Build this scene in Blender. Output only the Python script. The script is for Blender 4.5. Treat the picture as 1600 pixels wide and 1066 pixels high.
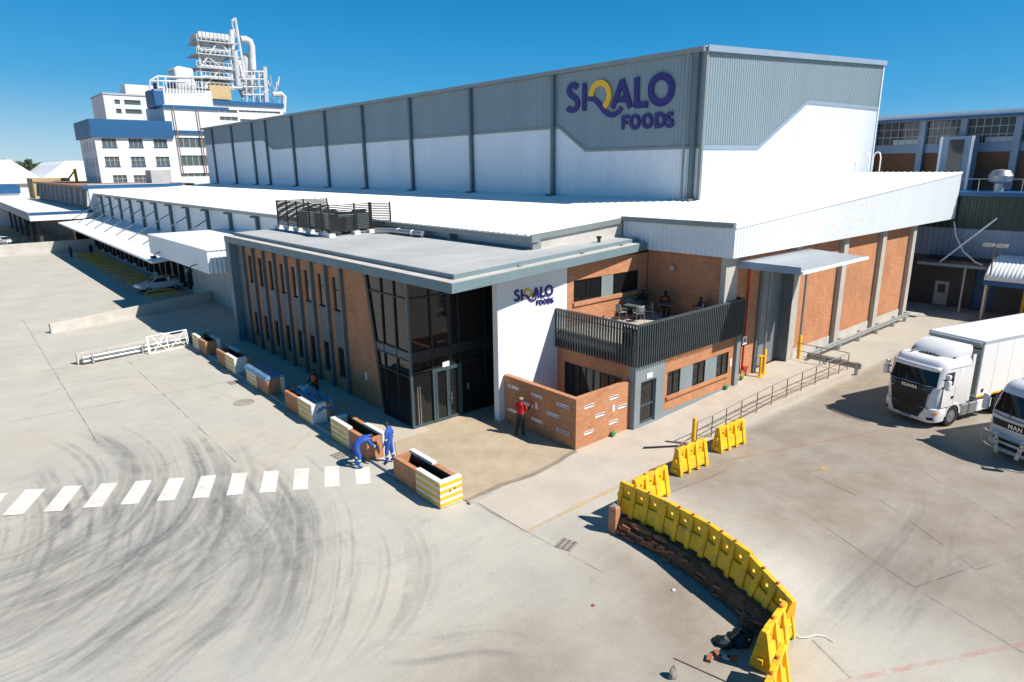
import bpy, bmesh, math, random
import numpy as np
from mathutils import Vector, Matrix

# ------------------------------------------------------------------ reset
for o in list(bpy.data.objects):
    bpy.data.objects.remove(o)
scene = bpy.context.scene
COL = scene.collection
rnd = random.Random(7)
nrs = np.random.RandomState(11)

# ------------------------------------------------------------------ camera
FPX = 1020.0
CAMP, CAMR, CAMY = (math.radians(a) for a in (14.98, -0.664, 40.8))
CAM = np.array([-14.78, -24.08, 11.6])
_F = np.array([math.sin(CAMY)*math.cos(CAMP), math.cos(CAMY)*math.cos(CAMP), -math.sin(CAMP)])
_R = np.array([math.cos(CAMY), -math.sin(CAMY), 0.0])
_U = np.cross(_R, _F)
_c, _s = math.cos(CAMR), math.sin(CAMR)
R_, U_ = _c*_R+_s*_U, -_s*_R+_c*_U
cam_d = bpy.data.cameras.new('camera')
cam_d.sensor_width = 36.0
cam_d.lens = FPX/1600.0*36.0
cam_d.clip_start = 0.1
cam_d.clip_end = 6000
cam = bpy.data.objects.new('camera', cam_d)
COL.objects.link(cam)
cam.matrix_world = Matrix((
    (R_[0], U_[0], -_F[0], CAM[0]),
    (R_[1], U_[1], -_F[1], CAM[1]),
    (R_[2], U_[2], -_F[2], CAM[2]),
    (0, 0, 0, 1)))
scene.camera = cam

# ------------------------------------------------------------------ light
SUNV = Vector((0.43, -0.81, 1.0)).normalized()       # towards the sun
world = bpy.data.worlds.new('World')
scene.world = world
world.use_nodes = True
wn = world.node_tree
wn.nodes.clear()
sky = wn.nodes.new('ShaderNodeTexSky')
sky.sky_type = 'NISHITA'
sky.sun_disc = False
sky.sun_elevation = math.asin(SUNV.z)
sky.sun_rotation = math.atan2(SUNV.x, SUNV.y)
sky.altitude = 1200
sky.air_density = 1.0
sky.dust_density = 0.1
sky.ozone_density = 1.0
bg = wn.nodes.new('ShaderNodeBackground')
bg.inputs['Strength'].default_value = 0.052
wo = wn.nodes.new('ShaderNodeOutputWorld')
# grade the whole dome by its own brightness: deep blue overhead, pale blue haze at the horizon
bw = wn.nodes.new('ShaderNodeRGBToBW')
wn.links.new(sky.outputs[0], bw.inputs[0])
dv = wn.nodes.new('ShaderNodeMath'); dv.operation = 'MULTIPLY'; dv.inputs[1].default_value = 0.1
wn.links.new(bw.outputs[0], dv.inputs[0])
rp_ = wn.nodes.new('ShaderNodeValToRGB')
_st = [(0.20, (0.05, 1.08, 2.75)), (0.34, (0.10, 1.11, 2.45)), (0.56, (0.21, 0.98, 1.80)), (0.74, (0.46, 0.98, 1.42)), (0.98, (0.72, 0.97, 1.10))]
while len(rp_.color_ramp.elements) < len(_st): rp_.color_ramp.elements.new(0.5)
for e, (p_, c_) in zip(rp_.color_ramp.elements, _st):
    e.position = p_; e.color = (c_[0]/3, c_[1]/3, c_[2]/3, 1)
wn.links.new(dv.outputs[0], rp_.inputs[0])
ml = wn.nodes.new('ShaderNodeMath'); ml.operation = 'MULTIPLY'; ml.inputs[1].default_value = 3.0
wn.links.new(bw.outputs[0], ml.inputs[0])
sc_ = wn.nodes.new('ShaderNodeVectorMath'); sc_.operation = 'SCALE'
wn.links.new(rp_.outputs[0], sc_.inputs[0]); wn.links.new(ml.outputs[0], sc_.inputs['Scale'])
wn.links.new(sc_.outputs[0], bg.inputs[0])
wn.links.new(bg.outputs[0], wo.inputs[0])
sun_d = bpy.data.lights.new('sun', 'SUN')
sun_d.energy = 5.0
sun_d.angle = math.radians(0.5)
sun_d.color = (1.0, 0.92, 0.815)
sun = bpy.data.objects.new('sun', sun_d)
COL.objects.link(sun)
sun.rotation_euler = SUNV.to_track_quat('Z', 'Y').to_euler()
scene.view_settings.view_transform = 'Standard'
scene.view_settings.look = 'None'
scene.view_settings.exposure = 0.50
scene.view_settings.gamma = 1.0
scene.view_settings.use_curve_mapping = False

# ------------------------------------------------------------------ photo pixel -> place on a known plane
_M = np.array([R_, U_, _F])
def ray(u, v):
    return np.array([(u-800)/FPX, -(v-533)/FPX, 1.0]) @ _M
def onz(u, v, z=0.0):
    d = ray(u, v); return CAM + d*((z-CAM[2])/d[2])
def onx(u, v, x):
    d = ray(u, v); return CAM + d*((x-CAM[0])/d[0])
def ony(u, v, y):
    d = ray(u, v); return CAM + d*((y-CAM[1])/d[1])

# ------------------------------------------------------------------ materials
MATS = {}
def _nt(name):
    m = bpy.data.materials.new(name); m.use_nodes = True
    nt = m.node_tree
    return m, nt, nt.nodes['Principled BSDF']
def _N(nt, t, **kw):
    n = nt.nodes.new(t)
    for k, v in kw.items():
        if k in n.inputs.keys() if isinstance(k, str) else False:
            n.inputs[k].default_value = v
        else:
            setattr(n, k, v)
    return n
def _noise(nt, vec, scale, detail=4, rough=0.6):
    n = nt.nodes.new('ShaderNodeTexNoise')
    n.inputs['Scale'].default_value = scale
    n.inputs['Detail'].default_value = detail
    n.inputs['Roughness'].default_value = rough
    nt.links.new(vec, n.inputs['Vector'])
    return n.outputs['Fac']
def _ramp(nt, fac, stops):
    r = nt.nodes.new('ShaderNodeValToRGB')
    els = r.color_ramp.elements
    while len(els) < len(stops):
        els.new(0.5)
    for e, (p, c) in zip(els, stops):
        e.position = p
        e.color = (c[0], c[1], c[2], 1) if isinstance(c, (tuple, list)) else (c, c, c, 1)
    nt.links.new(fac, r.inputs[0])
    return r.outputs[0]
def _mix(nt, fac, a, b, mode='MIX'):
    m = nt.nodes.new('ShaderNodeMix'); m.data_type = 'RGBA'; m.blend_type = mode
    for sock, val in ((m.inputs[0], fac), (m.inputs[6], a), (m.inputs[7], b)):
        if isinstance(val, (int, float)):
            sock.default_value = val
        elif isinstance(val, (tuple, list)):
            sock.default_value = (val[0], val[1], val[2], 1)
        else:
            nt.links.new(val, sock)
    return m.outputs[2]
def _math(nt, op, a, b=None, c=None):
    m = nt.nodes.new('ShaderNodeMath'); m.operation = op
    for i, v in enumerate((a, b, c)):
        if v is None: continue
        if isinstance(v, (int, float)): m.inputs[i].default_value = v
        else: nt.links.new(v, m.inputs[i])
    return m.outputs[0]
def _bump(nt, p, h, strength, dist):
    b = nt.nodes.new('ShaderNodeBump')
    b.inputs['Strength'].default_value = strength
    b.inputs['Distance'].default_value = dist
    nt.links.new(h, b.inputs['Height'])
    nt.links.new(b.outputs[0], p.inputs['Normal'])
def paint(name, col, rough=0.55, metal=0.0, var=0.12, scale=1.2, spec=0.5, coat=0.0, streak=False, fine=0.0, grime=0.0):
    """plain painted / coated surface with uneven wear"""
    m, nt, p = _nt(name)
    g = nt.nodes.new('ShaderNodeNewGeometry')
    vec = g.outputs['Position']
    if streak:
        mp = nt.nodes.new('ShaderNodeMapping'); mp.inputs['Scale'].default_value = (1, 1, 0.12)
        nt.links.new(vec, mp.inputs[0]); vec = mp.outputs[0]
    n = _noise(nt, vec, scale, 5, 0.62)
    lo = tuple(c*(1-var) for c in col); hi = tuple(min(1, c*(1+var*0.8)) for c in col)
    c = _ramp(nt, n, [(0.3, lo), (0.7, hi)])
    if grime:
        gn = _noise(nt, g.outputs['Position'], 3.5, 7, 0.75)
        c = _mix(nt, _ramp(nt, gn, [(0.50, 0.0), (0.72, grime)]), c, (0.16, 0.12, 0.085))
    nt.links.new(c, p.inputs['Base Color'])
    r = _ramp(nt, n, [(0.2, min(1, rough*1.15)), (0.8, rough*0.85)])
    nt.links.new(r, p.inputs['Roughness'])
    p.inputs['Metallic'].default_value = metal
    p.inputs['Specular IOR Level'].default_value = spec
    if coat: p.inputs['Coat Weight'].default_value = coat; p.inputs['Coat Roughness'].default_value = 0.05
    if fine:
        n2 = _noise(nt, g.outputs['Position'], 60, 3)
        _bump(nt, p, n2, fine, 0.01)
    MATS[name] = m
    return m
def _wallvec(nt):
    """world position unrolled on to whichever way the face looks"""
    g = nt.nodes.new('ShaderNodeNewGeometry')
    sp = nt.nodes.new('ShaderNodeSeparateXYZ'); nt.links.new(g.outputs['Position'], sp.inputs[0])
    sn = nt.nodes.new('ShaderNodeSeparateXYZ'); nt.links.new(g.outputs['True Normal'], sn.inputs[0])
    ax = _math(nt, 'GREATER_THAN', _math(nt, 'ABSOLUTE', sn.outputs[0]), 0.6)
    az = _math(nt, 'GREATER_THAN', _math(nt, 'ABSOLUTE', sn.outputs[2]), 0.6)
    u = _math(nt, 'ADD', _math(nt, 'MULTIPLY', sp.outputs[1], ax), _math(nt, 'MULTIPLY', sp.outputs[0], _math(nt, 'SUBTRACT', 1.0, ax)))
    v = _math(nt, 'ADD', _math(nt, 'MULTIPLY', sp.outputs[1], az), _math(nt, 'MULTIPLY', sp.outputs[2], _math(nt, 'SUBTRACT', 1.0, az)))
    cb = nt.nodes.new('ShaderNodeCombineXYZ')
    nt.links.new(u, cb.inputs[0]); nt.links.new(v, cb.inputs[1])
    return cb.outputs[0], g.outputs['Position']
def brickmat(name, c1, c2, mortar, bw=0.232, bh=0.078, ms=0.011, var=0.5):
    m, nt, p = _nt(name)
    vec, pos = _wallvec(nt)
    b = nt.nodes.new('ShaderNodeTexBrick')
    b.inputs['Scale'].default_value = 1.0
    b.inputs['Brick Width'].default_value = bw
    b.inputs['Row Height'].default_value = bh
    b.inputs['Mortar Size'].default_value = ms
    b.inputs['Mortar Smooth'].default_value = 0.15
    b.inputs['Bias'].default_value = -0.25
    b.inputs['Color1'].default_value = (*c1, 1); b.inputs['Color2'].default_value = (*c2, 1)
    b.inputs['Mortar'].default_value = (*mortar, 1)
    nt.links.new(vec, b.inputs['Vector'])
    n = _noise(nt, pos, 0.7, 5, 0.65)
    tint = _ramp(nt, n, [(0.25, (0.78, 0.76, 0.74)), (0.75, (1.12, 1.1, 1.08))])
    c = _mix(nt, 1.0, b.outputs['Color'], tint, 'MULTIPLY')
    # scattered darker fired bricks
    mp = nt.nodes.new('ShaderNodeMapping'); mp.inputs['Scale'].default_value = (1.6, 9.0, 1)
    nt.links.new(vec, mp.inputs[0])
    n2 = _noise(nt, mp.outputs[0], 1.5, 3, 0.6)
    d = _ramp(nt, n2, [(0.50, 0.0), (0.66, var)])
    c = _mix(nt, d, c, tuple(x*0.55 for x in c1))
    nt.links.new(c, p.inputs['Base Color'])
    p.inputs['Roughness'].default_value = 0.88
    p.inputs['Specular IOR Level'].default_value = 0.2
    h = _math(nt, 'SUBTRACT', 1.0, b.outputs['Fac'])
    _bump(nt, p, h, 0.6, 0.008)
    MATS[name] = m
    return m
def glassmat(name, col=(0.012, 0.013, 0.014), rough=0.03, ior=1.5):
    m, nt, p = _nt(name)
    g = nt.nodes.new('ShaderNodeNewGeometry')
    n = _noise(nt, g.outputs['Position'], 0.45, 2)
    p.inputs['Base Color'].default_value = (*col, 1)
    p.inputs['Roughness'].default_value = rough
    p.inputs['IOR'].default_value = ior
    _bump(nt, p, n, 0.06, 0.05)
    MATS[name] = m
    return m
def concretemat(name, col, scale=0.8, var=0.16, fine=0.25, rough=0.85, stain=(0.45, 0.38, 0.3), stain_amt=0.25):
    m, nt, p = _nt(name)
    g = nt.nodes.new('ShaderNodeNewGeometry'); vec = g.outputs['Position']
    a = _noise(nt, vec, scale, 8, 0.7)
    c = _ramp(nt, a, [(0.28, tuple(x*(1-var) for x in col)), (0.72, tuple(min(1, x*(1+var)) for x in col))])
    b = _noise(nt, vec, scale*0.35, 5, 0.7)
    f = _ramp(nt, b, [(0.5, 0.0), (0.75, stain_amt)])
    c = _mix(nt, f, c, stain)
    d = _noise(nt, vec, 28, 3, 0.6)
    c = _mix(nt, 1.0, c, _ramp(nt, d, [(0.3, 0.9), (0.7, 1.06)]), 'MULTIPLY')
    nt.links.new(c, p.inputs['Base Color'])
    p.inputs['Roughness'].default_value = rough
    p.inputs['Specular IOR Level'].default_value = 0.25
    _bump(nt, p, d, fine, 0.01)
    MATS[name] = m
    return m

brickmat('brick', (0.56, 0.235, 0.108), (0.45, 0.175, 0.078), (0.42, 0.30, 0.21))
brickmat('brick_old', (0.26, 0.105, 0.05), (0.20, 0.08, 0.04), (0.20, 0.15, 0.11))
paint('white_clad', (0.71, 0.765, 0.81), 0.42, 0.0, 0.05, 0.4, streak=True)
paint('grey_clad', (0.215, 0.285, 0.325), 0.45, 0.0, 0.06, 0.4, streak=True)
paint('white_roof', (0.78, 0.79, 0.80), 0.45, 0.0, 0.05, 0.3)
paint('steel_blue_grey', (0.12, 0.165, 0.185), 0.45, 0.1, 0.1, 1.0)
paint('gutter_grey', (0.24, 0.275, 0.275), 0.45, 0.25, 0.12, 0.8)
paint('fascia_grey', (0.150, 0.215, 0.245), 0.6, 0.0, 0.09, 0.7, fine=0.1)
paint('ledge_screed', (0.50, 0.48, 0.45), 0.85, 0.0, 0.16, 0.9)
paint('fin_grey', (0.105, 0.135, 0.15), 0.6, 0.0, 0.1, 0.8)
paint('dark_metal', (0.022, 0.026, 0.028), 0.45, 0.3, 0.2, 1.5)
paint('slat_metal', (0.070, 0.088, 0.094), 0.42, 0.2, 0.12, 1.0)
paint('frame_blue', (0.060, 0.095, 0.115), 0.4, 0.2, 0.1, 1.2)
paint('white_plaster', (0.74, 0.75, 0.78), 0.8, 0.0, 0.05, 0.6, fine=0.15)
paint('grey_plaster', (0.20, 0.245, 0.265), 0.75, 0.0, 0.08, 0.9, fine=0.15)
paint('white_paint', (0.70, 0.69, 0.66), 0.75, 0.0, 0.10, 2.2, grime=0.3)
paint('yellow_paint', (0.82, 0.45, 0.012), 0.6, 0.0, 0.10, 1.6, grime=0.25)
paint('yellow_plastic', (0.86, 0.49, 0.016), 0.5, 0.0, 0.12, 2.0, spec=0.35, grime=0.7)
paint('orange_cap', (0.55, 0.12, 0.02), 0.5)
paint('galvanised', (0.42, 0.45, 0.46), 0.38, 0.65, 0.14, 2.0)
paint('pale_sheet', (0.60, 0.63, 0.65), 0.45, 0.0, 0.08, 0.8)
paint('rusty_steel', (0.24, 0.17, 0.12), 0.7, 0.3, 0.3, 3.0)
paint('red_paint', (0.42, 0.02, 0.02), 0.45, 0.0, 0.12, 2.0)
paint('green_paint', (0.05, 0.24, 0.09), 0.5)
paint('sign_white', (0.85, 0.85, 0.85), 0.6, 0.0, 0.02)
paint('logo_blue', (0.022, 0.018, 0.155), 0.4, 0.0, 0.05)
paint('logo_yellow', (0.80, 0.46, 0.02), 0.4, 0.0, 0.05)
paint('shutter', (0.30, 0.34, 0.37), 0.4, 0.4, 0.1, 1.0)
paint('blue_band', (0.009, 0.088, 0.225), 0.5, 0.0, 0.12, 0.25)
paint('tower_white', (0.55, 0.58, 0.61), 0.6, 0.0, 0.18, 0.5)
paint('far_white', (0.66, 0.695, 0.73), 0.7, 0.0, 0.07, 0.25, streak=True)
paint('far_grey', (0.42, 0.45, 0.48), 0.7, 0.0, 0.15, 0.4)
paint('far_dark', (0.05, 0.06, 0.065), 0.6, 0.0, 0.2, 0.5)
paint('far_tan', (0.48, 0.36, 0.19), 0.85, 0.0, 0.15, 0.3)
paint('rust_roof', (0.30, 0.16, 0.10), 0.8, 0.0, 0.25, 0.3)
paint('teal_clad', (0.035, 0.06, 0.055), 0.5, 0.2, 0.25, 0.5, streak=True)
paint('pale_blue', (0.22, 0.30, 0.40), 0.6, 0.0, 0.12, 0.5)
paint('truck_white', (0.78, 0.78, 0.79), 0.3, 0.0, 0.03, 0.7, coat=0.4, grime=0.10)
paint('truck_silver', (0.66, 0.685, 0.72), 0.3, 0.0, 0.04, 0.7, coat=0.4, grime=0.1)
paint('trailer_white', (0.80, 0.80, 0.80), 0.42, 0.0, 0.04, 0.5)
paint('black_plastic', (0.012, 0.013, 0.014), 0.5, 0.0, 0.2, 3.0)
paint('rubber', (0.018, 0.018, 0.018), 0.85, 0.0, 0.25, 4.0)
paint('rim_steel', (0.45, 0.46, 0.47), 0.38, 0.7, 0.1, 3.0)
paint('chrome', (0.62, 0.63, 0.65), 0.2, 0.9, 0.05, 2.0)
paint('amber', (0.75, 0.22, 0.01), 0.3)
paint('lamp_glass', (0.62, 0.66, 0.7), 0.15, 0.2, 0.2, 5.0)
paint('cream_steel', (0.62, 0.57, 0.44), 0.5)
paint('soil', (0.14, 0.075, 0.042), 0.95, 0.0, 0.35, 2.5, fine=0.5)
paint('potting_soil', (0.022, 0.018, 0.014), 0.95, 0.0, 0.4, 5.0, fine=0.4)
paint('tarp_blue', (0.13, 0.24, 0.37), 0.25, 0.0, 0.3, 2.5, spec=0.7)
paint('skin_dark', (0.075, 0.038, 0.022), 0.55, 0.0, 0.1, 6.0)
paint('overall_blue', (0.022, 0.085, 0.40), 0.8, 0.0, 0.2, 8.0)
paint('reflective_tape', (0.62, 0.68, 0.25), 0.4)
paint('shirt_red', (0.50, 0.012, 0.018), 0.8, 0.0, 0.15, 8.0)
paint('vest_orange', (0.75, 0.10, 0.015), 0.75, 0.0, 0.12, 8.0)
paint('trousers_dark', (0.022, 0.022, 0.028), 0.85, 0.0, 0.2, 8.0)
paint('shoe_dark', (0.03, 0.028, 0.026), 0.7, 0.0, 0.2, 8.0)
paint('cap_khaki', (0.26, 0.22, 0.13), 0.8)
paint('cap_dark', (0.02, 0.02, 0.022), 0.8)
paint('shirt_navy', (0.02, 0.025, 0.06), 0.8)
paint('leaf', (0.045, 0.075, 0.022), 0.7, 0.0, 0.4, 1.5)
paint('bark', (0.10, 0.075, 0.05), 0.9, 0.0, 0.3, 4.0)
paint('car_white', (0.75, 0.77, 0.8), 0.3, 0.0, 0.03, coat=0.5)
paint('chair_grey', (0.20, 0.215, 0.22), 0.5)
paint('table_grey', (0.11, 0.14, 0.15), 0.35)
paint('brick_red_bits', (0.32, 0.12, 0.06), 0.9, 0.0, 0.3, 6.0, fine=0.3)
concretemat('concrete_pale', (0.50, 0.48, 0.45))
concretemat('concrete_kerb', (0.40, 0.38, 0.35), 1.4, 0.2)
concretemat('concrete_old', (0.30, 0.28, 0.25), 1.1, 0.25)
concretemat('screed_roof', (0.405, 0.42, 0.43), 0.35, 0.16, 0.1, stain=(0.36, 0.355, 0.36), stain_amt=0.5)
concretemat('pavement_concrete', (0.47, 0.425, 0.365), 0.6, 0.12, stain=(0.38, 0.29, 0.2), stain_amt=0.35)
concretemat('column_concrete', (0.43, 0.42, 0.385), 1.0, 0.12, stain=(0.33, 0.3, 0.26), stain_amt=0.3)
glassmat('dark_glass')
glassmat('window_glass', (0.020, 0.024, 0.027), 0.06, 1.6)
glassmat('cab_glass', (0.010, 0.014, 0.016), 0.03, 1.55)
glassmat('far_glass', (0.09, 0.12, 0.13), 0.12, 1.5)
brickmat('paver', (0.46, 0.39, 0.295), (0.435, 0.365, 0.272), (0.36, 0.30, 0.22), 0.21, 0.105, 0.006, 0.12)
brickmat('paver_dark', (0.32, 0.27, 0.215), (0.28, 0.235, 0.185), (0.2, 0.17, 0.13), 0.21, 0.105, 0.008, 0.25)

def faded(name, col, base, amt=0.6, scale=1.6):
    """worn road paint: patches have rubbed through to the concrete"""
    m, nt, p = _nt(name)
    g = nt.nodes.new('ShaderNodeNewGeometry'); vec = g.outputs['Position']
    n = _noise(nt, vec, scale, 7, 0.72)
    f = _ramp(nt, n, [(0.42-amt*0.1, 1.0), (0.62, 0.0)])
    al = nt.nodes.new('ShaderNodeBsdfTransparent')
    mx = nt.nodes.new('ShaderNodeMixShader')
    p.inputs['Base Color'].default_value = (*col, 1); p.inputs['Roughness'].default_value = 0.85
    out = nt.nodes['Material Output']
    nt.links.new(_math(nt, 'MULTIPLY', f, amt), mx.inputs[0])
    nt.links.new(al.outputs[0], mx.inputs[1]); nt.links.new(p.outputs[0], mx.inputs[2])
    nt.links.new(mx.outputs[0], out.inputs[0])
    MATS[name] = m
faded('faded_yellow', (0.72, 0.46, 0.10), None, 0.75, 1.2)
faded('faded_orange', (0.50, 0.28, 0.14), None, 0.6, 1.4)
faded('faded_red', (0.70, 0.16, 0.13), None, 0.22, 1.6)
faded('joint_dark', (0.16, 0.14, 0.12), None, 0.75, 0.9)
faded('dirt_film', (0.36, 0.25, 0.16), None, 0.5, 0.7)

# ------------------------------------------------------------------ mesh builder
class MB:
    def __init__(s):
        s.v = []; s.f = []
    def _add(s, vs, fs):
        n = len(s.v); s.v += [tuple(map(float, q)) for q in vs]
        s.f += [tuple(n+i for i in f) for f in fs]
        return s
    def box(s, x0, x1, y0, y1, z0, z1):
        if x0 > x1: x0, x1 = x1, x0
        if y0 > y1: y0, y1 = y1, y0
        if z0 > z1: z0, z1 = z1, z0
        return s._add([(x0,y0,z0),(x1,y0,z0),(x1,y1,z0),(x0,y1,z0),(x0,y0,z1),(x1,y0,z1),(x1,y1,z1),(x0,y1,z1)],
                      [(0,3,2,1),(4,5,6,7),(0,1,5,4),(1,2,6,5),(2,3,7,6),(3,0,4,7)])
    def hexa(s, b, t):
        """eight corners: bottom four then top four, counter-clockwise from above"""
        return s._add(list(b)+list(t), [(0,3,2,1),(4,5,6,7),(0,1,5,4),(1,2,6,5),(2,3,7,6),(3,0,4,7)])
    def prism(s, pts, d):
        """planar polygon pts (3-D) swept by vector d"""
        n = len(pts)
        top = [tuple(p[i]+d[i] for i in range(3)) for p in pts]
        return s._add(list(pts)+top, [tuple(range(n))[::-1], tuple(range(n, 2*n))]+[(i, (i+1) % n, n+(i+1) % n, n+i) for i in range(n)])
    def quad(s, a, b, c, d):
        return s._add([a,b,c,d], [(0,1,2,3)])
    def tube(s, p0, p1, r0, r1=None, n=8, cap=True):
        return s.pipe([p0, p1], [r0, r0 if r1 is None else r1], n, cap)
    def pipe(s, pts, r, n=8, cap=True):
        pts = [Vector(p) for p in pts]
        if not isinstance(r, (list, tuple)): r = [r]*len(pts)
        rings = []; a = None; pd = None
        for i, p in enumerate(pts):
            d = (pts[min(i+1, len(pts)-1)]-pts[max(i-1, 0)]).normalized()
            if a is None:
                a = d.cross(Vector((0,0,1)) if abs(d.z) < 0.9 else Vector((1,0,0)))
            else:                                   # carry the frame along without twisting
                a = pd.rotation_difference(d) @ a
            a = (a-d*a.dot(d)).normalized(); b = d.cross(a).normalized(); pd = d
            rings.append([p+a*math.cos(2*math.pi*k/n)*r[i]+b*math.sin(2*math.pi*k/n)*r[i] for k in range(n)])
        vs = [v for ring in rings for v in ring]
        fs = []
        for i in range(len(pts)-1):
            for k in range(n):
                fs.append((i*n+k, i*n+(k+1) % n, (i+1)*n+(k+1) % n, (i+1)*n+k))
        if cap:
            fs.append(tuple(range(n))[::-1]); fs.append(tuple(range((len(pts)-1)*n, len(pts)*n)))
        return s._add(vs, fs)
    def lathe(s, prof, c, axis='z', n=20, cap=True):
        """prof: list of (radius, height) turned about an axis through c"""
        vs = []
        for r, h in prof:
            for k in range(n):
                a = 2*math.pi*k/n; x, y = r*math.cos(a), r*math.sin(a)
                if axis == 'z': q = (c[0]+x, c[1]+y, c[2]+h)
                elif axis == 'y': q = (c[0]+x, c[1]+h, c[2]+y)
                else: q = (c[0]+h, c[1]+x, c[2]+y)
                vs.append(q)
        fs = []
        for i in range(len(prof)-1):
            for k in range(n):
                fs.append((i*n+k, i*n+(k+1) % n, (i+1)*n+(k+1) % n, (i+1)*n+k))
        if cap: fs.append(tuple(range(n))[::-1]); fs.append(tuple(range((len(prof)-1)*n, len(prof)*n)))
        return s._add(vs, fs)
    def loft(s, rings, cap=True):
        n = len(rings[0]); vs = [q for r in rings for q in r]; fs = []
        for i in range(len(rings)-1):
            for k in range(n):
                fs.append((i*n+k, i*n+(k+1) % n, (i+1)*n+(k+1) % n, (i+1)*n+k))
        if cap:
            fs.append(tuple(range(n))[::-1]); fs.append(tuple(range((len(rings)-1)*n, len(rings)*n)))
        return s._add(vs, fs)
    def sheet(s, grid):
        """grid[i][j] of points -> open surface"""
        n = len(grid[0]); vs = [q for r in grid for q in r]; fs = []
        for i in range(len(grid)-1):
            for j in range(n-1):
                fs.append((i*n+j, i*n+j+1, (i+1)*n+j+1, (i+1)*n+j))
        return s._add(vs, fs)
    def xform(s, M):
        s.v = [tuple(M @ Vector(q)) for q in s.v]; return s
    def mesh(s, name, smooth=False):
        me = bpy.data.meshes.new(name)
        me.from_pydata(s.v, [], s.f)
        me.update()
        bm = bmesh.new(); bm.from_mesh(me)
        bmesh.ops.recalc_face_normals(bm, faces=bm.faces)
        bm.to_mesh(me); bm.free()
        if smooth: shade(me, smooth if isinstance(smooth, (int, float)) and smooth is not True else 40)
        return me
def shade(me, ang=40):
    me.polygons.foreach_set('use_smooth', [True]*len(me.polygons))
    me.set_sharp_from_angle(angle=math.radians(ang))
def tag(o, label=None, cat=None, group=None, kind=None):
    if label: o['label'] = label
    if cat: o['category'] = cat
    if group: o['group'] = group
    if kind: o['kind'] = kind
    return o
def thing(name, label, cat, loc=(0,0,0), rz=0.0, group=None):
    o = bpy.data.objects.new(name, None); COL.objects.link(o)
    o.empty_display_size = 0.2
    o.location = loc; o.rotation_euler = (0, 0, rz)
    return tag(o, label, cat, group)
def root_of(o):
    while o.parent: o = o.parent
    return o
def part(parent, name, mb, mat, smooth=False, local=False, bevel=0.0, me=None):
    """one mesh object under parent; coordinates are world unless local"""
    if me is None:
        me = mb.mesh(name, smooth)
        me.materials.append(MATS[mat])
    o = bpy.data.objects.new(name, me); COL.objects.link(o)
    if parent is not None:
        o.parent = parent
        if not local:
            l = Vector((0,0,0)); q = parent
            while q: l += q.location; q = q.parent
            o.location = -l
    if bevel:
        b = o.modifiers.new('bevel', 'BEVEL'); b.width = bevel; b.segments = 2; b.limit_method = 'ANGLE'
    return o
def solo(name, mb, mat, label, cat, group=None, smooth=False, loc=None, rz=0.0, bevel=0.0):
    """a thing that is one mesh; with loc the mesh is local to it"""
    me = mb.mesh(name, smooth); me.materials.append(MATS[mat])
    o = bpy.data.objects.new(name, me); COL.objects.link(o)
    if loc is not None: o.location = loc; o.rotation_euler = (0,0,rz)
    if bevel:
        b = o.modifiers.new('bevel', 'BEVEL'); b.width = bevel; b.segments = 2; b.limit_method = 'ANGLE'
    return tag(o, label, cat, group)
def struct(name, mb, mat, smooth=False):
    me = mb.mesh(name, smooth); me.materials.append(MATS[mat])
    o = bpy.data.objects.new(name, me); COL.objects.link(o)
    return tag(o, kind='structure')
def copy_tree(o, parent=None):
    c = o.copy(); COL.objects.link(c); c.parent = parent
    for ch in o.children:
        copy_tree(ch, c)
    return c
def wall(mb, plane, c, th, u0, u1, z0, z1, holes=(), ztop=None):
    """slab with real openings. plane 'x': outer face at x=c, u=y ; plane 'y': outer face at y=c, u=x.
    th is signed: direction from the outer face into the wall. holes (ua,ub,za,zb)."""
    us = sorted(set([u0, u1]+[h[0] for h in holes]+[h[1] for h in holes]))
    zs = sorted(set([z0, z1]+[h[2] for h in holes]+[h[3] for h in holes]))
    us = [u for u in us if u0 <= u <= u1]; zs = [z for z in zs if z0 <= z <= z1]
    def P(u, d, z): return (c+d, u, z) if plane == 'x' else (u, c+d, z)
    def solid(i, j):
        if i < 0 or j < 0 or i >= len(us)-1 or j >= len(zs)-1: return False
        um = (us[i]+us[i+1])/2; zm = (zs[j]+zs[j+1])/2
        return not any(h[0] < um < h[1] and h[2] < zm < h[3] for h in holes)
    for i in range(len(us)-1):
        for j in range(len(zs)-1):
            if not solid(i, j): continue
            a, b, e, f = us[i], us[i+1], zs[j], zs[j+1]
            mb.quad(P(a,0,e), P(b,0,e), P(b,0,f), P(a,0,f))
            mb.quad(P(a,th,e), P(a,th,f), P(b,th,f), P(b,th,e))
            if not solid(i-1, j): mb.quad(P(a,0,e), P(a,0,f), P(a,th,f), P(a,th,e))
            if not solid(i+1, j): mb.quad(P(b,0,e), P(b,th,e), P(b,th,f), P(b,0,f))
            if not solid(i, j-1): mb.quad(P(a,0,e), P(a,th,e), P(b,th,e), P(b,0,e))
            if not solid(i, j+1): mb.quad(P(a,0,f), P(b,0,f), P(b,th,f), P(a,th,f))
    return mb
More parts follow.
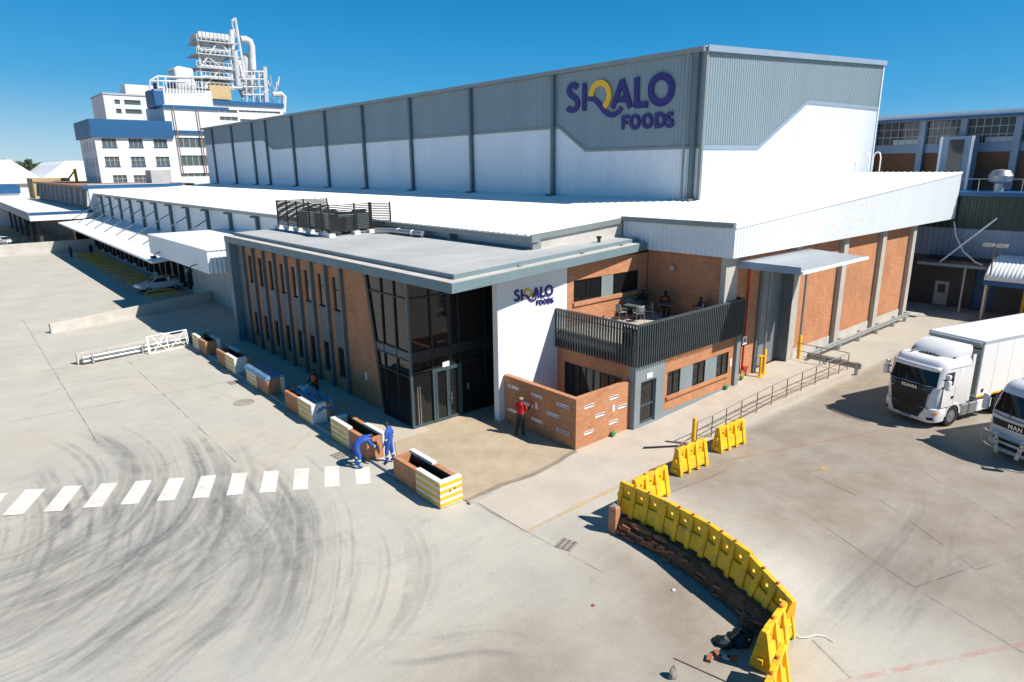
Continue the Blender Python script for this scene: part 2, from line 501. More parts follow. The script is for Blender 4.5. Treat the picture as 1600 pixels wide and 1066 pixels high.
def corrugated(mb, plane, c, out, u0, u1, zlo, zhi, pitch=0.25, depth=0.04, th=0.10):
    """ribbed cladding: the outer face steps in and out along u; zlo/zhi functions of u"""
    n = max(1, int(round(abs(u1-u0)/pitch))); us = []; ds = []
    for i in range(n):
        a = u0+(u1-u0)*i/n; w = (u1-u0)/n
        for t, d in ((0.0, 0), (0.50, 0), (0.62, 1), (0.88, 1)):
            us.append(a+w*t); ds.append(d*depth*out)
    us.append(u1); ds.append(0)
    def P(u, d, z): return (c+d, u, z) if plane == 'x' else (u, c+d, z)
    lo = [zlo(u) for u in us]; hi = [zhi(u) for u in us]
    rows = [[P(u, -th*out, h) for u, h in zip(us, lo)], [P(u, d, h) for u, d, h in zip(us, ds, lo)],
            [P(u, d, h) for u, d, h in zip(us, ds, hi)], [P(u, -th*out, h) for u, h in zip(us, hi)]]
    mb.sheet(rows)
    return mb
def rot_z(a): return Matrix.Rotation(a, 4, 'Z')
# ================================================================== GROUND
BARR = [(0.67,-11.62), (0.70,-13.32), (0.50,-15.05), (0.08,-16.50), (-0.38,-17.72)]
def bank_x(y):
    ys = np.array([p[1] for p in BARR[:5]])[::-1]; xs = np.array([p[0] for p in BARR[:5]])[::-1]
    return np.interp(y, ys, xs)
def sstep(a, b, x):
    t = np.clip((x-a)/(b-a), 0, 1); return t*t*(3-2*t)
def height(x, y):
    s = x-(bank_x(y)-0.42)
    h = 0.5*sstep(-0.03, 0.03, s)*(1-sstep(1.0, 7.5, s))
    h = h*(1-sstep(-11.85, -11.75, y))*sstep(-18.2, -15.9, y)
    return h
def axis(lo, hi, step, ext):
    core = list(np.arange(lo, hi, step)); a = []; b = []
    d = step
    q = hi
    while q < ext: a.append(q); d *= 1.28; q += d
    a.append(ext); d = step; q = lo-step
    while q > -ext: b.append(q); d *= 1.28; q -= d
    b.append(-ext)
    return np.array(b[::-1]+core+a)
GS = 0.068
gxs = axis(-17.0, 25.0, GS, 2500.0); gys = axis(-23.0, 27.0, GS, 2500.0)
GX, GY = np.meshgrid(gxs, gys, indexing='xy')
GZ = height(GX, GY)
GZ += 0.012*np.sin(GX*0.61+1.3)*np.sin(GY*0.47)*((GX > -17) & (GX < 25) & (GY > -23) & (GY < 27))
nx, ny = len(gxs), len(gys)
me = bpy.data.meshes.new('ground')
me.vertices.add(nx*ny)
me.vertices.foreach_set('co', np.stack([GX, GY, GZ-0.012], -1).astype(np.float32).ravel())
ii = (np.arange(ny-1)[:, None]*nx+np.arange(nx-1)[None, :]).ravel()
quads = np.stack([ii, ii+1, ii+nx+1, ii+nx], -1).astype(np.int32)
me.loops.add(quads.size); me.polygons.add(len(quads))
me.loops.foreach_set('vertex_index', quads.ravel())
me.polygons.foreach_set('loop_start', np.arange(0, quads.size, 4, dtype=np.int32))
me.polygons.foreach_set('loop_total', np.full(len(quads), 4, dtype=np.int32))
me.update(calc_edges=True); me.validate()
me.polygons.foreach_set('use_smooth', [True]*len(me.polygons))
# tyre rubber laid down on the slab: swept along the turning paths seen on the yard
mark = np.zeros((ny, nx), dtype=np.float32)
def catmull(P, n=26):
    P = [np.array(p, float) for p in P]; P = [2*P[0]-P[1]]+P+[2*P[-1]-P[-2]]; out = []
    for i in range(1, len(P)-2):
        for t in np.linspace(0, 1, n, endpoint=False):
            a, b, c, d = P[i-1], P[i], P[i+1], P[i+2]
            out.append(0.5*((2*b)+(-a+c)*t+(2*a-5*b+4*c-d)*t*t+(-a+3*b-3*c+d)*t**3))
    out.append(P[-2]); return np.array(out)
def lay(path, off, width, amp, seed, soft=0.5, lo=0.0, hi=1.0):
    d = np.gradient(path, axis=0); L = np.hypot(d[:, 0], d[:, 1])+1e-6
    nrm = np.stack([-d[:, 1]/L, d[:, 0]/L], -1)
    q = path+nrm*off
    seg = np.r_[0, np.cumsum(np.hypot(*(np.diff(q, axis=0).T)))]
    m = max(4, int(seg[-1]/0.06)); s = np.linspace(seg[-1]*lo, seg[-1]*hi, m)
    px = np.interp(s, seg, q[:, 0]); py = np.interp(s, seg, q[:, 1])
    r = np.random.RandomState(seed)
    k = r.rand(max(3, int(seg[-1]/0.7))); var = np.interp(np.linspace(0, 1, m), np.linspace(0, 1, len(k)), k)
    e = np.minimum(1, np.minimum(np.arange(m), np.arange(m)[::-1])/(0.18*m+1))
    a = amp*(0.25+0.95*var)*e
    w = int(math.ceil(width*1.3/GS))+1
    layer = np.zeros_like(mark)
    ix = np.searchsorted(gxs, px); iy = np.searchsorted(gys, py)
    for x, y, i, j, al in zip(px, py, ix, iy, a):
        if i-w < 0 or j-w < 0 or i+w >= nx or j+w >= ny or x < -17.2 or x > 25 or y < -23 or y > 27: continue
        dx = gxs[i-w:i+w+1][None, :]-x; dy = gys[j-w:j+w+1][:, None]-y
        g = al*(1-sstep(width*soft*0.5, width*0.62, np.sqrt(dx*dx+dy*dy)))
        v = layer[j-w:j+w+1, i-w:i+w+1]; np.maximum(v, g, out=v)
    _blend(layer)
def _blend(layer):
    global mark
    mark = 1-(1-mark)*(1-layer)
def pxpath(pts): return catmull([onz(u, v)[:2] for u, v in pts])
def cz(pts): return [(x/2.5, 680+y/2.5) for x, y in pts]
PATHS = [
    (cz([(-900,1010),(-500,900),(-200,800),(0,730),(250,640),(450,545),(640,440),(760,340),(830,220),(845,140),(800,40),(740,-40)]), 9, 1.6, 0.62),
    (cz([(-800,1230),(-260,1000),(100,850),(300,720),(480,600),(620,470),(690,340),(700,200),(660,90)]), 12, 2.4, 0.46),
    (cz([(-700,1350),(-100,1080),(200,940),(420,790),(560,640),(640,480),(670,320)]), 10, 2.0, 0.34),
    (cz([(-800,780),(-200,640),(60,580),(250,500),(400,400),(520,290),(590,170),(560,70),(450,-10),(300,-60)]), 8, 1.3, 0.50),
    (cz([(120,700),(200,500),(240,380),(240,280),(200,190),(150,110)]), 5, 0.9, 0.75),
    (cz([(420,620),(490,470),(510,360),(560,270),(600,170)]), 4, 0.8, 0.6),
    (cz([(500,1080),(700,900),(900,760),(1020,640),(1065,500),(1040,390),(960,300),(880,220),(840,140)]), 9, 1.5, 0.33),
    (cz([(880,1060),(1050,900),(1150,740),(1195,580),(1215,440),(1210,310),(1160,210),(1080,120),(1000,60)]), 8, 0.9, 0.5),
    (cz([(300,1080),(560,930),(760,800),(900,650),(960,500),(930,360),(860,240),(760,120)]), 6, 1.6, 0.28),
    (cz([(1180,1080),(1400,900),(1560,760),(1640,620),(1660,480),(1600,350),(1500,270)]), 3, 0.5, 0.24),
    (cz([(1040,1080),(1230,930),(1370,780),(1440,640),(1470,500),(1440,390),(1340,300)]), 6, 1.1, 0.26),
    (cz([(960,760),(1080,620),(1150,500),(1230,440),(1330,415),(1420,415),(1465,450)]), 3, 0.35, 0.42),
    (cz([(860,230),(890,290),(880,370)]), 4, 0.5, 0.6),
    (cz([(1090,190),(1120,260),(1110,350)]), 3, 0.45, 0.55),
    ([(-40,500),(60,480),(150,470),(260,462)], 3, 0.8, 0.20),
    ([(10,440),(50,452),(60,470),(20,478)], 2, 0.4, 0.35),
    ([(60,470),(90,450),(84,440)], 2, 0.3, 0.3),
    ([(0,640),(120,600),(260,590),(420,640)], 6, 2.2, 0.16),
    ([(200,800),(330,700),(420,640),(500,600)], 5, 2.0, 0.18),
    ([(1340,1066),(1360,1000),(1430,930),(1490,880),(1560,850)], 6, 0.7, 0.45),
    ([(1250,1066),(1330,960),(1420,860),(1460,790),(1440,720)], 5, 0.9, 0.34),
    ([(1600,1040),(1540,950),(1500,880),(1520,800),(1580,760)], 4, 0.8, 0.36),
    ([(1400,1000),(1440,900),(1440,820),(1400,760)], 3, 0.8, 0.22),
    ([(1240,760),(1300,850),(1330,940),(1300,1040)], 4, 0.9, 0.20),
    ([(1180,740),(1300,720),(1420,740),(1560,800)], 4, 1.2, 0.20),
    ([(560,1000),(640,1010),(760,995),(860,1010)], 5, 0.9, 0.35),
]
sd = 1
for q, (pts, n, spread, amp) in enumerate(PATHS):
    p = pxpath(pts); big = q < 10
    for k in range(int(n*(3.0 if big else 1.6))):
        o = rnd.gauss(0, spread*0.75); w = rnd.choice((0.07, 0.10, 0.13, 0.17, 0.22, 0.30))
        lo = rnd.random()*0.4; hi = 1-rnd.random()*0.35
        a_ = amp*(rnd.random()**1.6*0.74+0.09)
        lay(p, o, w, a_, sd, 0.8, lo, hi)
        if rnd.random() < 0.55: lay(p, o+w*1.25+0.06, w, a_*rnd.uniform(0.6, 1.0), sd, 0.8, lo, hi)
        sd += 1
mark = np.clip(mark, 0, 0.92).astype(np.float32)
at = me.attributes.new('rubber', 'FLOAT', 'POINT')
at.data.foreach_set('value', mark.ravel())
# where the slab is browner (dust carried in from the works) and where it is greyer
brown = 0.95*sstep(1.0, 5.0, GX)*sstep(9.6, 10.6, -GY)+0.75*np.exp(-((GX+0.9)**2/1.8+(GY+14.6)**2/8))+0.7*np.exp(-((GX+2.6)**2/3.5+(GY+17.0)**2/3.0))+0.8*np.exp(-((GX+6.5)**2/18+(GY+14.6)**2/5))+0.14*np.exp(-((GX+3.0)**2/18+(GY+11.0)**2/9))
brown += 0.25*sstep(-2.3, -1.9, GX)*sstep(6.8, 7.0, -GY)*sstep(-9.9, -9.8, GY)
at = me.attributes.new('dust', 'FLOAT', 'POINT')
at.data.foreach_set('value', np.clip(brown, 0, 1).astype(np.float32).ravel())
# broad film of rubber dust where the lorries turn
def blob(u, v, rx, ry, a=0.0):
    p = onz(u, v); dx, dy = GX-p[0], GY-p[1]; c_, s_ = math.cos(a), math.sin(a)
    X_, Y_ = dx*c_+dy*s_, -dx*s_+dy*c_
    return np.exp(-(X_**2/rx**2+Y_**2/ry**2))
film = 0.95*blob(150, 900, 4.2, 6.5)+0.5*blob(330, 960, 3.0, 3.5)+0.5*blob(120, 720, 4.0, 4.0)+0.25*blob(420, 850, 2.5, 3.0)
film += 0.45*blob(1330, 900, 2.5, 4.0)+0.4*blob(1500, 960, 3.0, 3.0)
at = me.attributes.new('film', 'FLOAT', 'POINT')
at.data.foreach_set('value', np.clip(film, 0, 1).astype(np.float32).ravel())
def groundmat():
    m, nt, p = _nt('yard_concrete')
    g = nt.nodes.new('ShaderNodeNewGeometry'); vec = g.outputs['Position']
    sp = nt.nodes.new('ShaderNodeSeparateXYZ'); nt.links.new(vec, sp.inputs[0])
    def attr(n):
        a = nt.nodes.new('ShaderNodeAttribute'); a.attribute_name = n; return a.outputs['Fac']
    a = _noise(nt, vec, 0.35, 9, 0.68)
    c = _ramp(nt, a, [(0.25, (0.385, 0.382, 0.358)), (0.5, (0.455, 0.442, 0.395)), (0.75, (0.51, 0.482, 0.412))])
    # broom-finish sweep marks and scuffs
    mp = nt.nodes.new('ShaderNodeMapping'); mp.inputs['Scale'].default_value = (0.25, 2.2, 1); mp.inputs['Rotation'].default_value = (0, 0, 0.5)
    nt.links.new(vec, mp.inputs[0])
    s1 = _noise(nt, mp.outputs[0], 1.1, 8, 0.75)
    c = _mix(nt, _ramp(nt, s1, [(0.48, 0.0), (0.72, 0.30)]), c, (0.30, 0.29, 0.28))
    b = _noise(nt, vec, 0.16, 7, 0.7)
    c = _mix(nt, _ramp(nt, b, [(0.50, 0.0), (0.72, 0.40)]), c, (0.45, 0.365, 0.26))
    # dust tint
    n3 = _noise(nt, vec, 0.55, 8, 0.7)
    df = _math(nt, 'MULTIPLY', attr('dust'), _ramp(nt, n3, [(0.25, 0.45), (0.7, 1.0)]))
    c = _mix(nt, df, c, (0.222, 0.180, 0.142))
    # blotchy oil and water stains
    n4 = _noise(nt, vec, 0.8, 6, 0.75)
    c = _mix(nt, _ramp(nt, n4, [(0.58, 0.0), (0.76, 0.38)]), c, (0.19, 0.175, 0.16))
    n6 = _noise(nt, vec, 3.2, 5, 0.7)
    c = _mix(nt, _ramp(nt, n6, [(0.66, 0.0), (0.78, 0.35)]), c, (0.15, 0.14, 0.13))
    # rubber-dust film, streaky along the turning direction
    mp2 = nt.nodes.new('ShaderNodeMapping'); mp2.inputs['Scale'].default_value = (0.5, 2.4, 1); mp2.inputs['Rotation'].default_value = (0, 0, -0.45)
    nt.links.new(vec, mp2.inputs[0])
    n7 = _noise(nt, mp2.outputs[0], 0.9, 8, 0.72)
    ff = _math(nt, 'MULTIPLY', attr('film'), _ramp(nt, n7, [(0.30, 0.10), (0.70, 0.42)]))
    c = _mix(nt, ff, c, (0.20, 0.202, 0.20))
    # tyre rubber
    n5 = _noise(nt, vec, 2.4, 6, 0.75)
    rf = _math(nt, 'MULTIPLY', attr('rubber'), _ramp(nt, n5, [(0.22, 0.55), (0.60, 1.05)]))
    c = _mix(nt, rf, c, (0.125, 0.128, 0.134))
    d = _noise(nt, vec, 18, 5, 0.7)
    c = _mix(nt, 1.0, c, _ramp(nt, d, [(0.3, 0.90), (0.7, 1.07)]), 'MULTIPLY')
    # far beyond the yard the ground is dry tan earth
    fy = _math(nt, 'GREATER_THAN', sp.outputs[1], 97.5)
    fx = _math(nt, 'GREATER_THAN', sp.outputs[0], 90.0)
    far = _math(nt, 'MAXIMUM', fy, fx)
    c = _mix(nt, far, c, (0.36, 0.27, 0.17))
    nt.links.new(c, p.inputs['Base Color'])
    p.inputs['Roughness'].default_value = 0.82
    p.inputs['Specular IOR Level'].default_value = 0.28
    _bump(nt, p, d, 0.18, 0.01)
    MATS['yard_concrete'] = m
groundmat()
me.materials.append(MATS['yard_concrete'])
ground = bpy.data.objects.new('ground', me); COL.objects.link(ground); tag(ground, kind='structure')

def gsheet(pts, z=0.004, n=1):
    """flat strip of paint or joint following the ground"""
    mb = MB(); (a, b, c, d) = [np.array(p[:2], float) for p in pts]
    rows = []
    for i in range(n+1):
        t = i/n; l = a+(d-a)*t; r = b+(c-b)*t
        rows.append([(l[0], l[1], float(height(l[0], l[1]))+z), (r[0], r[1], float(height(r[0], r[1]))+z)])
    return mb.sheet(rows)
def strip(p0, p1, w, z=0.004):
    p0 = np.array(p0[:2], float); p1 = np.array(p1[:2], float); d = p1-p0; L = np.hypot(*d); nrm = np.array([-d[1], d[0]])/L*w/2
    return gsheet([p0+nrm, p0-nrm, p1-nrm, p1+nrm], z, max(1, int(L/0.6)))
# expansion joints cut in the slab
for a, b in (((1200,770),(1430,918)), ((1375,780),(1526,890)), ((1440,735),(1600,835)), ((1526,890),(1600,868)), ((1430,918),(1520,886)),
             ((735,783),(945,896)), ((1255,735),(1340,775)), ((1440,925),(1600,1020)), ((1270,1000),(1330,1060))):
    part(ground, 'expansion_joint', strip(onz(*a), onz(*b), 0.035), 'joint_dark')
for a, b in (((-14.5,23.4),(-9.9,22.5)), ((-11.0,41.0),(-11.2,8.0)), ((-7.3,22.0),(-7.3,2.0)), ((-14.0,14.0),(-3.6,13.0))):
    part(ground, 'expansion_joint', strip(a, b, 0.04), 'joint_dark')
# zebra crossing
zeb = tag(bpy.data.objects.new('zebra_crossing', None), kind='structure'); COL.objects.link(zeb)
STR = [((-60,235),(30,225),(-45,322),(-140,330)), ((100,212),(178,210),(90,310),(8,315)), ((250,200),(320,197),(242,297),(168,300)), ((395,190),(460,186),(398,280),(322,285)),
       ((530,180),(593,176),(540,267),(470,272)), ((660,170),(722,166),(682,253),(612,259)), ((785,160),(845,156),(815,243),(750,249)), ((908,150),(967,146),(947,231),(884,237)),
       ((1032,142),(1090,139),(1077,222),(1012,226)), ((1150,132),(1208,129),(1201,212),(1142,215)), ((1267,124),(1324,121),(1327,200),(1267,203)), ((1385,127),(1443,125),(1448,188),(1392,193))]
faded('zebra_white', (0.82, 0.80, 0.75), None, 1.0, 0.9)
def zebmat():
    m, nt, p = _nt('zebra_white')
    g = nt.nodes.new('ShaderNodeNewGeometry'); vec = g.outputs['Position']
    n = _noise(nt, vec, 1.3, 7, 0.72); n2 = _noise(nt, vec, 7.0, 5, 0.7)
    c = _ramp(nt, n, [(0.3, (0.52, 0.50, 0.46)), (0.6, (0.74, 0.72, 0.68))])
    c = _mix(nt, _ramp(nt, n2, [(0.60, 0.0), (0.74, 0.55)]), c, (0.42, 0.40, 0.37))
    nt.links.new(c, p.inputs['Base Color']); p.inputs['Roughness'].default_value = 0.75
    MATS['zebra_white'] = m
zebmat()
for q in STR:
    a, b, c, d = [onz(x/2.5, 680+y/2.5) for x, y in q]
    part(zeb, 'stripe', gsheet([a, b, c, d], 0.005), 'zebra_white')
# worn lines on the yard
ym = tag(bpy.data.objects.new('yard_markings', None), kind='structure'); COL.objects.link(ym)
part(ym, 'yellow_line', strip((-2.02,-9.90), (9.0,-9.90), 0.12, 0.006), 'faded_yellow')
part(ym, 'orange_line', strip(onz(1120,722), onz(1372,673), 0.10, 0.006), 'faded_orange')
part(ym, 'yellow_line', strip(onz(1300,606), onz(1400,592), 0.12, 0.006), 'faded_yellow')
part(ym, 'red_line', strip(onz(1310,1066), onz(1640,997), 0.14, 0.006), 'faded_red')
part(ym, 'yellow_patch', gsheet([onz(1280,729), onz(1302,733), onz(1300,736), onz(1282,735)], 0.006), 'faded_yellow')
# paved entrance court, its dark border and kerb
mb = MB()
edge = [(-2.25,-6.84), (-1.4,-6.78), (-0.54,-6.70), (0.3,-6.86), (0.9,-6.92), (1.7,-6.84), (2.43,-6.76), (3.1,-6.6), (3.78,-6.5)]
inner = [(-2.3,-2.4), (-1.4,-0.6), (-0.54,0.05), (0.3,0.05), (0.9,0.05), (1.7,0.05), (2.43,0.05), (3.1,0.05), (3.78,0.05)]
mb.sheet([[(x, y, 0.012) for x, y in edge], [(x, y, 0.012) for x, y in inner]])
court = struct('entrance_paving', mb, 'paver')
mb = MB(); mb.sheet([[(x, y-0.22, 0.016) for x, y in edge], [(x, y, 0.016) for x, y in edge]])
part(court, 'border_course', mb, 'paver_dark')
mb = MB(); mb.box(-2.3, -1.2, -7.25, -7.12, -0.02, 0.09); part(court, 'kerb', mb, 'concrete_kerb')
# raised apron in front of the left facade with its kerb
mb = MB(); mb.box(-2.95, 0.5, -0.6, 23.2, -0.05, 0.02)
apron = struct('apron', mb, 'pavement_concrete')
for a, b in ((-6.7,-3.0), (-3.0,1.0), (1.0,6.0), (6.0,11.0), (11.0,16.0), (16.0,22.5)):
    mb = MB(); mb.box(-3.18, -3.02, a+0.01, b-0.01, -0.05, 0.10); part(apron, 'kerb', mb, 'concrete_kerb')
# pavement along the right-hand front, ramping up to the roller door
mb = MB()
xs = [-2.0, 3.8, 7.3, 9.0, 12.0, 15.0, 18.0, 22.3]
zz = [0.006, 0.006, 0.02, 0.03, 0.12, 0.21, 0.30, 0.36]
ye = [-9.62, -9.62, -9.62, -9.62, -9.62, -9.68, -9.85, -10.0]
mb.sheet([[(x, y, z) for x, y, z in zip(xs, ye, zz)], [(x, -7.26 if x < 3.7 else -6.3, z) for x, z in zip(xs, zz)]])
mb.sheet([[(x, y-0.16, z) for x, y, z in zip(xs, ye, zz)], [(x, y, z) for x, y, z in zip(xs, ye, zz)]])
mb.sheet([[(x, y-0.16, -0.03) for x, y, z in zip(xs, ye, zz)], [(x, y-0.16, z) for x, y, z in zip(xs, ye, zz)]])
mb.quad((22.3,-10.16,-0.03), (22.3,-6.3,-0.03), (22.3,-6.3,0.36), (22.3,-10.16,0.36))
pave = struct('pavement', mb, 'pavement_concrete')
def pave_z(x, a=tuple(xs), b=tuple(zz)): return float(np.interp(x, a, b))
# ================================================================== OFFICE BUILDING
off = thing('office_building', 'two storey brick and glass office with flat grey roof and corner entrance', 'building', (0, 0, 0))
def rz_(x): return 6.87+0.0188*(x+0.35)          # underside of the roof, it rises gently to the right
def slab(x0, y0a, y0b, x1, y1, zb, zt):
    """roof slab between x0..x1; front edge runs from (x0,y0a) to (x1,y0b)"""
    return MB().hexa([(x0,y0a,rz_(x0)+zb), (x1,y0b,rz_(x1)+zb), (x1,y1,rz_(x1)+zb), (x0,y1,rz_(x0)+zb)],
                     [(x0,y0a,rz_(x0)+zt), (x1,y0b,rz_(x1)+zt), (x1,y1,rz_(x1)+zt), (x0,y1,rz_(x0)+zt)])
roof = part(off, 'roof', slab(-0.35, -3.86, -2.05, 14.0, 22.42, 0.0, 0.41), 'fascia_grey', bevel=0.02)
part(roof, 'ledge', slab(-0.32, -3.82, -2.01, 13.97, 22.39, 0.413, 0.418), 'ledge_screed')
part(roof, 'upstand', slab(0.20, -3.26, -1.5, 13.9, 22.0, 0.419, 0.60), 'fascia_grey')
part(roof, 'roof_deck', slab(0.27, -3.19, -1.43, 13.86, 21.95, 0.601, 0.61), 'screed_roof')
part(roof, 'coping', MB().hexa([(0.55,-1.32,rz_(0.55)+0.612),(13.6,0.05,rz_(13.6)+0.612),(13.6,0.20,rz_(13.6)+0.612),(0.55,-1.17,rz_(0.55)+0.612)],
     [(0.55,-1.32,rz_(0.55)+0.616),(13.6,0.05,rz_(13.6)+0.616),(13.6,0.20,rz_(13.6)+0.616),(0.55,-1.17,rz_(0.55)+0.616)]), 'ledge_screed')
for t in (0.30, 0.62, 0.86):      # scuppers on the front ledge
    x = -0.35+14.35*t; y = -3.86+1.81*t
    part(roof, 'roof_outlet', MB().box(x-0.05, x+0.13, y+0.36, y+0.45, rz_(x)+0.42, rz_(x)+0.50), 'gutter_grey')
part(roof, 'vent_cowl', MB().lathe([(0.09,0),(0.09,0.22),(0.15,0.22),(0.13,0.32)], (11.2,-1.05,rz_(11.2)+0.61), n=12), 'dark_metal', True)
# left facade
FB = 0.17
fins = [6.34+1.739*k for k in range(9)]
holes = []
for y in fins:
    holes += [(y+0.30, y+1.22, 4.36, 6.16), (y+0.30, y+1.22, 0.78, 2.42)]
wm = wall(MB(), 'x', FB, 0.3, 2.0, 21.7, 0.0, 6.86, holes)
part(off, 'brick_wall', wm, 'brick')
for y in fins:
    part(off, 'fin', MB().box(FB-0.19, FB-0.002, y-0.09, y+0.10, 0.0, 6.862), 'fin_grey')
    part(off, 'spandrel', MB().box(FB-0.025, FB+0.02, y+0.102, y+1.22, 2.42, 4.36), 'fin_grey')
    part(off, 'jamb', MB().box(FB-0.024, FB+0.02, y+0.102, y+0.30, 4.362, 6.16), 'fin_grey')
    part(off, 'jamb', MB().box(FB-0.024, FB+0.02, y+0.102, y+0.30, 0.78, 2.418), 'fin_grey')
    for za, zb in ((4.36, 6.16), (0.78, 2.42)):
        w = part(off, 'window', MB().box(FB+0.09, FB+0.11, y+0.30, y+1.22, za, zb), 'dark_glass')
        part(w, 'sill', MB().box(FB-0.06, FB+0.088, y+0.29, y+1.23, za-0.06, za+0.015), 'fin_grey')
        part(w, 'transom', MB().box(FB+0.05, FB+0.088, y+0.30, y+1.22, za+1.1, za+1.14), 'dark_metal')
    part(off, 'downlight', MB().lathe([(0.06,0),(0.06,0.1)], (-0.1, y+0.75, 6.77), n=8), 'dark_metal')
part(off, 'end_column', MB().box(-0.33, FB+0.3, 21.705, 22.40, 0.0, 6.865), 'fascia_grey')
part(off, 'end_panel', MB().box(FB-0.05, FB-0.002, 20.75, 21.7, 0.0, 6.86), 'fin_grey')
part(off, 'notice', MB().box(FB-0.012, FB-0.003, 4.45, 4.62, 1.25, 1.65), 'sign_white')
# corner glazing, left flank: one slanting edge
def slant(z): return 2.48+1.14*z/6.72
ZT = 6.865
cw = part(off, 'curtain_wall', MB().prism([(0.05,0.06,0.0),(0.05,slant(0)-0.05,0.0),(0.05,slant(ZT)-0.05,ZT),(0.05,0.06,ZT)], (0.02,0,0)), 'dark_glass')
part(cw, 'slanting_jamb', MB().prism([(-0.03,slant(0)-0.12,0.0),(-0.03,slant(0)+0.10,0.0),(-0.03,slant(ZT)+0.10,ZT),(-0.03,slant(ZT)-0.12,ZT)], (0.19,0,0)), 'dark_metal')
for y in (1.13, 2.25):
    part(cw, 'mullion', MB().box(-0.02, 0.048, y-0.035, y+0.035, 0.0, ZT), 'dark_metal')
for z, w in ((6.05, 0.06), (3.62, 0.06), (3.22, 0.06), (2.45, 0.06), (0.04, 0.09)):
    part(cw, 'transom', MB().box(-0.015, 0.046, 0.06, slant(z)-0.1, z-w/2, z+w/2), 'frame_blue' if z < 1 else 'dark_metal')
part(cw, 'floor_band', MB().box(0.0, 0.047, 0.06, slant(3.42)-0.1, 3.27, 3.57), 'fin_grey')
# corner post and right flank with the entrance door
part(off, 'corner_post', MB().box(-0.04, 0.07, -0.04, 0.07, 0.0, ZT), 'frame_blue')
eg = part(off, 'entrance_glazing', MB().box(0.07, 7.9, 0.04, 0.06, 0.0, 6.83), 'dark_glass')
for x in (1.17, 2.70, 4.3, 5.9):
    part(eg, 'mullion', MB().box(x-0.04, x+0.04, -0.03, 0.038, 2.6 if x < 2.9 else 0.0, 6.83), 'dark_metal')
for z in (6.05, 2.66):
    part(eg, 'transom', MB().box(0.07, 7.9, -0.025, 0.037, z-0.04, z+0.04), 'dark_metal')
part(eg, 'floor_band', MB().box(0.07, 7.9, -0.02, 0.036, 3.15, 3.62), 'dark_metal')
part(eg, 'bottom_rail', MB().box(0.07, 1.1, -0.035, 0.038, 0.02, 0.14), 'frame_blue')
part(eg, 'handrail_post', MB().tube((0.28,-0.06,0.15),(0.28,-0.06,2.0),0.02), 'chrome', True)
part(eg, 'handrail_post', MB().tube((0.40,-0.06,0.15),(0.40,-0.06,2.0),0.02), 'chrome', True)
door = part(off, 'entrance_door', MB().box(1.24, 2.62, -0.005, 0.03, 0.15, 2.48), 'dark_glass')
for x0, x1 in ((1.12,1.24), (1.27,1.36), (1.88,1.96), (1.98,2.06), (2.56,2.64), (2.66,2.76)):
    part(door, 'stile', MB().box(x0, x1, -0.07, 0.02, 0.02, 2.56), 'frame_blue')
part(door, 'head', MB().box(1.10, 2.78, -0.08, 0.02, 2.47, 2.62), 'frame_blue')
part(door, 'threshold', MB().box(1.25, 2.65, -0.065, 0.02, 0.02, 0.15), 'frame_blue')
part(door, 'pull_handle', MB().box(2.08, 2.12, -0.14, -0.07, 0.75, 1.35).box(2.0, 2.16, -0.13, -0.09, 1.0, 1.06), 'chrome')
part(door, 'name_plate', MB().box(1.70, 2.08, -0.05, -0.02, 2.63, 2.86), 'sign_white')
part(off, 'card_reader', MB().box(3.15, 3.22, 0.0, 0.035, 1.2, 1.5), 'galvanised')
# white pylon wall carrying the sign
part(off, 'pylon_wall', MB().hexa([(3.48,-1.95,0),(7.92,-1.95,0),(7.92,-1.60,0),(3.48,-1.60,0)],
     [(3.48,-1.95,rz_(3.48)-0.002),(7.92,-1.95,rz_(7.92)-0.002),(7.92,-1.60,rz_(7.92)-0.002),(3.48,-1.60,rz_(3.48)-0.002)]), 'white_plaster')
# terrace storey
TF = 3.80
tw = wall(MB(), 'y', -1.90, 0.28, 7.925, 14.28, 0.0, 6.98, [(8.45, 13.5, 5.0, 6.1)])
part(off, 'brick_wall', tw, 'brick')
def glazing(parent, plane, c, spans, za, zb, inward, panel_mat='grey_plaster', glass='dark_glass'):
    """window strip: list of (u0,u1,'g' or 'p')"""
    for u0, u1, k in spans:
        d0, d1 = c+inward*0.06, c+inward*0.10
        if k == 'p':
            d0, d1 = c+inward*0.02, c+inward*0.10
        def B(a, b, p, q, e, f): return MB().box(a, b, p, q, e, f) if plane == 'y' else MB().box(p, q, a, b, e, f)
        if k == 'p':
            part(parent, 'infill_panel', B(u0, u1, d0, d1, za, zb), panel_mat); continue
        w = part(parent, 'window', B(u0+0.04, u1-0.04, d0, d1, za+0.04, zb-0.04), glass)
        f0, f1 = c+inward*0.02, c+inward*0.058
        part(w, 'frame', B(u0, u0+0.05, f0, f1, za, zb), 'dark_metal'); part(w, 'frame', B(u1-0.05, u1, f0, f1, za, zb), 'dark_metal')
        part(w, 'frame', B(u0+0.05, u1-0.05, f0, f1, za, za+0.05), 'dark_metal'); part(w, 'frame', B(u0+0.05, u1-0.05, f0, f1, zb-0.05, zb), 'dark_metal')
        m = (u0+u1)/2
        part(w, 'mullion', B(m-0.025, m+0.025, f0, f1, za+0.05, zb-0.05), 'dark_metal')
glazing(off, 'y', -1.90, [(8.45,10.55,'g'), (10.55,11.45,'p'), (11.45,13.5,'g')], 5.0, 6.1, 1)
part(off, 'brick_sill', MB().box(8.4, 13.55, -2.0, -1.905, 4.80, 4.97), 'brick')
part(off, 'terrace_floor', MB().box(7.32, 14.28, -6.78, -1.95, 3.25, TF), 'pavement_concrete')
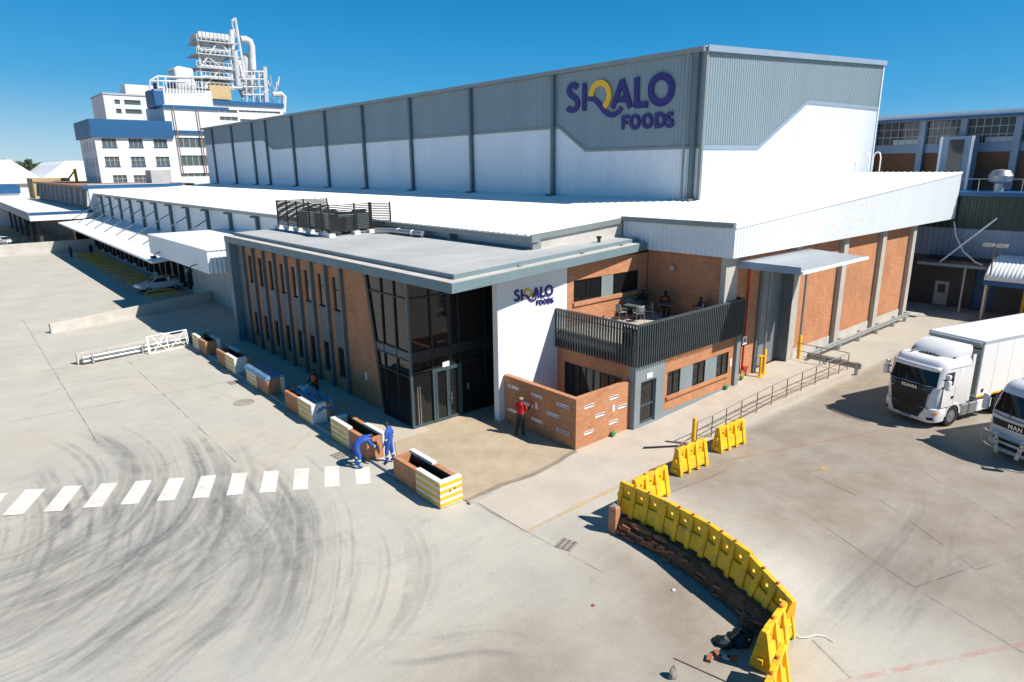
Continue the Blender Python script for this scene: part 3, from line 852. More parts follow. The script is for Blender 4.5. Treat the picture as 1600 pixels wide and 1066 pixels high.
# ground storey below the terrace
wl = wall(MB(), 'x', 7.30, 0.28, -6.5, -1.96, 0.0, 3.24, [(-6.1, -2.45, 0.15, 2.30)])
part(off, 'brick_wall', wl, 'brick')
glazing(off, 'x', 7.30, [(-6.1,-5.2,'g'), (-5.2,-4.3,'g'), (-4.3,-3.35,'g'), (-3.35,-2.45,'g')], 0.15, 2.30, 1)
wf = wall(MB(), 'y', -6.80, 0.28, 9.42, 15.5, 0.0, 3.24, [(9.73, 15.0, 1.02, 2.20)])
part(off, 'brick_wall', wf, 'brick')
glazing(off, 'y', -6.80, [(9.73,10.80,'g'), (10.80,11.83,'p'), (11.83,12.90,'g'), (12.90,13.93,'p'), (13.93,15.0,'g')], 1.02, 2.20, 1)
part(off, 'brick_sill', MB().box(9.66, 15.05, -6.90, -6.803, 0.86, 0.98), 'brick')
part(off, 'plinth', MB().box(9.425, 15.49, -6.84, -6.803, 0.0, 0.30), 'grey_plaster')
part(off, 'end_column', MB().box(15.50, 15.85, -6.95, -6.5, 0.0, 3.24), 'grey_plaster')
pm = wall(MB(), 'y', -6.86, 0.34, 7.28, 9.42, 0.0, 3.24, [(7.69, 8.81, 0.12, 2.18)])
part(off, 'side_portal', pm, 'grey_plaster')
sd_ = part(off, 'side_door', MB().box(7.76, 8.74, -6.72, -6.68, 0.2, 2.12), 'dark_glass')
for b in ((7.69,7.78,0.12,2.18), (8.72,8.81,0.12,2.18), (7.78,8.72,2.09,2.18), (7.78,8.72,0.12,0.24), (7.78,8.72,0.95,1.04)):
    part(sd_, 'frame', MB().box(b[0]+0.002, b[1]-0.002, -6.76, -6.722, b[2], b[3]), 'frame_blue')
part(sd_, 'door_sign', MB().box(8.05, 8.45, -6.90, -6.865, 2.30, 2.52), 'sign_white')
part(off, 'wall_notice', MB().box(15.16, 15.28, -6.83, -6.803, 1.35, 1.75), 'sign_white')
# terrace balustrade of upright slats
bal = thing('terrace_balustrade', 'dark grey slatted balustrade wrapping the first floor terrace', 'balustrade', (7.2, -6.9, 3.0))
part(bal, 'top_rail', MB().box(7.10, 15.85, -7.06, -6.88, 4.86, 4.92), 'slat_metal')
part(bal, 'top_rail', MB().box(7.10, 7.28, -6.879, -1.98, 4.86, 4.92), 'slat_metal')
for z in (3.15, 3.85, 4.55):
    part(bal, 'bearer_rail', MB().box(7.16, 15.83, -6.955, -6.915, z, z+0.05), 'slat_metal')
    part(bal, 'bearer_rail', MB().box(7.20, 7.24, -6.91, -1.98, z, z+0.05), 'slat_metal')
me_s = MB().box(-0.028, 0.028, -0.05, 0.05, 0.0, 1.86).mesh('slat'); me_s.materials.append(MATS['slat_metal'])
n = 54
for i in range(n):
    o = part(bal, 'slat', None, None, me=me_s, local=True); o.location = (7.14+i*(15.8-7.14)/(n-1)-7.2, -7.008+6.9, 0.0)
me_s2 = MB().box(-0.05, 0.05, -0.028, 0.028, 0.0, 1.86).mesh('slat'); me_s2.materials.append(MATS['slat_metal'])
n = 31
for i in range(1, n):
    o = part(bal, 'slat', None, None, me=me_s2, local=True); o.location = (7.148-7.2, -7.0+i*(5.0)/(n-1)+6.9, 0.0)
part(bal, 'return_panel', MB().box(15.80, 15.84, -6.87, -6.52, 3.05, 4.93), 'slat_metal')
part(bal, 'glass_infill', MB().box(7.30, 7.32, -6.86, -6.0, 3.85, 4.7), 'slat_metal')

# ================================================================== ANNEX with the long white roof
anx = thing('brick_annex', 'brick storage annex with broad white fascia and long low white roof', 'building', (14.3, -6.5, 0))
RS = 0.0627
def lowroof(x): return 8.70+RS*(x-14.04)
ah = [(18.3, 21.35, 0.3, 6.35)]
part(anx, 'brick_wall', wall(MB(), 'y', -6.50, 0.3, 14.3, 40.05, 0.0, 7.16, ah), 'brick')
part(anx, 'brick_wall', wall(MB(), 'x', 14.30, 0.3, -6.19, -1.92, 3.81, 7.16), 'brick')
part(anx, 'end_wall', MB().box(39.75, 40.05, -6.19, 1.0, 0, 7.16), 'brick')
for x0, x1, b in ((14.15, 15.30, 3.8), (21.40, 22.15, 0.0), (27.65, 28.30, 0.0), (33.75, 34.4, 0.0), (39.45, 40.10, 0.0)):
    part(anx, 'concrete_column', MB().box(x0, x1, -6.80, -6.503, b, 7.16), 'column_concrete', bevel=0.015)
for x0, x1 in ((22.16, 27.64), (28.31, 33.74), (34.41, 39.44)):
    part(anx, 'plinth', MB().box(x0, x1, -6.55, -6.503, 0.0, 0.76), 'concrete_pale')
fas = MB(); corrugated(fas, 'y', -7.2, -1, 14.04, 46.8, lambda u: 7.15, lambda u: lowroof(u)-0.02, 0.30, 0.03, 0.10)
part(anx, 'white_fascia', fas, 'white_clad')
fas = MB(); corrugated(fas, 'x', 14.04, -1, -7.2, -0.3, lambda u: 7.15, lambda u: 8.62, 0.30, 0.03, 0.10)
part(anx, 'white_fascia', fas, 'white_clad')
part(anx, 'end_fascia', MB().hexa([(46.8,-7.2,7.15),(46.9,-7.2,7.15),(46.9,1.0,7.15),(46.8,1.0,7.15)], [(46.8,-7.2,lowroof(46.8)),(46.9,-7.2,lowroof(46.9)),(46.9,1.0,lowroof(46.9)),(46.8,1.0,lowroof(46.8))]), 'white_clad')
part(anx, 'soffit', MB().box(14.1, 46.8, -7.15, -6.2, 7.17, 7.22), 'far_grey')
part(anx, 'fascia_trim', MB().hexa([(14.0,-7.26,8.58),(46.9,-7.26,8.58+RS*32.9),(46.9,-7.0,8.58+RS*32.9),(14.0,-7.0,8.58)], [(14.0,-7.26,8.74),(46.9,-7.26,8.74+RS*32.9),(46.9,-7.0,8.74+RS*32.9),(14.0,-7.0,8.74)]), 'white_roof')
part(anx, 'gutter', MB().box(13.80, 14.04, -7.24, -0.3, 8.62, 8.86), 'gutter_grey')
def ribroof(x0, x1, y0, y1, pitch=0.45, dep=0.045):
    mb = MB(); n = int((y1-y0)/pitch); ys = []; ds = []
    for i in range(n):
        for t, d in ((0, 0), (0.72, 0), (0.80, dep), (0.92, dep)):
            ys.append(y0+(y1-y0)*(i+t)/n); ds.append(d)
    ys.append(y1); ds.append(0)
    mb.sheet([[(x0, y, lowroof(x0)+d-0.12) for y, d in zip(ys, ds)], [(x0, y, lowroof(x0)+d) for y, d in zip(ys, ds)], [(x1, y, lowroof(x1)+d) for y, d in zip(ys, ds)]])
    return mb
rf = part(anx, 'roof', ribroof(14.04, 46.85, -7.15, 1.0), 'white_roof')
part(anx, 'roof', ribroof(7.2, 23.15, 1.001, 22.9), 'white_roof')
part(anx, 'roof', ribroof(7.2, 14.035, -0.3, 1.0), 'white_roof')
part(anx, 'roof', ribroof(5.0, 23.15, 22.901, 101.5), 'white_roof')
part(anx, 'verge_flashing', MB().hexa([(7.0,-0.42,8.07),(13.8,-0.42,8.50),(13.8,-0.301,8.50),(7.0,-0.301,8.07)], [(7.0,-0.42,8.34),(13.8,-0.42,8.77),(13.8,-0.301,8.77),(7.0,-0.301,8.34)]), 'gutter_grey')
part(anx, 'parapet_wall', MB().hexa([(7.6,-0.28,7.0),(14.0,-0.28,7.0),(14.0,-0.1,7.0),(7.6,-0.1,7.0)], [(7.6,-0.28,lowroof(7.6)-0.13),(14.0,-0.28,lowroof(14)-0.13),(14.0,-0.1,lowroof(14)-0.13),(7.6,-0.1,lowroof(7.6)-0.13)]), 'concrete_pale')
part(anx, 'return_wall', MB().box(5.3, 7.7, 22.93, 23.05, 4.0, 8.08), 'white_clad')
part(anx, 'box_gutter', MB().box(6.85, 7.35, -0.6, 22.8, 8.0, 8.26), 'gutter_grey')
for y in (-0.5, 6.5, 13.5, 20.5):
    part(anx, 'gutter_bracket', MB().box(7.0, 7.55, y, y+0.16, 7.6, 7.99), 'gutter_grey')
part(anx, 'clad_wall', MB().box(7.55, 7.7, -0.3, 22.9, 7.1, 8.2), 'white_clad')
part(anx, 'vent_lamp', MB().lathe([(0.17,0),(0.17,0.10),(0.10,0.16)], (14.13, -3.6, 6.3), 'x', 14), 'galvanised', True)
# roller door, its canopy and fittings
rd = part(anx, 'roller_door', MB().box(18.3, 21.35, -6.1, -6.05, 0.3, 6.35), 'shutter')
me_sl = MB().box(-1.52, 1.52, -0.03, 0.0, 0.0, 0.085).mesh('door_slat'); me_sl.materials.append(MATS['shutter'])
for k in range(56):
    o = part(rd, 'door_slat', None, None, me=me_sl, local=True); o.location = (19.82, -6.102, 0.36+k*0.105)
part(anx, 'door_jamb', MB().box(18.02, 18.295, -6.62, -6.503, 0.3, 6.5), 'steel_blue_grey')
part(anx, 'door_reveal', MB().box(21.30, 21.345, -6.82, -6.11, 0.3, 6.34), 'fin_grey')
can = part(anx, 'canopy', MB().hexa([(15.2,-10.05,6.62),(22.6,-10.05,6.62),(22.6,-6.82,6.80),(15.2,-6.82,6.80)], [(15.2,-10.05,6.68),(22.6,-10.05,6.68),(22.6,-6.82,6.86),(15.2,-6.82,6.86)]), 'pale_sheet')
part(can, 'canopy_fascia', MB().box(15.14, 15.198, -10.06, -6.83, 6.55, 6.90), 'pale_blue')
part(can, 'canopy_gutter', MB().box(15.15, 22.65, -10.16, -10.052, 6.56, 6.70), 'white_clad')
for k in range(26):
    x = 15.3+k*0.285
    part(can, 'canopy_rib', MB().hexa([(x,-10.04,6.681),(x+0.05,-10.04,6.681),(x+0.05,-6.84,6.861),(x,-6.84,6.861)], [(x,-10.04,6.705),(x+0.05,-10.04,6.705),(x+0.05,-6.84,6.885),(x,-6.84,6.885)]), 'pale_sheet')
for x in (18.40, 22.55):
    part(anx, 'downpipe', MB().tube((x,-6.95,1.3),(x,-6.95,6.62),0.07), 'gutter_grey', True)
# hydrant riser
rs = part(anx, 'fire_riser', MB().pipe([(16.75,-6.62,6.4),(16.75,-6.62,0.75)], 0.055), 'red_paint', True)
part(rs, 'valve', MB().lathe([(0.1,-0.1),(0.12,0),(0.1,0.1)], (16.75,-6.7,0.9), 'y', 10).tube((16.75,-6.66,0.9),(17.05,-6.72,0.82),0.06), 'red_paint', True)
part(rs, 'hydrant_sign', MB().box(16.45, 16.85, -6.72, -6.70, 2.25, 2.70), 'sign_white')
part(rs, 'sign_symbol', MB().box(16.57, 16.73, -6.727, -6.721, 2.38, 2.57), 'red_paint')
part(rs, 'riser_pipe', MB().tube((16.35,-6.6,0.22),(16.35,-6.6,2.2),0.03), 'rusty_steel', True)

# ================================================================== TALL WAREHOUSE
twh = thing('tall_warehouse', 'tall white and grey clad warehouse with slanting colour bands', 'building', (23.19, 1.03, 8.5))
WX, WY, WX2, WY2 = 23.19, 1.03, 50.4, 102.0
def band_left(y):
    return float(np.interp(y, [1.0, 11.1, 13.9, 71.5, 75.0, 103], [12.66, 12.70, 14.5, 14.35, 15.75, 15.9]))
def band_front(x):
    return float(np.interp(x, [23.1, 30.2, 36.9, 51], [12.66, 12.70, 16.1, 16.2]))
def top_front(x): return 18.6+(x-WX)*0.0525
mb = MB(); corrugated(mb, 'x', WX, -1, WY, WY2, lambda u: 9.10, lambda u: band_left(u)-0.001, 0.28, 0.035, 0.08); part(twh, 'white_cladding', mb, 'white_clad')
mb = MB(); corrugated(mb, 'x', WX, -1, WY, WY2, lambda u: band_left(u)+0.001, lambda u: 18.6, 0.28, 0.035, 0.08); part(twh, 'grey_cladding', mb, 'grey_clad')
mb = MB(); corrugated(mb, 'y', WY, -1, WX, WX2, lambda u: 9.10+0.02*(u-WX), lambda u: band_front(u)-0.001, 0.28, 0.035, 0.08); part(twh, 'white_cladding', mb, 'white_clad')
mb = MB(); corrugated(mb, 'y', WY, -1, WX, WX2, lambda u: band_front(u)+0.001, top_front, 0.28, 0.035, 0.08); part(twh, 'grey_cladding', mb, 'grey_clad')
part(twh, 'side_wall', MB().box(WX2-0.1, WX2, WY+0.1, WY2, 0.0, 20.0), 'white_clad')
part(twh, 'end_wall', MB().box(WX+0.1, WX2-0.1, WY2-0.1, WY2, 0.0, 18.5), 'white_clad')
part(twh, 'roof', MB().hexa([(WX-0.35,WY-0.15,18.60),(WX2+0.1,WY-0.15,18.60+27.6*0.0525),(WX2+0.1,WY2+0.1,18.60+27.6*0.0525),(WX-0.35,WY2+0.1,18.60)],
     [(WX-0.35,WY-0.15,18.66),(WX2+0.1,WY-0.15,18.66+27.6*0.0525),(WX2+0.1,WY2+0.1,18.66+27.6*0.0525),(WX-0.35,WY2+0.1,18.66)]), 'white_roof')
part(twh, 'gutter', MB().box(WX-0.55, WX-0.10, WY-0.1, WY2, 18.35, 18.62), 'gutter_grey')
part(twh, 'barge_flashing', MB().hexa([(WX-0.2,WY-0.26,18.34),(WX2+0.12,WY-0.26,18.34+27.5*0.0525),(WX2+0.12,WY-0.16,18.34+27.5*0.0525),(WX-0.2,WY-0.16,18.34)],
     [(WX-0.2,WY-0.26,18.72),(WX2+0.12,WY-0.26,18.72+27.5*0.0525),(WX2+0.12,WY-0.16,18.72+27.5*0.0525),(WX-0.2,WY-0.16,18.72)]), 'pale_blue')
part(twh, 'corner_trim', MB().box(WX-0.10, WX+0.12, WY-0.10, WY+0.12, 9.12, 18.55), 'gutter_grey')
part(twh, 'corner_trim', MB().box(WX2-0.12, WX2+0.06, WY-0.10, WY+0.09, 10.6, 19.9), 'white_clad')
def flash(pts, nrm, w=0.22, d=0.05):
    mb = MB()
    for (a, b) in zip(pts[:-1], pts[1:]):
        n_ = Vector(nrm)
        a = Vector(a); b = Vector(b); t = (b-a).normalized(); s = n_.cross(t).normalized()*w/2
        mb.loft([[a+s, a-s, a-s+n_*d, a+s+n_*d], [b+s, b-s, b-s+n_*d, b+s+n_*d]])
    return mb
part(twh, 'band_flashing', flash([(WX-0.036, y, band_left(y)) for y in (1.2, 11.1, 13.9, 40, 71.5, 75.0, 101.9)], (-1,0,0), 0.2), 'gutter_grey')
part(twh, 'band_flashing', flash([(x, WY-0.036, band_front(x)) for x in (23.3, 30.2, 36.9, 50.3)], (0,-1,0), 0.26), 'pale_blue')
for y in (1.55, 14.47, 25.05, 35.08, 44.9, 54.31, 64.15, 73.4, 78.73, 87.69, 97.24):
    c = part(twh, 'wall_column', MB().box(WX-0.34, WX-0.045, y-0.15, y+0.15, 9.25, 18.36), 'steel_blue_grey')
    part(c, 'base_shoe', MB().box(WX-0.75, WX-0.06, y-0.30, y+0.30, 9.20, 9.42), 'steel_blue_grey')
part(twh, 'downpipe', MB().tube((WX-0.45,2.05,9.3),(WX-0.45,2.05,18.4),0.09), 'gutter_grey', True)
# roof access ladder hoops at the far right of the low roof
lad = thing('roof_ladder', 'pale hooped roof access ladder rising at the end of the white roof', 'ladder', (47.3, 0.2, 10.2))
for dy in (0.0, 0.9):
    part(lad, 'hoop', MB().pipe([(47.3,0.0-dy,10.4),(47.3,0.0-dy,12.0),(47.3,0.12-dy,12.35),(47.3,0.3-dy,12.45),(47.3,0.48-dy,12.35),(47.3,0.6-dy,12.0),(47.3,0.6-dy,10.4)], 0.05, 6), 'sign_white', True)
part(lad, 'landing', MB().box(46.95, 47.6, -1.1, 0.8, 10.55, 10.68), 'galvanised')

# ================================================================== SIGN LETTERS
def ribbon(mb, pts, w, d, to3, closed=False):
    """pts in 2-D; a flat ribbon of width w standing d proud; to3(u,v,h)->3-D"""
    P = [np.array(p, float) for p in pts]; n = len(P); rings = []
    for i in range(n):
        a = P[(i-1) % n] if (closed or i > 0) else P[i]; b = P[(i+1) % n] if (closed or i < n-1) else P[i]
        t = b-a; t /= np.hypot(*t)+1e-9; s = np.array([-t[1], t[0]])*w/2
        l, r = P[i]+s, P[i]-s
        rings.append([to3(l[0], l[1], 0), to3(r[0], r[1], 0), to3(r[0], r[1], d), to3(l[0], l[1], d)])
    if closed: rings.append(rings[0])
    mb.loft(rings, cap=not closed)
def smoothc(pts, n=6): return [tuple(q) for q in catmull(pts, n)]
def ell(cx, cy, rx, ry, n=28): return [(cx+rx*math.cos(2*math.pi*k/n), cy+ry*math.sin(2*math.pi*k/n)) for k in range(n)]
# centre lines of the letters in units of the big sign's width, origin at the lower left of the S
def rect(q):      # photo crop -> wall plane (metres right, metres up)
    p = onx(870+q[0]/8, 100+q[1]/8, WX-0.04); return (-p[1], p[2])
_o = rect((130, 595)); 
def U(pts): return [(rect(p)[0]-_o[0], rect(p)[1]-_o[1]) for p in pts]
LET = [
    ('letter_s', 'b', [smoothc(U([(262,300),(245,280),(215,268),(180,280),(160,315),(160,350),(185,395),(235,430),(262,470),(265,520),(245,560),(205,580),(165,575),(140,550)]))], 0.40),
    ('letter_i', 'b', [U([(352,240),(348,590)])], 0.40),
    ('letter_q_ring', 'y', [smoothc(U([(438,415),(445,350),(480,275),(550,237),(620,265),(658,340),(660,410),(640,480),(600,540)]))], 0.42),
    ('letter_q_tail', 'b', [smoothc(U([(400,440),(460,440),(510,475),(560,540),(610,600),(660,635),(720,635),(780,600),(815,550)]))], 0.34),
    ('letter_a', 'b', [U([(700,555),(828,200)]), U([(822,200),(925,548)]), U([(770,448),(880,448)])], 0.40),
    ('letter_l', 'b', [U([(1010,170),(998,545)]), U([(985,520),(1145,510)])], 0.42),
    ('letter_o', 'b', [('c', smoothc(U([(1310,150),(1390,180),(1435,250),(1440,310),(1420,400),(1370,465),(1300,492),(1235,465),(1190,400),(1182,340),(1195,250),(1245,180)]))[:-1])], 0.46),
    ('letter_f', 'b', [U([(832,655),(832,822)]), U([(822,668),(905,661)]), U([(832,740),(890,735)])], 0.24),
    ('letter_o', 'b', [('c', U(ell(982,728,52,75)))], 0.24), ('letter_o', 'b', [('c', U(ell(1137,715,53,76)))], 0.24),
    ('letter_d', 'b', [U([(1250,622),(1248,795)]), smoothc(U([(1240,632),(1300,630),(1345,668),(1348,720),(1322,768),(1238,788)]))], 0.24),
    ('letter_s', 'b', [smoothc(U([(1458,632),(1420,622),(1388,645),(1392,680),(1430,705),(1452,740),(1440,772),(1405,780),(1372,765)]))], 0.23),
]
def signage(root, to3, k, d):
    for name, col, strokes, w in LET:
        mb = MB()
        for q_, st in enumerate(strokes):
            cl = False
            if st[0] == 'c': st = st[1]; cl = True
            ribbon(mb, [(x*k, y*k) for x, y in st], w*k, d+0.006*q_, to3, cl)
        part(root, name, mb, 'logo_yellow' if col == 'y' else 'logo_blue')
sg = thing('wall_sign', 'large blue and yellow company letters on the grey warehouse cladding', 'sign', (WX-0.05, -_o[0], _o[1]))
signage(sg, lambda u, v, h: (WX-0.06-h, -(_o[0]+u), _o[1]+v), 1.0, 0.09)
a = ony(803, 470.5, -1.95); b = ony(863.3, 447, -1.95)
k2 = (b[0]-a[0])/(U([(1466,310)])[0][0])
sg2 = thing('wall_sign', 'small blue and yellow company letters on the white entrance pylon', 'sign', (a[0], -1.96, a[2]))
signage(sg2, lambda u, v, h: (a[0]+u, -1.955-h, a[2]+v), k2, 0.05)
# ================================================================== LOADING DOCK
dock = thing('loading_dock', 'long loading dock wing with white canopies, tie rods and dark dock doors', 'building', (2.9, 23.4, 0))
mb = MB(); corrugated(mb, 'x', 5.30, -1, 23.4, 101.0, lambda u: 4.3, lambda u: 8.0, 0.3, 0.03, 0.1); part(dock, 'white_cladding', mb, 'white_clad')
ddy = [44.2+5.0*k for k in range(10)]
part(dock, 'dock_wall', wall(MB(), 'x', 2.9, 0.3, 23.4, 97.0, 0.0, 4.35, [(y, y+2.2, 0.9, 3.6) for y in ddy]), 'concrete_pale')
for y in ddy:
    d = part(dock, 'dock_door', MB().box(3.05, 3.1, y, y+2.2, 0.9, 3.6), 'black_plastic')
    part(d, 'dock_seal', MB().box(2.45, 2.895, y-0.45, y-0.02, 0.7, 3.9).box(2.45, 2.895, y+2.22, y+2.65, 0.7, 3.9).box(2.5, 2.895, y-0.01, y+2.21, 3.62, 3.9), 'black_plastic')
    part(d, 'bumper', MB().box(2.6, 2.897, y+0.1, y+0.4, 0.3, 0.85), 'rubber'); part(d, 'bumper', MB().box(2.6, 2.897, y+1.8, y+2.1, 0.3, 0.85), 'rubber')
part(dock, 'lower_canopy', MB().hexa([(-1.2,40.0,3.68),(5.25,40.0,4.35),(5.25,96.0,4.45),(-1.2,96.0,4.05)], [(-1.2,40.0,3.85),(5.25,40.0,4.52),(5.25,96.0,4.62),(-1.2,96.0,4.22)]), 'white_roof')
part(dock, 'canopy_soffit', MB().hexa([(-1.15,40.1,3.62),(2.88,40.1,4.02),(2.88,95.9,4.2),(-1.15,95.9,3.99)], [(-1.15,40.1,3.67),(2.88,40.1,4.06),(2.88,95.9,4.24),(-1.15,95.9,4.03)]), 'far_grey')
mb = MB(); corrugated(mb, 'y', 23.7, -1, -1.2, 5.29, lambda u: 4.6, lambda u: 6.2, 0.3, 0.03, 0.1)
corrugated(mb, 'x', -1.2, -1, 23.7, 40.0, lambda u: 4.6, lambda u: 6.2, 0.3, 0.02, 0.1)
mb.box(-1.1, 5.29, 39.9, 40.0, 4.6, 6.2); mb.box(-1.1, 5.28, 23.85, 39.85, 4.62, 4.7)
bxc = part(dock, 'box_canopy', mb, 'white_clad')
part(bxc, 'box_roof', MB().box(-1.25, 5.28, 23.62, 40.05, 6.201, 6.27), 'white_roof')
for y in (26.5, 36.5):
    part(bxc, 'flood_light', MB().pipe([(-1.22,y,5.0),(-1.6,y,4.9),(-1.75,y-0.1,4.7)], 0.04, 6).box(-2.0, -1.62, y-0.35, y+0.1, 4.55, 4.75), 'dark_metal')
part(dock, 'gutter', MB().box(4.72, 5.2, 22.1, 101.0, 7.95, 8.18), 'gutter_grey')
for k in range(11):
    y = 31.0+6.6*k
    part(dock, 'wall_column', MB().box(4.95, 5.25, y-0.12, y+0.12, 4.63 if y > 40 else 6.3, 7.94), 'steel_blue_grey')
    part(dock, 'gutter_bracket', MB().box(4.55, 5.25, y-0.09, y+0.09, 7.75, 7.93), 'steel_blue_grey')
    if y > 41: part(dock, 'tie_rod', MB().tube((5.0,y,6.9), (0.6,y+0.6,4.3), 0.055, n=6), 'steel_blue_grey')
me_g = MB().pipe([(0,0,0.02),(0,0,0.28),(0.12,0,0.36),(2.3,0,0.36),(2.42,0,0.28),(2.42,0,0.02)], 0.09, 8).mesh('wheel_guide', True); me_g.materials.append(MATS['yellow_paint'])
gl = ['nearest the guard wall', 'second', 'third', 'fourth', 'fifth', 'sixth', 'seventh', 'eighth', 'ninth', 'tenth', 'eleventh', 'twelfth', 'thirteenth', 'fourteenth', 'fifteenth', 'sixteenth', 'seventeenth', 'farthest']
for i in range(18):
    y = 43.4+5.0*(i//2)+(2.2 if i % 2 else 0)
    o = bpy.data.objects.new('wheel_guide', me_g); COL.objects.link(o); o.location = (-0.95, y, 0)
    nm = 'low yellow wheel guide rail in the dock shade, '+(gl[i]+' counted from the office' if 0 < i < 17 else ('nearest to the office' if i == 0 else 'farthest from the office'))
    tag(o, nm, 'guide rail', 'wheel guides in front of the dock doors')
# low walls in the yard on the left
def lowwall(name, label, p0, p1, h0, h1, th, mat='concrete_pale', z0=0.0, cat='wall'):
    p0 = np.array(p0); p1 = np.array(p1); d = p1-p0; n_ = np.array([-d[1], d[0]])/np.hypot(*d)*th
    q = [p0, p1, p1+n_, p0+n_]
    mb = MB().hexa([(a[0]-p0[0], a[1]-p0[1], -0.02) for a in q], [(a[0]-p0[0], a[1]-p0[1], h) for a, h in zip(q, (h0, h1, h1, h0))])
    return solo(name, mb, mat, label, cat, loc=(p0[0], p0[1], z0), bevel=0.02)
lowwall('ramp_wall', 'low white concrete ramp wall standing between yard and loading dock', (-9.9,33.8), (2.85,37.9), 0.72, 1.0, 0.25)
lowwall('guard_wall', 'low white concrete wall behind the silver pipes by the planters', (-9.8,23.0), (-2.5,23.95), 0.70, 0.75, 0.18)
lowwall('boundary_wall', 'long pale concrete boundary wall closing the far end of the yard', (-60,94.2), (4.6,94.2), 1.6, 1.6, 0.3)
fb = thing('yard_fence', 'thin dark fence on top of the far boundary wall', 'fence', (-60, 94.35, 1.6))
for k in range(33): part(fb, 'post', MB().box(-60+2*k, -59.94+2*k, 94.3, 94.36, 1.6, 2.55), 'dark_metal')
for z in (1.85, 2.2, 2.5): part(fb, 'rail', MB().box(-60, 4.5, 94.32, 94.35, z, z+0.05), 'dark_metal')
pr_ = thing('pipe_rail', 'silver twin pipe guard rail lying along the low white wall', 'guard rail', (-9.7, 22.6, 0))
for z, r in ((0.42, 0.13), (0.16, 0.10)):
    part(pr_, 'pipe', MB().tube((-9.55,22.78-0.02,z), (-2.75,23.68-0.02,z), r, n=12), 'galvanised', True)
for t in (0.08, 0.5, 0.92):
    x = -9.55+6.8*t; y = 22.66+0.9*t
    part(pr_, 'stand', MB().box(x-0.06, x+0.06, y-0.12, y+0.05, 0.0, 0.5), 'galvanised')
fr = thing('scaffold_frame', 'white scaffold frame leaning on the silver pipes', 'scaffold', (-6.0, 22.6, 0))
def sb(a, b, r=0.028): return MB().tube(a, b, r, n=6)
FA, FB_ = np.array([-5.9,22.45,0.03]), np.array([-3.35,22.85,0.03]); UP = np.array([0.05,0.42,1.05])
for a, b in ((FA, FB_), (FA+UP, FB_+UP), (FA, FA+UP), (FB_, FB_+UP), (FA+(FB_-FA)*.48, FA+(FB_-FA)*.48+UP), (FA+(FB_-FA)*.1, FA+(FB_-FA)*.45+UP), (FA+(FB_-FA)*.45, FA+UP*1.0+(FB_-FA)*.1), (FA+(FB_-FA)*.5, FB_+UP*0.98-(FB_-FA)*.05), (FB_-(FB_-FA)*.05, FA+(FB_-FA)*.52+UP), (FA+(FB_-FA)*.03, FA+(FB_-FA)*.03+UP), (FB_-(FB_-FA)*.04, FB_-(FB_-FA)*.04+UP)):
    part(fr, 'bar', sb(tuple(a), tuple(b)), 'sign_white', True)

# ================================================================== ROOF PLANT SCREEN
scr = thing('louvre_screen', 'dark slatted screen enclosure on white feet on the office roof', 'screen', (3.3, 13.8, 7.45))
DZ = lambda x: rz_(x)+0.61
SC = [(3.22,21.7), (3.3,20.2), (3.3,18.6), (3.3,16.7), (3.3,14.9), (3.1,13.4), (4.95,13.7), (6.05,13.8), (6.17,13.8), (7.15,13.1)]
me_cache = {}
def screen_panel(a, b, z0, z1, n):
    a = np.array(a); b = np.array(b); d = b-a; L = float(np.hypot(*d)); ang = math.atan2(d[1], d[0])
    key = (round(L, 2), round(z1-z0, 2))
    if key not in me_cache:
        m_ = MB().box(0, L, -0.012, 0.012, 0, 0.066).mesh('louvre'); m_.materials.append(MATS['dark_metal']); me_cache[key] = m_
    for k in range(n):
        o = part(scr, 'louvre', None, None, me=me_cache[key], local=True)
        o.location = (a[0]-3.3, a[1]-13.8, z0-7.45+(z1-z0-0.06)*k/(n-1)); o.rotation_euler = (0, 0, ang)
for i in range(len(SC)):
    x, y = SC[i]; z = DZ(x)
    p_ = part(scr, 'post', MB().box(x-0.04, x+0.04, y-0.04, y+0.04, z, 9.52), 'dark_metal')
    if i != 8: part(p_, 'foot', MB().box(x-0.2, x+0.2, y-0.25, y+0.25, z, z+0.22), 'white_paint')
for i in range(len(SC)-1):
    if i == 7: continue
    screen_panel(SC[i], SC[i+1], DZ(3.3)+0.32, 9.45, 15)
BK = [(3.22,21.7), (5.2,21.75), (6.9,21.5), (7.15,13.1)]
screen_panel(BK[0], BK[1], DZ(3.3)+0.5, 9.5, 17); screen_panel(BK[1], BK[2], DZ(3.3)+0.5, 9.5, 17)
for x, y in BK[1:3]: part(scr, 'post', MB().box(x-0.04, x+0.04, y-0.04, y+0.04, DZ(x), 9.55), 'dark_metal')
for x, y, sx, sy in ((5.0,19.8,0.8,0.8), (5.0,17.2,0.8,0.8), (4.8,15.0,0.6,0.6), (6.3,15.6,0.45,0.5)):
    z = DZ(x)+0.15
    u = thing('condenser_unit', 'dark condenser unit inside the roof screen, %s' % {19.8: 'at its far end', 17.2: 'at its middle', 15.0: 'next to its near corner', 15.6: 'next to its right end'}[y], 'condenser', (x, y, z), group='condensers in the roof screen')
    part(u, 'casing', MB().box(x-sx, x+sx, y-sy, y+sy, z, z+1.05), 'fin_grey', bevel=0.03)
    part(u, 'feet', MB().box(x-sx, x-sx+0.1, y-sy, y+sy, z-0.15, z-0.001).box(x+sx-0.1, x+sx, y-sy, y+sy, z-0.15, z-0.001), 'galvanised')
    part(u, 'fan_cowl', MB().lathe([(0.45,0),(0.5,0.12),(0.42,0.14),(0.4,0.02)], (x, y, z+1.051), n=18), 'black_plastic', True)
dct = thing('roof_duct', 'silver insulated duct running along the office roof to the gutter', 'duct', (6.6, 12.6, 7.6))
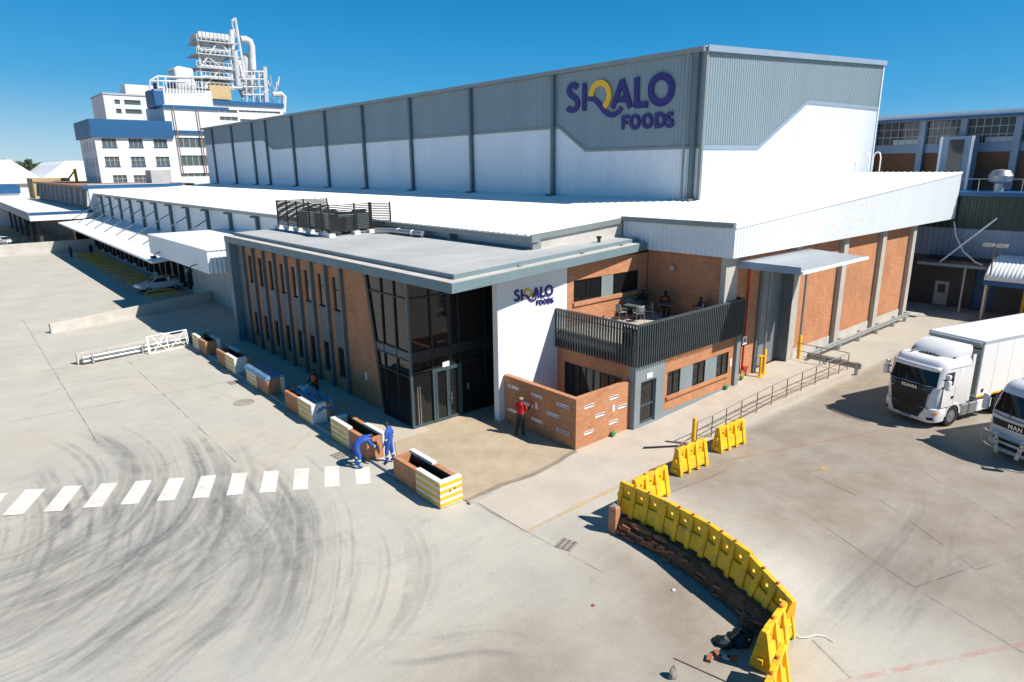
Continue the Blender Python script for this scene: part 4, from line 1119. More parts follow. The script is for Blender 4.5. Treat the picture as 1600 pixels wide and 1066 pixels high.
part(dct, 'duct_run', MB().pipe([(5.9,12.9,DZ(6)+0.2),(6.5,12.1,DZ(6.5)+0.2),(6.6,8.6,DZ(6.6)+0.22)], 0.17, 12), 'galvanised', True)
for y in (11.2, 9.6): part(dct, 'strap', MB().lathe([(0.19,-0.04),(0.19,0.04)], (6.55, y, DZ(6.6)+0.21), 'y', 14), 'sign_white', True)
ant = solo('roof_aerial', MB().tube((0,0,0), (0,0,2.6), 0.03, 0.02, 6), 'galvanised', 'thin pale aerial pole behind the roof screen', 'aerial', loc=(5.9, 21.2, DZ(5.9)))

# ================================================================== BRICK SCREEN WALL with slots
sw = thing('screen_wall', 'L shaped orange brick garden wall pierced by white lined slots', 'wall', (3.79, -6.58, 0))
def cc(x, y): return 760+x/5.33, 560+y/5.33
hl = []
for q in ((225,242), (420,315), (637,395), (345,385), (555,470), (222,438), (420,517), (635,610)):
    p = onx(*cc(*q), 3.79); hl.append((p[1]-0.36, p[1]+0.36, p[2]-0.075, p[2]+0.075))
hr = []
for q in ((855,398), (1062,325), (1130,400), (945,471), (1056,529), (850,615)):
    p = ony(*cc(*q), -6.58); hr.append((p[0]-0.30, p[0]+0.30, p[2]-0.075, p[2]+0.075))
hl = [h for h in hl if h[1] < -2.05 and h[0] > -6.35]
part(sw, 'brick_wall', wall(MB(), 'x', 3.79, 0.24, -6.33, -2.0, 0.0, 2.2, hl), 'brick')
part(sw, 'brick_wall', wall(MB(), 'y', -6.58, 0.24, 3.79, 7.27, 0.0, 2.21, hr), 'brick')
part(sw, 'brick_on_edge', MB().box(3.78, 4.04, -6.3, -2.0, 2.201, 2.27), 'brick')
part(sw, 'brick_on_edge', MB().box(3.78, 7.27, -6.59, -6.33, 2.211, 2.275), 'brick')
for (u0, u1, z0, z1) in hl:
    e = 0.018
    m_ = MB().box(3.775, 4.035, u0, u1, z0, z0+e).box(3.775, 4.035, u0, u1, z1-e, z1).box(3.775, 4.035, u0, u0+e, z0+e, z1-e).box(3.775, 4.035, u1-e, u1, z0+e, z1-e)
    part(sw, 'slot_lining', m_, 'white_plaster')
for (u0, u1, z0, z1) in hr:
    e = 0.018
    m_ = MB().box(u0, u1, -6.595, -6.335, z0, z0+e).box(u0, u1, -6.595, -6.335, z1-e, z1).box(u0, u0+e, -6.595, -6.335, z0+e, z1-e).box(u1-e, u1, -6.595, -6.335, z0+e, z1-e)
    part(sw, 'slot_lining', m_, 'white_plaster')
p = onx(*cc(418,395), 3.79); part(sw, 'notice', MB().box(3.772, 3.779, p[1]-0.07, p[1]+0.07, p[2]-0.15, p[2]+0.15), 'sign_white')
p = ony(*cc(1057,415), -6.58); part(sw, 'notice', MB().box(p[0]-0.07, p[0]+0.07, -6.6, -6.594, p[2]-0.15, p[2]+0.15), 'sign_white')
def lampbox(x, y, z, label):
    solo('wall_fitting', MB().lathe([(0.10,-0.05),(0.13,0.0),(0.12,0.06),(0.05,0.10)], (0,0,0.14), 'y', 14).box(-0.08, 0.08, 0.06, 0.10, 0.0, 0.1), 'green_paint', label, 'fitting', 'green fittings at the foot of the walls', True, (x, y, z))
p = ony(*cc(1062,632), -6.75); lampbox(p[0], -6.72, 0.01, 'small round green fitting at the foot of the slotted brick wall')
lampbox(14.75, -6.95, pave_z(14.75), 'small round green fitting at the foot of the office end column')
lampbox(16.6, -6.75, pave_z(16.6), 'small round green fitting on the ground below the red fire riser')

# ================================================================== PLANTERS along the kerb
def planter(y0, y1, striped_far, split, label, sheet=None, end_plain=False, near_end_striped=False):
    """x -3.26..-2.30, y0 is the near end; one half is striped concrete, the other brick, swapped on the inner side"""
    t = thing('planter', label, 'planter', (-2.78, y0, 0.02), group='planters along the kerb')
    xa, xb, th, hb, hc = -3.26, -2.30, 0.20, 0.92, 1.00
    b0 = 0.02
    # outer (left) long side
    o_near, o_far = (y0, split), (split, y1)
    br, cn = (o_near, o_far) if striped_far else (o_far, o_near)
    part(t, 'brick_side', MB().box(xa+0.02, xa+th, br[0]+0.003, br[1]-0.003, b0, hb), 'brick')
    c = part(t, 'concrete_side', MB().box(xa, xa+th+0.02, cn[0], cn[1], b0, hc), 'white_paint', bevel=0.012)
    for k in range(4):
        z = 0.06+k*0.25
        part(c, 'stripe', MB().box(xa-0.006, xa-0.001, cn[0]+(0.0 if near_end_striped else 0.10), cn[1]-0.02, z, z+0.125), 'yellow_paint')
    # inner (right) long side, halves swapped
    br2, cn2 = (o_far, o_near) if striped_far else (o_near, o_far)
    part(t, 'brick_side', MB().box(xb-th, xb-0.02, br2[0]+0.003, br2[1]-0.003, b0, hb), 'brick')
    part(t, 'concrete_side', MB().box(xb-th-0.02, xb, cn2[0], cn2[1], b0, hc), 'white_paint', bevel=0.012)
    # ends
    near_m, far_m = ('brick', 'white_paint') if striped_far else ('white_paint', 'brick')
    hn, hf = (hb, hc) if striped_far else (hc, hb)
    e = part(t, 'near_end', MB().box(xa+th+0.021, xb-th-0.021 if not near_end_striped else xb, y0+(0.001 if near_m == 'white_paint' else 0.03), y0+th, b0, hn-0.002), near_m)
    if near_end_striped:
        part(t, 'end_cap', MB().box(xa+th+0.02, xb+0.001, y0-0.004, y0+0.002, b0, hc), 'white_paint')
        for k in range(4):
            z = 0.06+k*0.25
            part(t, 'stripe', MB().box(xa-0.004, xb+0.002, y0-0.012, y0-0.005, z, z+0.125), 'yellow_paint')
        part(t, 'fixing_bolt', MB().box(-2.86, -2.82, y0-0.03, y0-0.012, 0.55, 0.62).box(-2.66, -2.62, y0-0.03, y0-0.012, 0.58, 0.65), 'dark_metal')
    part(t, 'far_end', MB().box(xa+th+0.021, xb-th-0.021, y1-th, y1-0.001, b0, hf-0.002), far_m)
    part(t, 'waterproof_lining', MB().box(xa+th+0.02, xa+th+0.032, y0+th, y1-th, 0.3, hb-0.06).box(xb-th-0.034, xb-th-0.022, y0+th, y1-th, 0.3, hb-0.04), 'black_plastic')
    part(t, 'soil', MB().box(xa+th+0.033, xb-th-0.035, y0+th, y1-th, b0, 0.55), 'potting_soil')
    return t
planter(-6.80, -3.66, False, -5.25, 'planter nearest the paved court, yellow striped at its near end', near_end_striped=True)
planter(-1.62, 1.62, True, -0.05, 'planter beside the two workers in blue, brick at its near end')
planter(3.56, 6.75, False, 5.12, 'planter with a loose plastic sheet over its soil')
p4_ = planter(9.0, 12.1, True, 10.6, 'planter wrapped right over with clear plastic sheeting')
planter(13.97, 17.25, False, 15.6, 'planter with white near end, second from the silver pipes')
planter(19.4, 22.2, True, 20.9, 'planter farthest along the kerb, beside the silver pipes')
def crumple(x0, x1, y0, y1, z, amp, seed, nx_=14, ny_=26, droop=None):
    r = np.random.RandomState(seed); g = []
    ph = r.rand(6)*6
    for i in range(nx_+1):
        row = []
        for j in range(ny_+1):
            u, v = i/nx_, j/ny_
            h = amp*(math.sin(7*u+ph[0]+3*v)+0.7*math.sin(15*v+ph[1]+5*u)+0.5*math.sin(26*u-19*v+ph[2]))*0.5+amp*0.5*(r.rand()-0.5)
            zz_ = z+h
            if droop is not None: zz_ = droop(u, v, zz_)
            row.append((x0+(x1-x0)*u+0.02*(r.rand()-.5), y0+(y1-y0)*v+0.02*(r.rand()-.5), zz_))
        g.append(row)
    return g
tarp = solo('plastic_sheet', MB().sheet([[(a[0]+2.8, a[1]-10.5, a[2]) for a in row] for row in crumple(-3.33, -2.24, 8.95, 12.15, 1.045, 0.02, 3, droop=lambda u, v, z: z-(0.16*sstep(0.06, 0.0, u)+0.10*sstep(0.94, 1.0, u)+0.12*sstep(0.03, 0.0, v)))]), 'tarp_blue', 'blue tinted plastic sheet stretched flat over a planter', 'sheet', smooth=60, loc=(-2.8, 10.5, 0))
def peak(u, v, z): return z+0.38*math.exp(-((u-0.6)**2/0.05+(v-0.72)**2/0.02))-0.55*sstep(0.93, 1.0, u)*0.6-0.35*sstep(0.12, 0.0, v)
solo('plastic_sheet', MB().sheet([[(a[0]+2.7, a[1]-5.2, a[2]) for a in row] for row in crumple(-3.02, -2.05, 3.45, 6.5, 0.98, 0.10, 8, droop=peak)]), 'tarp_blue', 'crumpled blue plastic sheet being pulled off a planter', 'sheet', smooth=30, loc=(-2.7, 5.2, 0))

# ================================================================== SMALL YARD FITTINGS
solo('manhole_cover', MB().lathe([(0.52,-0.01),(0.52,0.012),(0.40,0.012),(0.38,0.018),(0.05,0.018)], (0,0,0), n=28), 'concrete_old', 'round worn manhole cover in the concrete by the planters', 'manhole cover', smooth=20, loc=(-4.54, 8.98, 0.002))
def grate(u, v, sx, sy, label, rz=0.0, n=6):
    p = onz(u, v); t = thing('drain_grate', label, 'grate', (p[0], p[1], 0.004), rz, group='drain grates in the yard')
    part(t, 'frame', MB().box(-sx, sx, -sy, sy, -0.01, 0.004), 'concrete_old', local=True)
    for k in range(n):
        for j in (-1, 0, 1):
            x = -sx+2*sx*(k+0.5)/n
            part(t, 'slot', MB().box(x-0.018, x+0.018, sy*0.62*j-sy*0.17, sy*0.62*j+sy*0.17, 0.0045, 0.008), 'dark_metal', local=True)
grate(530, 712, 0.24, 0.34, 'small iron grate beside the zebra crossing and the planter', 0.1, 4)
grate(885, 851, 0.29, 0.29, 'square drain grate on the pale slab before the yellow barriers', 0.3, 6)
grate(365, 598, 0.25, 0.35, 'small iron grate beside the plastic wrapped planter', 0.1, 4)
def bollard(x, y, z, h, label, r=0.085, plate=True):
    t = thing('bollard', label, 'bollard', (x, y, z), group='yellow bollards')
    part(t, 'post', MB().lathe([(r,0.0),(r,h-0.04),(r*0.8,h)], (0,0,0), n=16), 'yellow_paint', True, local=True)
    if plate: part(t, 'base_plate', MB().box(-0.17, 0.17, -0.17, 0.17, -0.01, 0.025), 'yellow_paint', local=True)
    return t
b_ = bollard(17.75, -7.15, pave_z(17.75), 1.15, 'yellow post with flat cap, left of the roller door', 0.07)
part(b_, 'cap_plate', MB().box(-0.2, 0.16, -0.1, 0.1, 1.15, 1.2), 'yellow_paint', local=True)
bollard(18.40, -7.0, pave_z(18.4), 1.4, 'tall yellow bollard sleeving the downpipe left of the roller door', 0.10)
bollard(22.50, -7.0, 0.3, 1.45, 'yellow bollard at the right hand corner of the roller door', 0.11)
p = onz(1083, 696); bollard(p[0], p[1], 0.0, 1.25, 'lone yellow post behind the barriers where the railing starts', 0.09, False)
# ramp handrail
hr_ = thing('ramp_handrail', 'thin grey handrail along the edge of the ramped pavement', 'handrail', (7.9, -9.7, 0))
px_ = [8.05, 9.15, 10.3, 11.6, 13.0, 14.4, 15.8, 17.2, 18.6, 20.0, 21.2, 22.2]
def hy(x): return float(np.interp(x, [8, 9, 12, 15, 18, 22.3], [-9.62, -9.66, -9.62, -9.62, -9.78, -9.95]))
for x in px_:
    z = pave_z(x); part(hr_, 'post', MB().tube((x, hy(x), z-0.02), (x, hy(x), z+1.0), 0.026, n=6), 'rusty_steel', True)
for dz in (1.0, 0.60, 0.22):
    part(hr_, 'rail', MB().pipe([(x, hy(x), pave_z(x)+dz) for x in px_], 0.022, 6), 'galvanised' if dz > 0.9 else 'rusty_steel', True)
for dz in (1.0, 0.55):
    part(hr_, 'rail', MB().pipe([(22.2, -9.95, 0.36+dz), (22.2, -8.4, 0.36+dz), (22.2, -6.95, 0.36+dz)], 0.022, 6), 'rusty_steel', True)
part(hr_, 'post', MB().tube((22.2,-8.4,0.34),(22.2,-8.4,1.36),0.026,n=6), 'rusty_steel', True)
part(hr_, 'stay', MB().tube((6.9,-9.35,0.05),(8.05,-9.62,0.55),0.022,n=6), 'rusty_steel', True)
solo('loose_bar', MB().box(-1.2, 1.2, -0.04, 0.04, 0, 0.06), 'dark_metal', 'dark steel bar lying on the pavement beside the lone yellow post', 'bar', loc=(7.0,-9.1,0.02), rz=-0.62)
# crash rail along the annex wall
cr = thing('crash_rail', 'galvanised crash rail along the foot of the brick annex wall', 'guard rail', (23.0, -7.3, 0))
def wrail(p0, p1, z=0.55):
    p0 = Vector(p0); p1 = Vector(p1); d = (p1-p0).normalized(); n_ = Vector((d.y, -d.x, 0))
    prof = [(0.0,-0.16),(0.07,-0.10),(0.07,-0.05),(0.0,0.0),(0.07,0.05),(0.07,0.10),(0.0,0.16)]
    return MB().sheet([[tuple(q+n_*a+Vector((0,0,z+b))) for a, b in prof] for q in (p0, p1)])
def thick(o, t=0.006):
    s_ = o.modifiers.new('sheet', 'SOLIDIFY'); s_.thickness = t; return o
thick(part(cr, 'rail', wrail((22.7,-7.35,0), (39.2,-7.35,0)), 'galvanised'))
thick(part(cr, 'rail', wrail((22.75,-10.45,0), (22.75,-7.4,0)), 'galvanised'))
for x in (24.5, 27.5, 30.5, 33.5, 36.5, 38.8): part(cr, 'post', MB().box(x-0.09, x+0.09, -7.33, -7.12, 0, 0.72), 'galvanised')
for y in (-10.2, -8.4): part(cr, 'post', MB().box(22.77, 22.92, y-0.09, y+0.09, 0, 0.72), 'galvanised')
# ================================================================== TRUCKS
def text_mesh(txt, size, depth, name):
    cu = bpy.data.curves.new('lettering', 'FONT'); cu.body = txt; cu.size = size; cu.extrude = depth; cu.align_x = 'CENTER'; cu.align_y = 'CENTER'
    cu.offset = size*0.03; cu.space_character = 1.12; cu.resolution_u = 3
    o = bpy.data.objects.new('tmp', cu); COL.objects.link(o)
    dg = bpy.context.evaluated_depsgraph_get()
    me = bpy.data.meshes.new_from_object(o.evaluated_get(dg)); me.name = name
    bpy.data.objects.remove(o); bpy.data.curves.remove(cu)
    return me
def wheel(parent, x, y, r=0.5, w=0.32, side=-1, twin=False):
    """turned tyre with rim; side is the direction its face looks along y"""
    s = side
    t = part(parent, 'wheel', MB().lathe([(r*0.60,s*0.0),(r*0.93,s*0.0),(r,-s*0.05),(r,-s*(w-0.05)),(r*0.93,-s*w),(r*0.60,-s*w)], (x, y, r), 'y', 28, False), 'rubber', 40, local=True)
    part(t, 'rim', MB().lathe([(r*0.61,-s*0.02),(r*0.56,-s*0.03),(r*0.50,-s*0.12),(r*0.26,-s*0.10),(r*0.24,-s*0.02),(r*0.16,s*0.0),(0.02,s*0.0)], (x, y, r), 'y', 24), 'rim_steel', 40, local=True)
    for k in range(10):
        a = 2*math.pi*k/10
        part(t, 'wheel_nut', MB().box(x+r*0.36*math.cos(a)-0.015, x+r*0.36*math.cos(a)+0.015, y-s*0.10, y-s*0.06, r+r*0.36*math.sin(a)-0.015, r+r*0.36*math.sin(a)+0.015), 'dark_metal', local=True)
    return t
class Cab:
    """cab shell given by sections (z, front x, back x, half width, corner radius)"""
    def __init__(s, secs): s.secs = secs
    def at(s, z):
        zs = [q[0] for q in s.secs]
        return [float(np.interp(z, zs, [q[i] for q in s.secs])) for i in range(1, 5)]
    def front(s, y, z, off=0.0):
        xf, xb, hw, r = s.at(z); a = abs(y); e = max(0.0, a-(hw-r))
        bow = 0.10*(y/hw)**2
        return xf+bow+(r-math.sqrt(max(0.0, r*r-min(e, r)**2)))-off
    def ring(s, z, n=9):
        xf, xb, hw, r = s.at(z); pts = []
        ys = [-hw+0.0] + [(-hw+r)-r*math.cos(math.pi/2*k/5) for k in range(1, 5)] + list(np.linspace(-hw+r, hw-r, n)) + [(hw-r)+r*math.sin(math.pi/2*k/5) for k in range(1, 5)] + [hw]
        for y in ys: pts.append((s.front(y, z), y, z))
        pts += [(xb, hw, z), (xb, hw*0.5, z), (xb, -hw*0.5, z), (xb, -hw, z)]
        return pts
    def shell(s): return MB().loft([s.ring(q[0]) for q in s.secs])
    def patch(s, z0, z1, y0, y1, off=0.012, ny=14, nz=5, y0t=None, y1t=None):
        y0t = y0 if y0t is None else y0t; y1t = y1 if y1t is None else y1t
        g = []; h = []
        for i in range(nz+1):
            t = i/nz; z = z0+(z1-z0)*t; a = y0+(y0t-y0)*t; b = y1+(y1t-y1)*t
            g.append([(s.front(y, z, off), y, z) for y in np.linspace(a, b, ny+1)])
        m = MB().sheet(g)
        return m
def solidify(o, t): m = o.modifiers.new('thickness', 'SOLIDIFY'); m.thickness = t; m.offset = 0; return o
def sidepatch(pts, y, th=0.012):
    """polygon (x,z) on the cab side at y, thin plate outward"""
    s = 1 if y > 0 else -1
    return MB().prism([(x, y, z) for x, z in pts], (0, s*th, 0))

def scania():
    F = (17.25, -14.62, 0.0); ang = math.radians(-16)
    t = thing('articulated_truck', 'white tractor unit with black grille pulling a long white box trailer', 'truck', F, ang)
    L = dict(local=True)
    cab = Cab([(0.95,0.06,2.25,1.20,0.35), (1.30,0.02,2.25,1.235,0.38), (1.85,0.0,2.25,1.25,0.40), (2.0,0.04,2.25,1.25,0.40), (2.70,0.26,2.25,1.22,0.38), (2.78,0.26,2.25,1.22,0.38), (2.98,0.36,2.27,1.19,0.36), (3.08,0.50,2.28,1.15,0.34), (3.12,0.66,2.28,1.08,0.30)])
    part(t, 'cab', cab.shell(), 'truck_white', 45, **L)
    part(t, 'windscreen', cab.patch(1.98, 2.66, -1.08, 1.08, 0.012, 16, 5, -1.02, 1.02), 'cab_glass', 30, **L)
    solidify(part(t, 'sun_visor', cab.patch(2.66, 2.86, -1.10, 1.10, 0.17, 16, 2), 'truck_white', 30, **L), 0.03)
    part(t, 'grille', cab.patch(0.955, 1.625, -0.78, 0.78, 0.075, 12, 4, -0.88, 0.88), 'black_plastic', 30, **L)
    part(t, 'grille_top', cab.patch(1.63, 1.93, -0.92, 0.92, 0.02, 12, 3, -1.0, 1.0), 'black_plastic', 30, **L)
    for z in (1.04, 1.16, 1.28, 1.40, 1.52): solidify(part(t, 'grille_bar', cab.patch(z, z+0.05, -0.80, 0.80, 0.095, 12, 1), 'black_plastic', **L), 0.02)
    for s in (-1, 1):
        part(t, 'grille_trim', MB().pipe([(cab.front(s*0.95,1.86)-0.03,s*0.95,1.86),(cab.front(s*0.75,1.84)-0.03,s*0.75,1.84),(cab.front(s*0.62,1.78)-0.03,s*0.62,1.78),(cab.front(s*0.72,1.73)-0.03,s*0.72,1.73),(cab.front(s*0.95,1.74)-0.03,s*0.95,1.74)], 0.014, 6), 'chrome', True, **L)
    me = text_mesh('SCANIA', 0.19, 0.012, 'lettering'); me.materials.append(MATS['chrome'])
    o = part(t, 'lettering', None, None, me=me, local=True); o.matrix_local = Matrix.Translation((-0.045, 0.0, 1.80)) @ Matrix.Rotation(-math.pi/2, 4, 'Z') @ Matrix.Rotation(math.pi/2, 4, 'X')
    bump = Cab([(0.26,0.10,0.75,1.12,0.35), (0.34,0.0,0.78,1.22,0.40), (0.62,-0.06,0.80,1.25,0.42), (0.93,-0.02,0.80,1.25,0.42), (0.96,0.02,0.80,1.22,0.40)])
    b = part(t, 'bumper', bump.shell(), 'truck_white', 45, **L)
    part(b, 'lower_grille', bump.patch(0.47, 0.958, -0.58, 0.58, 0.03, 12, 2, -0.80, 0.80), 'black_plastic', **L)
    part(b, 'number_plate', bump.patch(0.36, 0.47, -0.26, 0.26, 0.02, 4, 1), 'pale_blue', **L)
    for s in (-1, 1):
        a = [s*0.80, s*1.20]; a.sort()
        h = part(b, 'headlight', bump.patch(0.66, 0.92, a[0], a[1], 0.016, 10, 3), 'lamp_glass', 30, **L)
        part(h, 'lamp', MB().lathe([(0.085,0.0),(0.07,-0.02),(0.02,-0.025)], (bump.front(s*0.92,0.79)-0.01, s*0.92, 0.79), 'x', 14), 'chrome', True, **L)
        part(b, 'indicator', bump.patch(0.70, 0.80, min(s*1.10,s*1.22), max(s*1.10,s*1.22), 0.03, 5, 1), 'amber', **L)
        part(b, 'fog_lamp', bump.patch(0.42, 0.56, min(s*0.92,s*1.14), max(s*0.92,s*1.14), 0.014, 6, 1), 'dark_metal', **L)
        y = s*1.25
        part(t, 'side_window', sidepatch([(0.42,2.02),(1.05,2.0),(1.05,2.62),(0.58,2.62)], s*1.235, 0.02), 'cab_glass', **L)
        part(t, 'rear_side_window', sidepatch([(1.45,2.08),(1.80,2.08),(1.80,2.66),(1.55,2.66),(1.45,2.5)], s*1.226, 0.012), 'trailer_white', **L)
        d = part(t, 'door', sidepatch([(0.40,1.02),(1.22,1.02),(1.22,1.99),(0.40,1.99)], s*1.243, 0.012), 'truck_white', **L)
        part(d, 'handle', MB().box(1.02, 1.16, min(s*1.255,s*1.275), max(s*1.255,s*1.275), 1.38, 1.50), 'dark_metal', **L)
        m_ = part(t, 'mirror', MB().box(0.22, 0.46, min(s*1.34,s*1.56), max(s*1.34,s*1.56), 1.92, 2.38), 'truck_white', bevel=0.07, **L)
        part(m_, 'mirror_arm', MB().tube((0.34,s*1.22,2.34),(0.34,s*1.44,2.30),0.03).tube((0.34,s*1.22,1.98),(0.34,s*1.44,2.02),0.03), 'black_plastic', True, **L)
        part(m_, 'kerb_mirror', MB().box(0.26, 0.44, min(s*1.33,s*1.52), max(s*1.33,s*1.52), 2.42, 2.62), 'truck_white', bevel=0.05, **L)
        part(t, 'wheel_arch', MB().prism([(0.80,s*1.10,0.55),(0.86,s*1.10,0.88),(1.02,s*1.10,1.05),(1.32,s*1.10,1.12),(1.62,s*1.10,1.05),(1.80,s*1.10,0.88),(1.90,s*1.10,0.55),(1.80,s*1.10,0.55),(1.72,s*1.10,0.84),(1.55,s*1.10,0.98),(1.32,s*1.10,1.04),(1.08,s*1.10,0.98),(0.93,s*1.10,0.84),(0.86,s*1.10,0.55)], (0,s*0.15,0)), 'truck_white', **L)
        part(t, 'step', MB().box(0.62, 0.95, min(s*1.05,s*1.2), max(s*1.05,s*1.2), 0.34, 0.42), 'dark_metal', **L)
        for k in range(4):
            x0 = 2.0+k*0.58
            part(t, 'side_tank', MB().box(x0, x0+0.52, min(s*0.72,s*1.22), max(s*0.72,s*1.22), 0.36, 0.92), 'galvanised' if k < 2 else 'trailer_white', bevel=0.06, **L)
        wheel(t, 1.34, s*1.22, 0.5, 0.34, s); wheel(t, 4.95, s*1.22, 0.5, 0.62, s)
        part(t, 'mudguard', MB().box(4.35, 5.55, min(s*0.62,s*1.22), max(s*0.62,s*1.22), 1.02, 1.06), 'black_plastic', **L)
        for x in (12.3, 13.6, 14.9): wheel(t, x, s*1.22, 0.5, 0.40, s)
        # side air deflector with toothed edge
        part(t, 'side_deflector', MB().box(2.26, 2.46, min(s*1.18,s*1.22), max(s*1.18,s*1.22), 1.05, 3.25), 'truck_white', **L)
        for k in range(15): part(t, 'edge_tooth', MB().box(2.46, 2.53, min(s*1.19,s*1.21), max(s*1.19,s*1.21), 1.08+k*0.145, 1.15+k*0.145), 'dark_metal', **L)
    part(t, 'wiper', MB().tube((cab.front(-0.6,1.97)-0.03,-0.6,1.96),(cab.front(0.15,2.1)-0.03,0.15,2.12),0.012,n=5), 'black_plastic', **L)
    part(t, 'guard_bar', MB().pipe([(cab.front(y,2.02)-0.07, y, 2.06-0.12*(1-(y/1.1)**2)) for y in np.linspace(-1.12,1.12,11)], 0.016, 6), 'dark_metal', True, **L)
    part(t, 'guard_bar', MB().pipe([(cab.front(y,2.02)-0.06, y, 1.97-0.10*(1-(y/1.1)**2)) for y in np.linspace(-1.12,1.12,11)], 0.016, 6), 'dark_metal', True, **L)
    part(t, 'roof_hatch', MB().box(0.95, 1.45, -0.45, 0.45, 3.125, 3.16), 'cab_glass', **L)
    part(t, 'air_horn', MB().lathe([(0.07,0.0),(0.03,0.1),(0.03,0.5)], (0.75, 0.62, 3.20), 'x', 10), 'chrome', True, **L)
    # roof deflector
    rows = []
    for z, x, hw in ((3.125,1.10,1.04), (3.28,1.22,1.06), (3.45,1.45,1.06), (3.58,1.80,1.05), (3.66,2.25,1.02)):
        rows.append([(x+0.22*(abs(y)/hw)**3, y, z-0.05*(abs(y)/hw)**3) for y in np.linspace(-hw, hw, 11)]+[(2.38, hw, z-0.05), (2.38, -hw, z-0.05)])
    part(t, 'roof_deflector', MB().loft(rows), 'truck_white', 50, **L)
    for k in range(13): part(t, 'edge_tooth', MB().box(1.10+0.2*abs(k-6)/6, 1.14+0.2*abs(k-6)/6, -1.0+k*0.16, -0.92+k*0.16, 3.13, 3.19), 'dark_metal', **L)
    for s in (-1, 1):
        for b in ((0.39,0.402,1.02,1.99), (1.218,1.23,1.02,1.99), (0.40,1.22,1.008,1.02)):
            part(t, 'door_gap', MB().box(b[0], b[1], min(s*1.246,s*1.258), max(s*1.246,s*1.258), b[2], b[3]), 'dark_metal', **L)
        part(t, 'cab_seam', MB().box(0.75, 2.24, min(s*1.20,s*1.232), max(s*1.20,s*1.232), 2.765, 2.775), 'dark_metal', **L)
        part(t, 'mud_flap', MB().box(5.62, 5.65, min(s*0.62,s*1.2), max(s*0.62,s*1.2), 0.25, 1.0), 'rubber', **L)
        for x in (4.2, 6.4, 8.6, 10.8, 13.0): part(t, 'marker_lamp', MB().box(x, x+0.12, min(s*1.291,s*1.30), max(s*1.291,s*1.30), 1.13, 1.19), 'amber', **L)
        for k in range(10): part(t, 'panel_seam', MB().box(3.9+k*1.2, 3.912+k*1.2, min(s*1.268,s*1.274), max(s*1.268,s*1.274), 1.22, 3.65), 'far_grey', **L)
    part(t, 'air_hose', MB().pipe([(2.3,-0.3,1.5),(2.5,-0.35,1.1),(2.7,-0.3,1.3),(2.78,-0.25,1.7)], 0.03, 6), 'red_paint', True, **L)
    part(t, 'air_hose', MB().pipe([(2.3,0.1,1.5),(2.5,0.05,1.05),(2.7,0.1,1.25),(2.78,0.15,1.7)], 0.03, 6), 'black_plastic', True, **L)
    part(t, 'chassis', MB().box(0.7, 6.2, -0.45, 0.45, 0.62, 0.95), 'dark_metal', **L)
    part(t, 'fifth_wheel', MB().lathe([(0.5,0),(0.5,0.12)], (4.7,0,0.96), n=16), 'dark_metal', **L)
    # trailer
    tr = part(t, 'trailer_body', MB().box(2.85, 15.9, -1.27, 1.27, 1.12, 3.80), 'trailer_white', bevel=0.05, **L)
    part(tr, 'roof_edge', MB().box(2.86, 15.88, -1.285, -1.271, 3.66, 3.80), 'far_grey', **L)
    part(tr, 'roof_edge', MB().box(2.86, 15.88, 1.271, 1.285, 3.66, 3.80), 'far_grey', **L)
    part(tr, 'bottom_rail', MB().box(2.86, 15.88, -1.29, -1.271, 1.12, 1.20), 'yellow_paint', **L)
    part(tr, 'bottom_rail', MB().box(2.86, 15.88, 1.271, 1.29, 1.12, 1.20), 'yellow_paint', **L)
    part(tr, 'side_emblem', MB().lathe([(0.10,0.0),(0.10,-0.008)], (3.25,-1.271,1.42), 'y', 18), 'logo_blue', **L)
    part(tr, 'front_frame', MB().box(2.80, 2.848, -1.22, 1.22, 1.25, 3.70), 'gutter_grey', **L)
    part(tr, 'front_beam', MB().tube((2.77,-1.2,3.66),(2.77,1.2,3.66),0.07,n=8), 'far_grey', True, **L)
    part(tr, 'front_beam', MB().tube((2.77,-1.2,3.42),(2.77,1.2,3.42),0.03,n=8), 'black_plastic', True, **L)
    part(tr, 'trailer_chassis', MB().box(6.3, 15.7, -0.5, 0.5, 0.75, 1.118), 'dark_metal', **L)
    part(tr, 'landing_leg', MB().box(7.0, 7.15, -0.9, -0.75, 0.05, 1.1), 'dark_metal', **L)
    part(tr, 'landing_leg', MB().box(7.0, 7.15, 0.75, 0.9, 0.05, 1.1), 'dark_metal', **L)
    return t
scania()

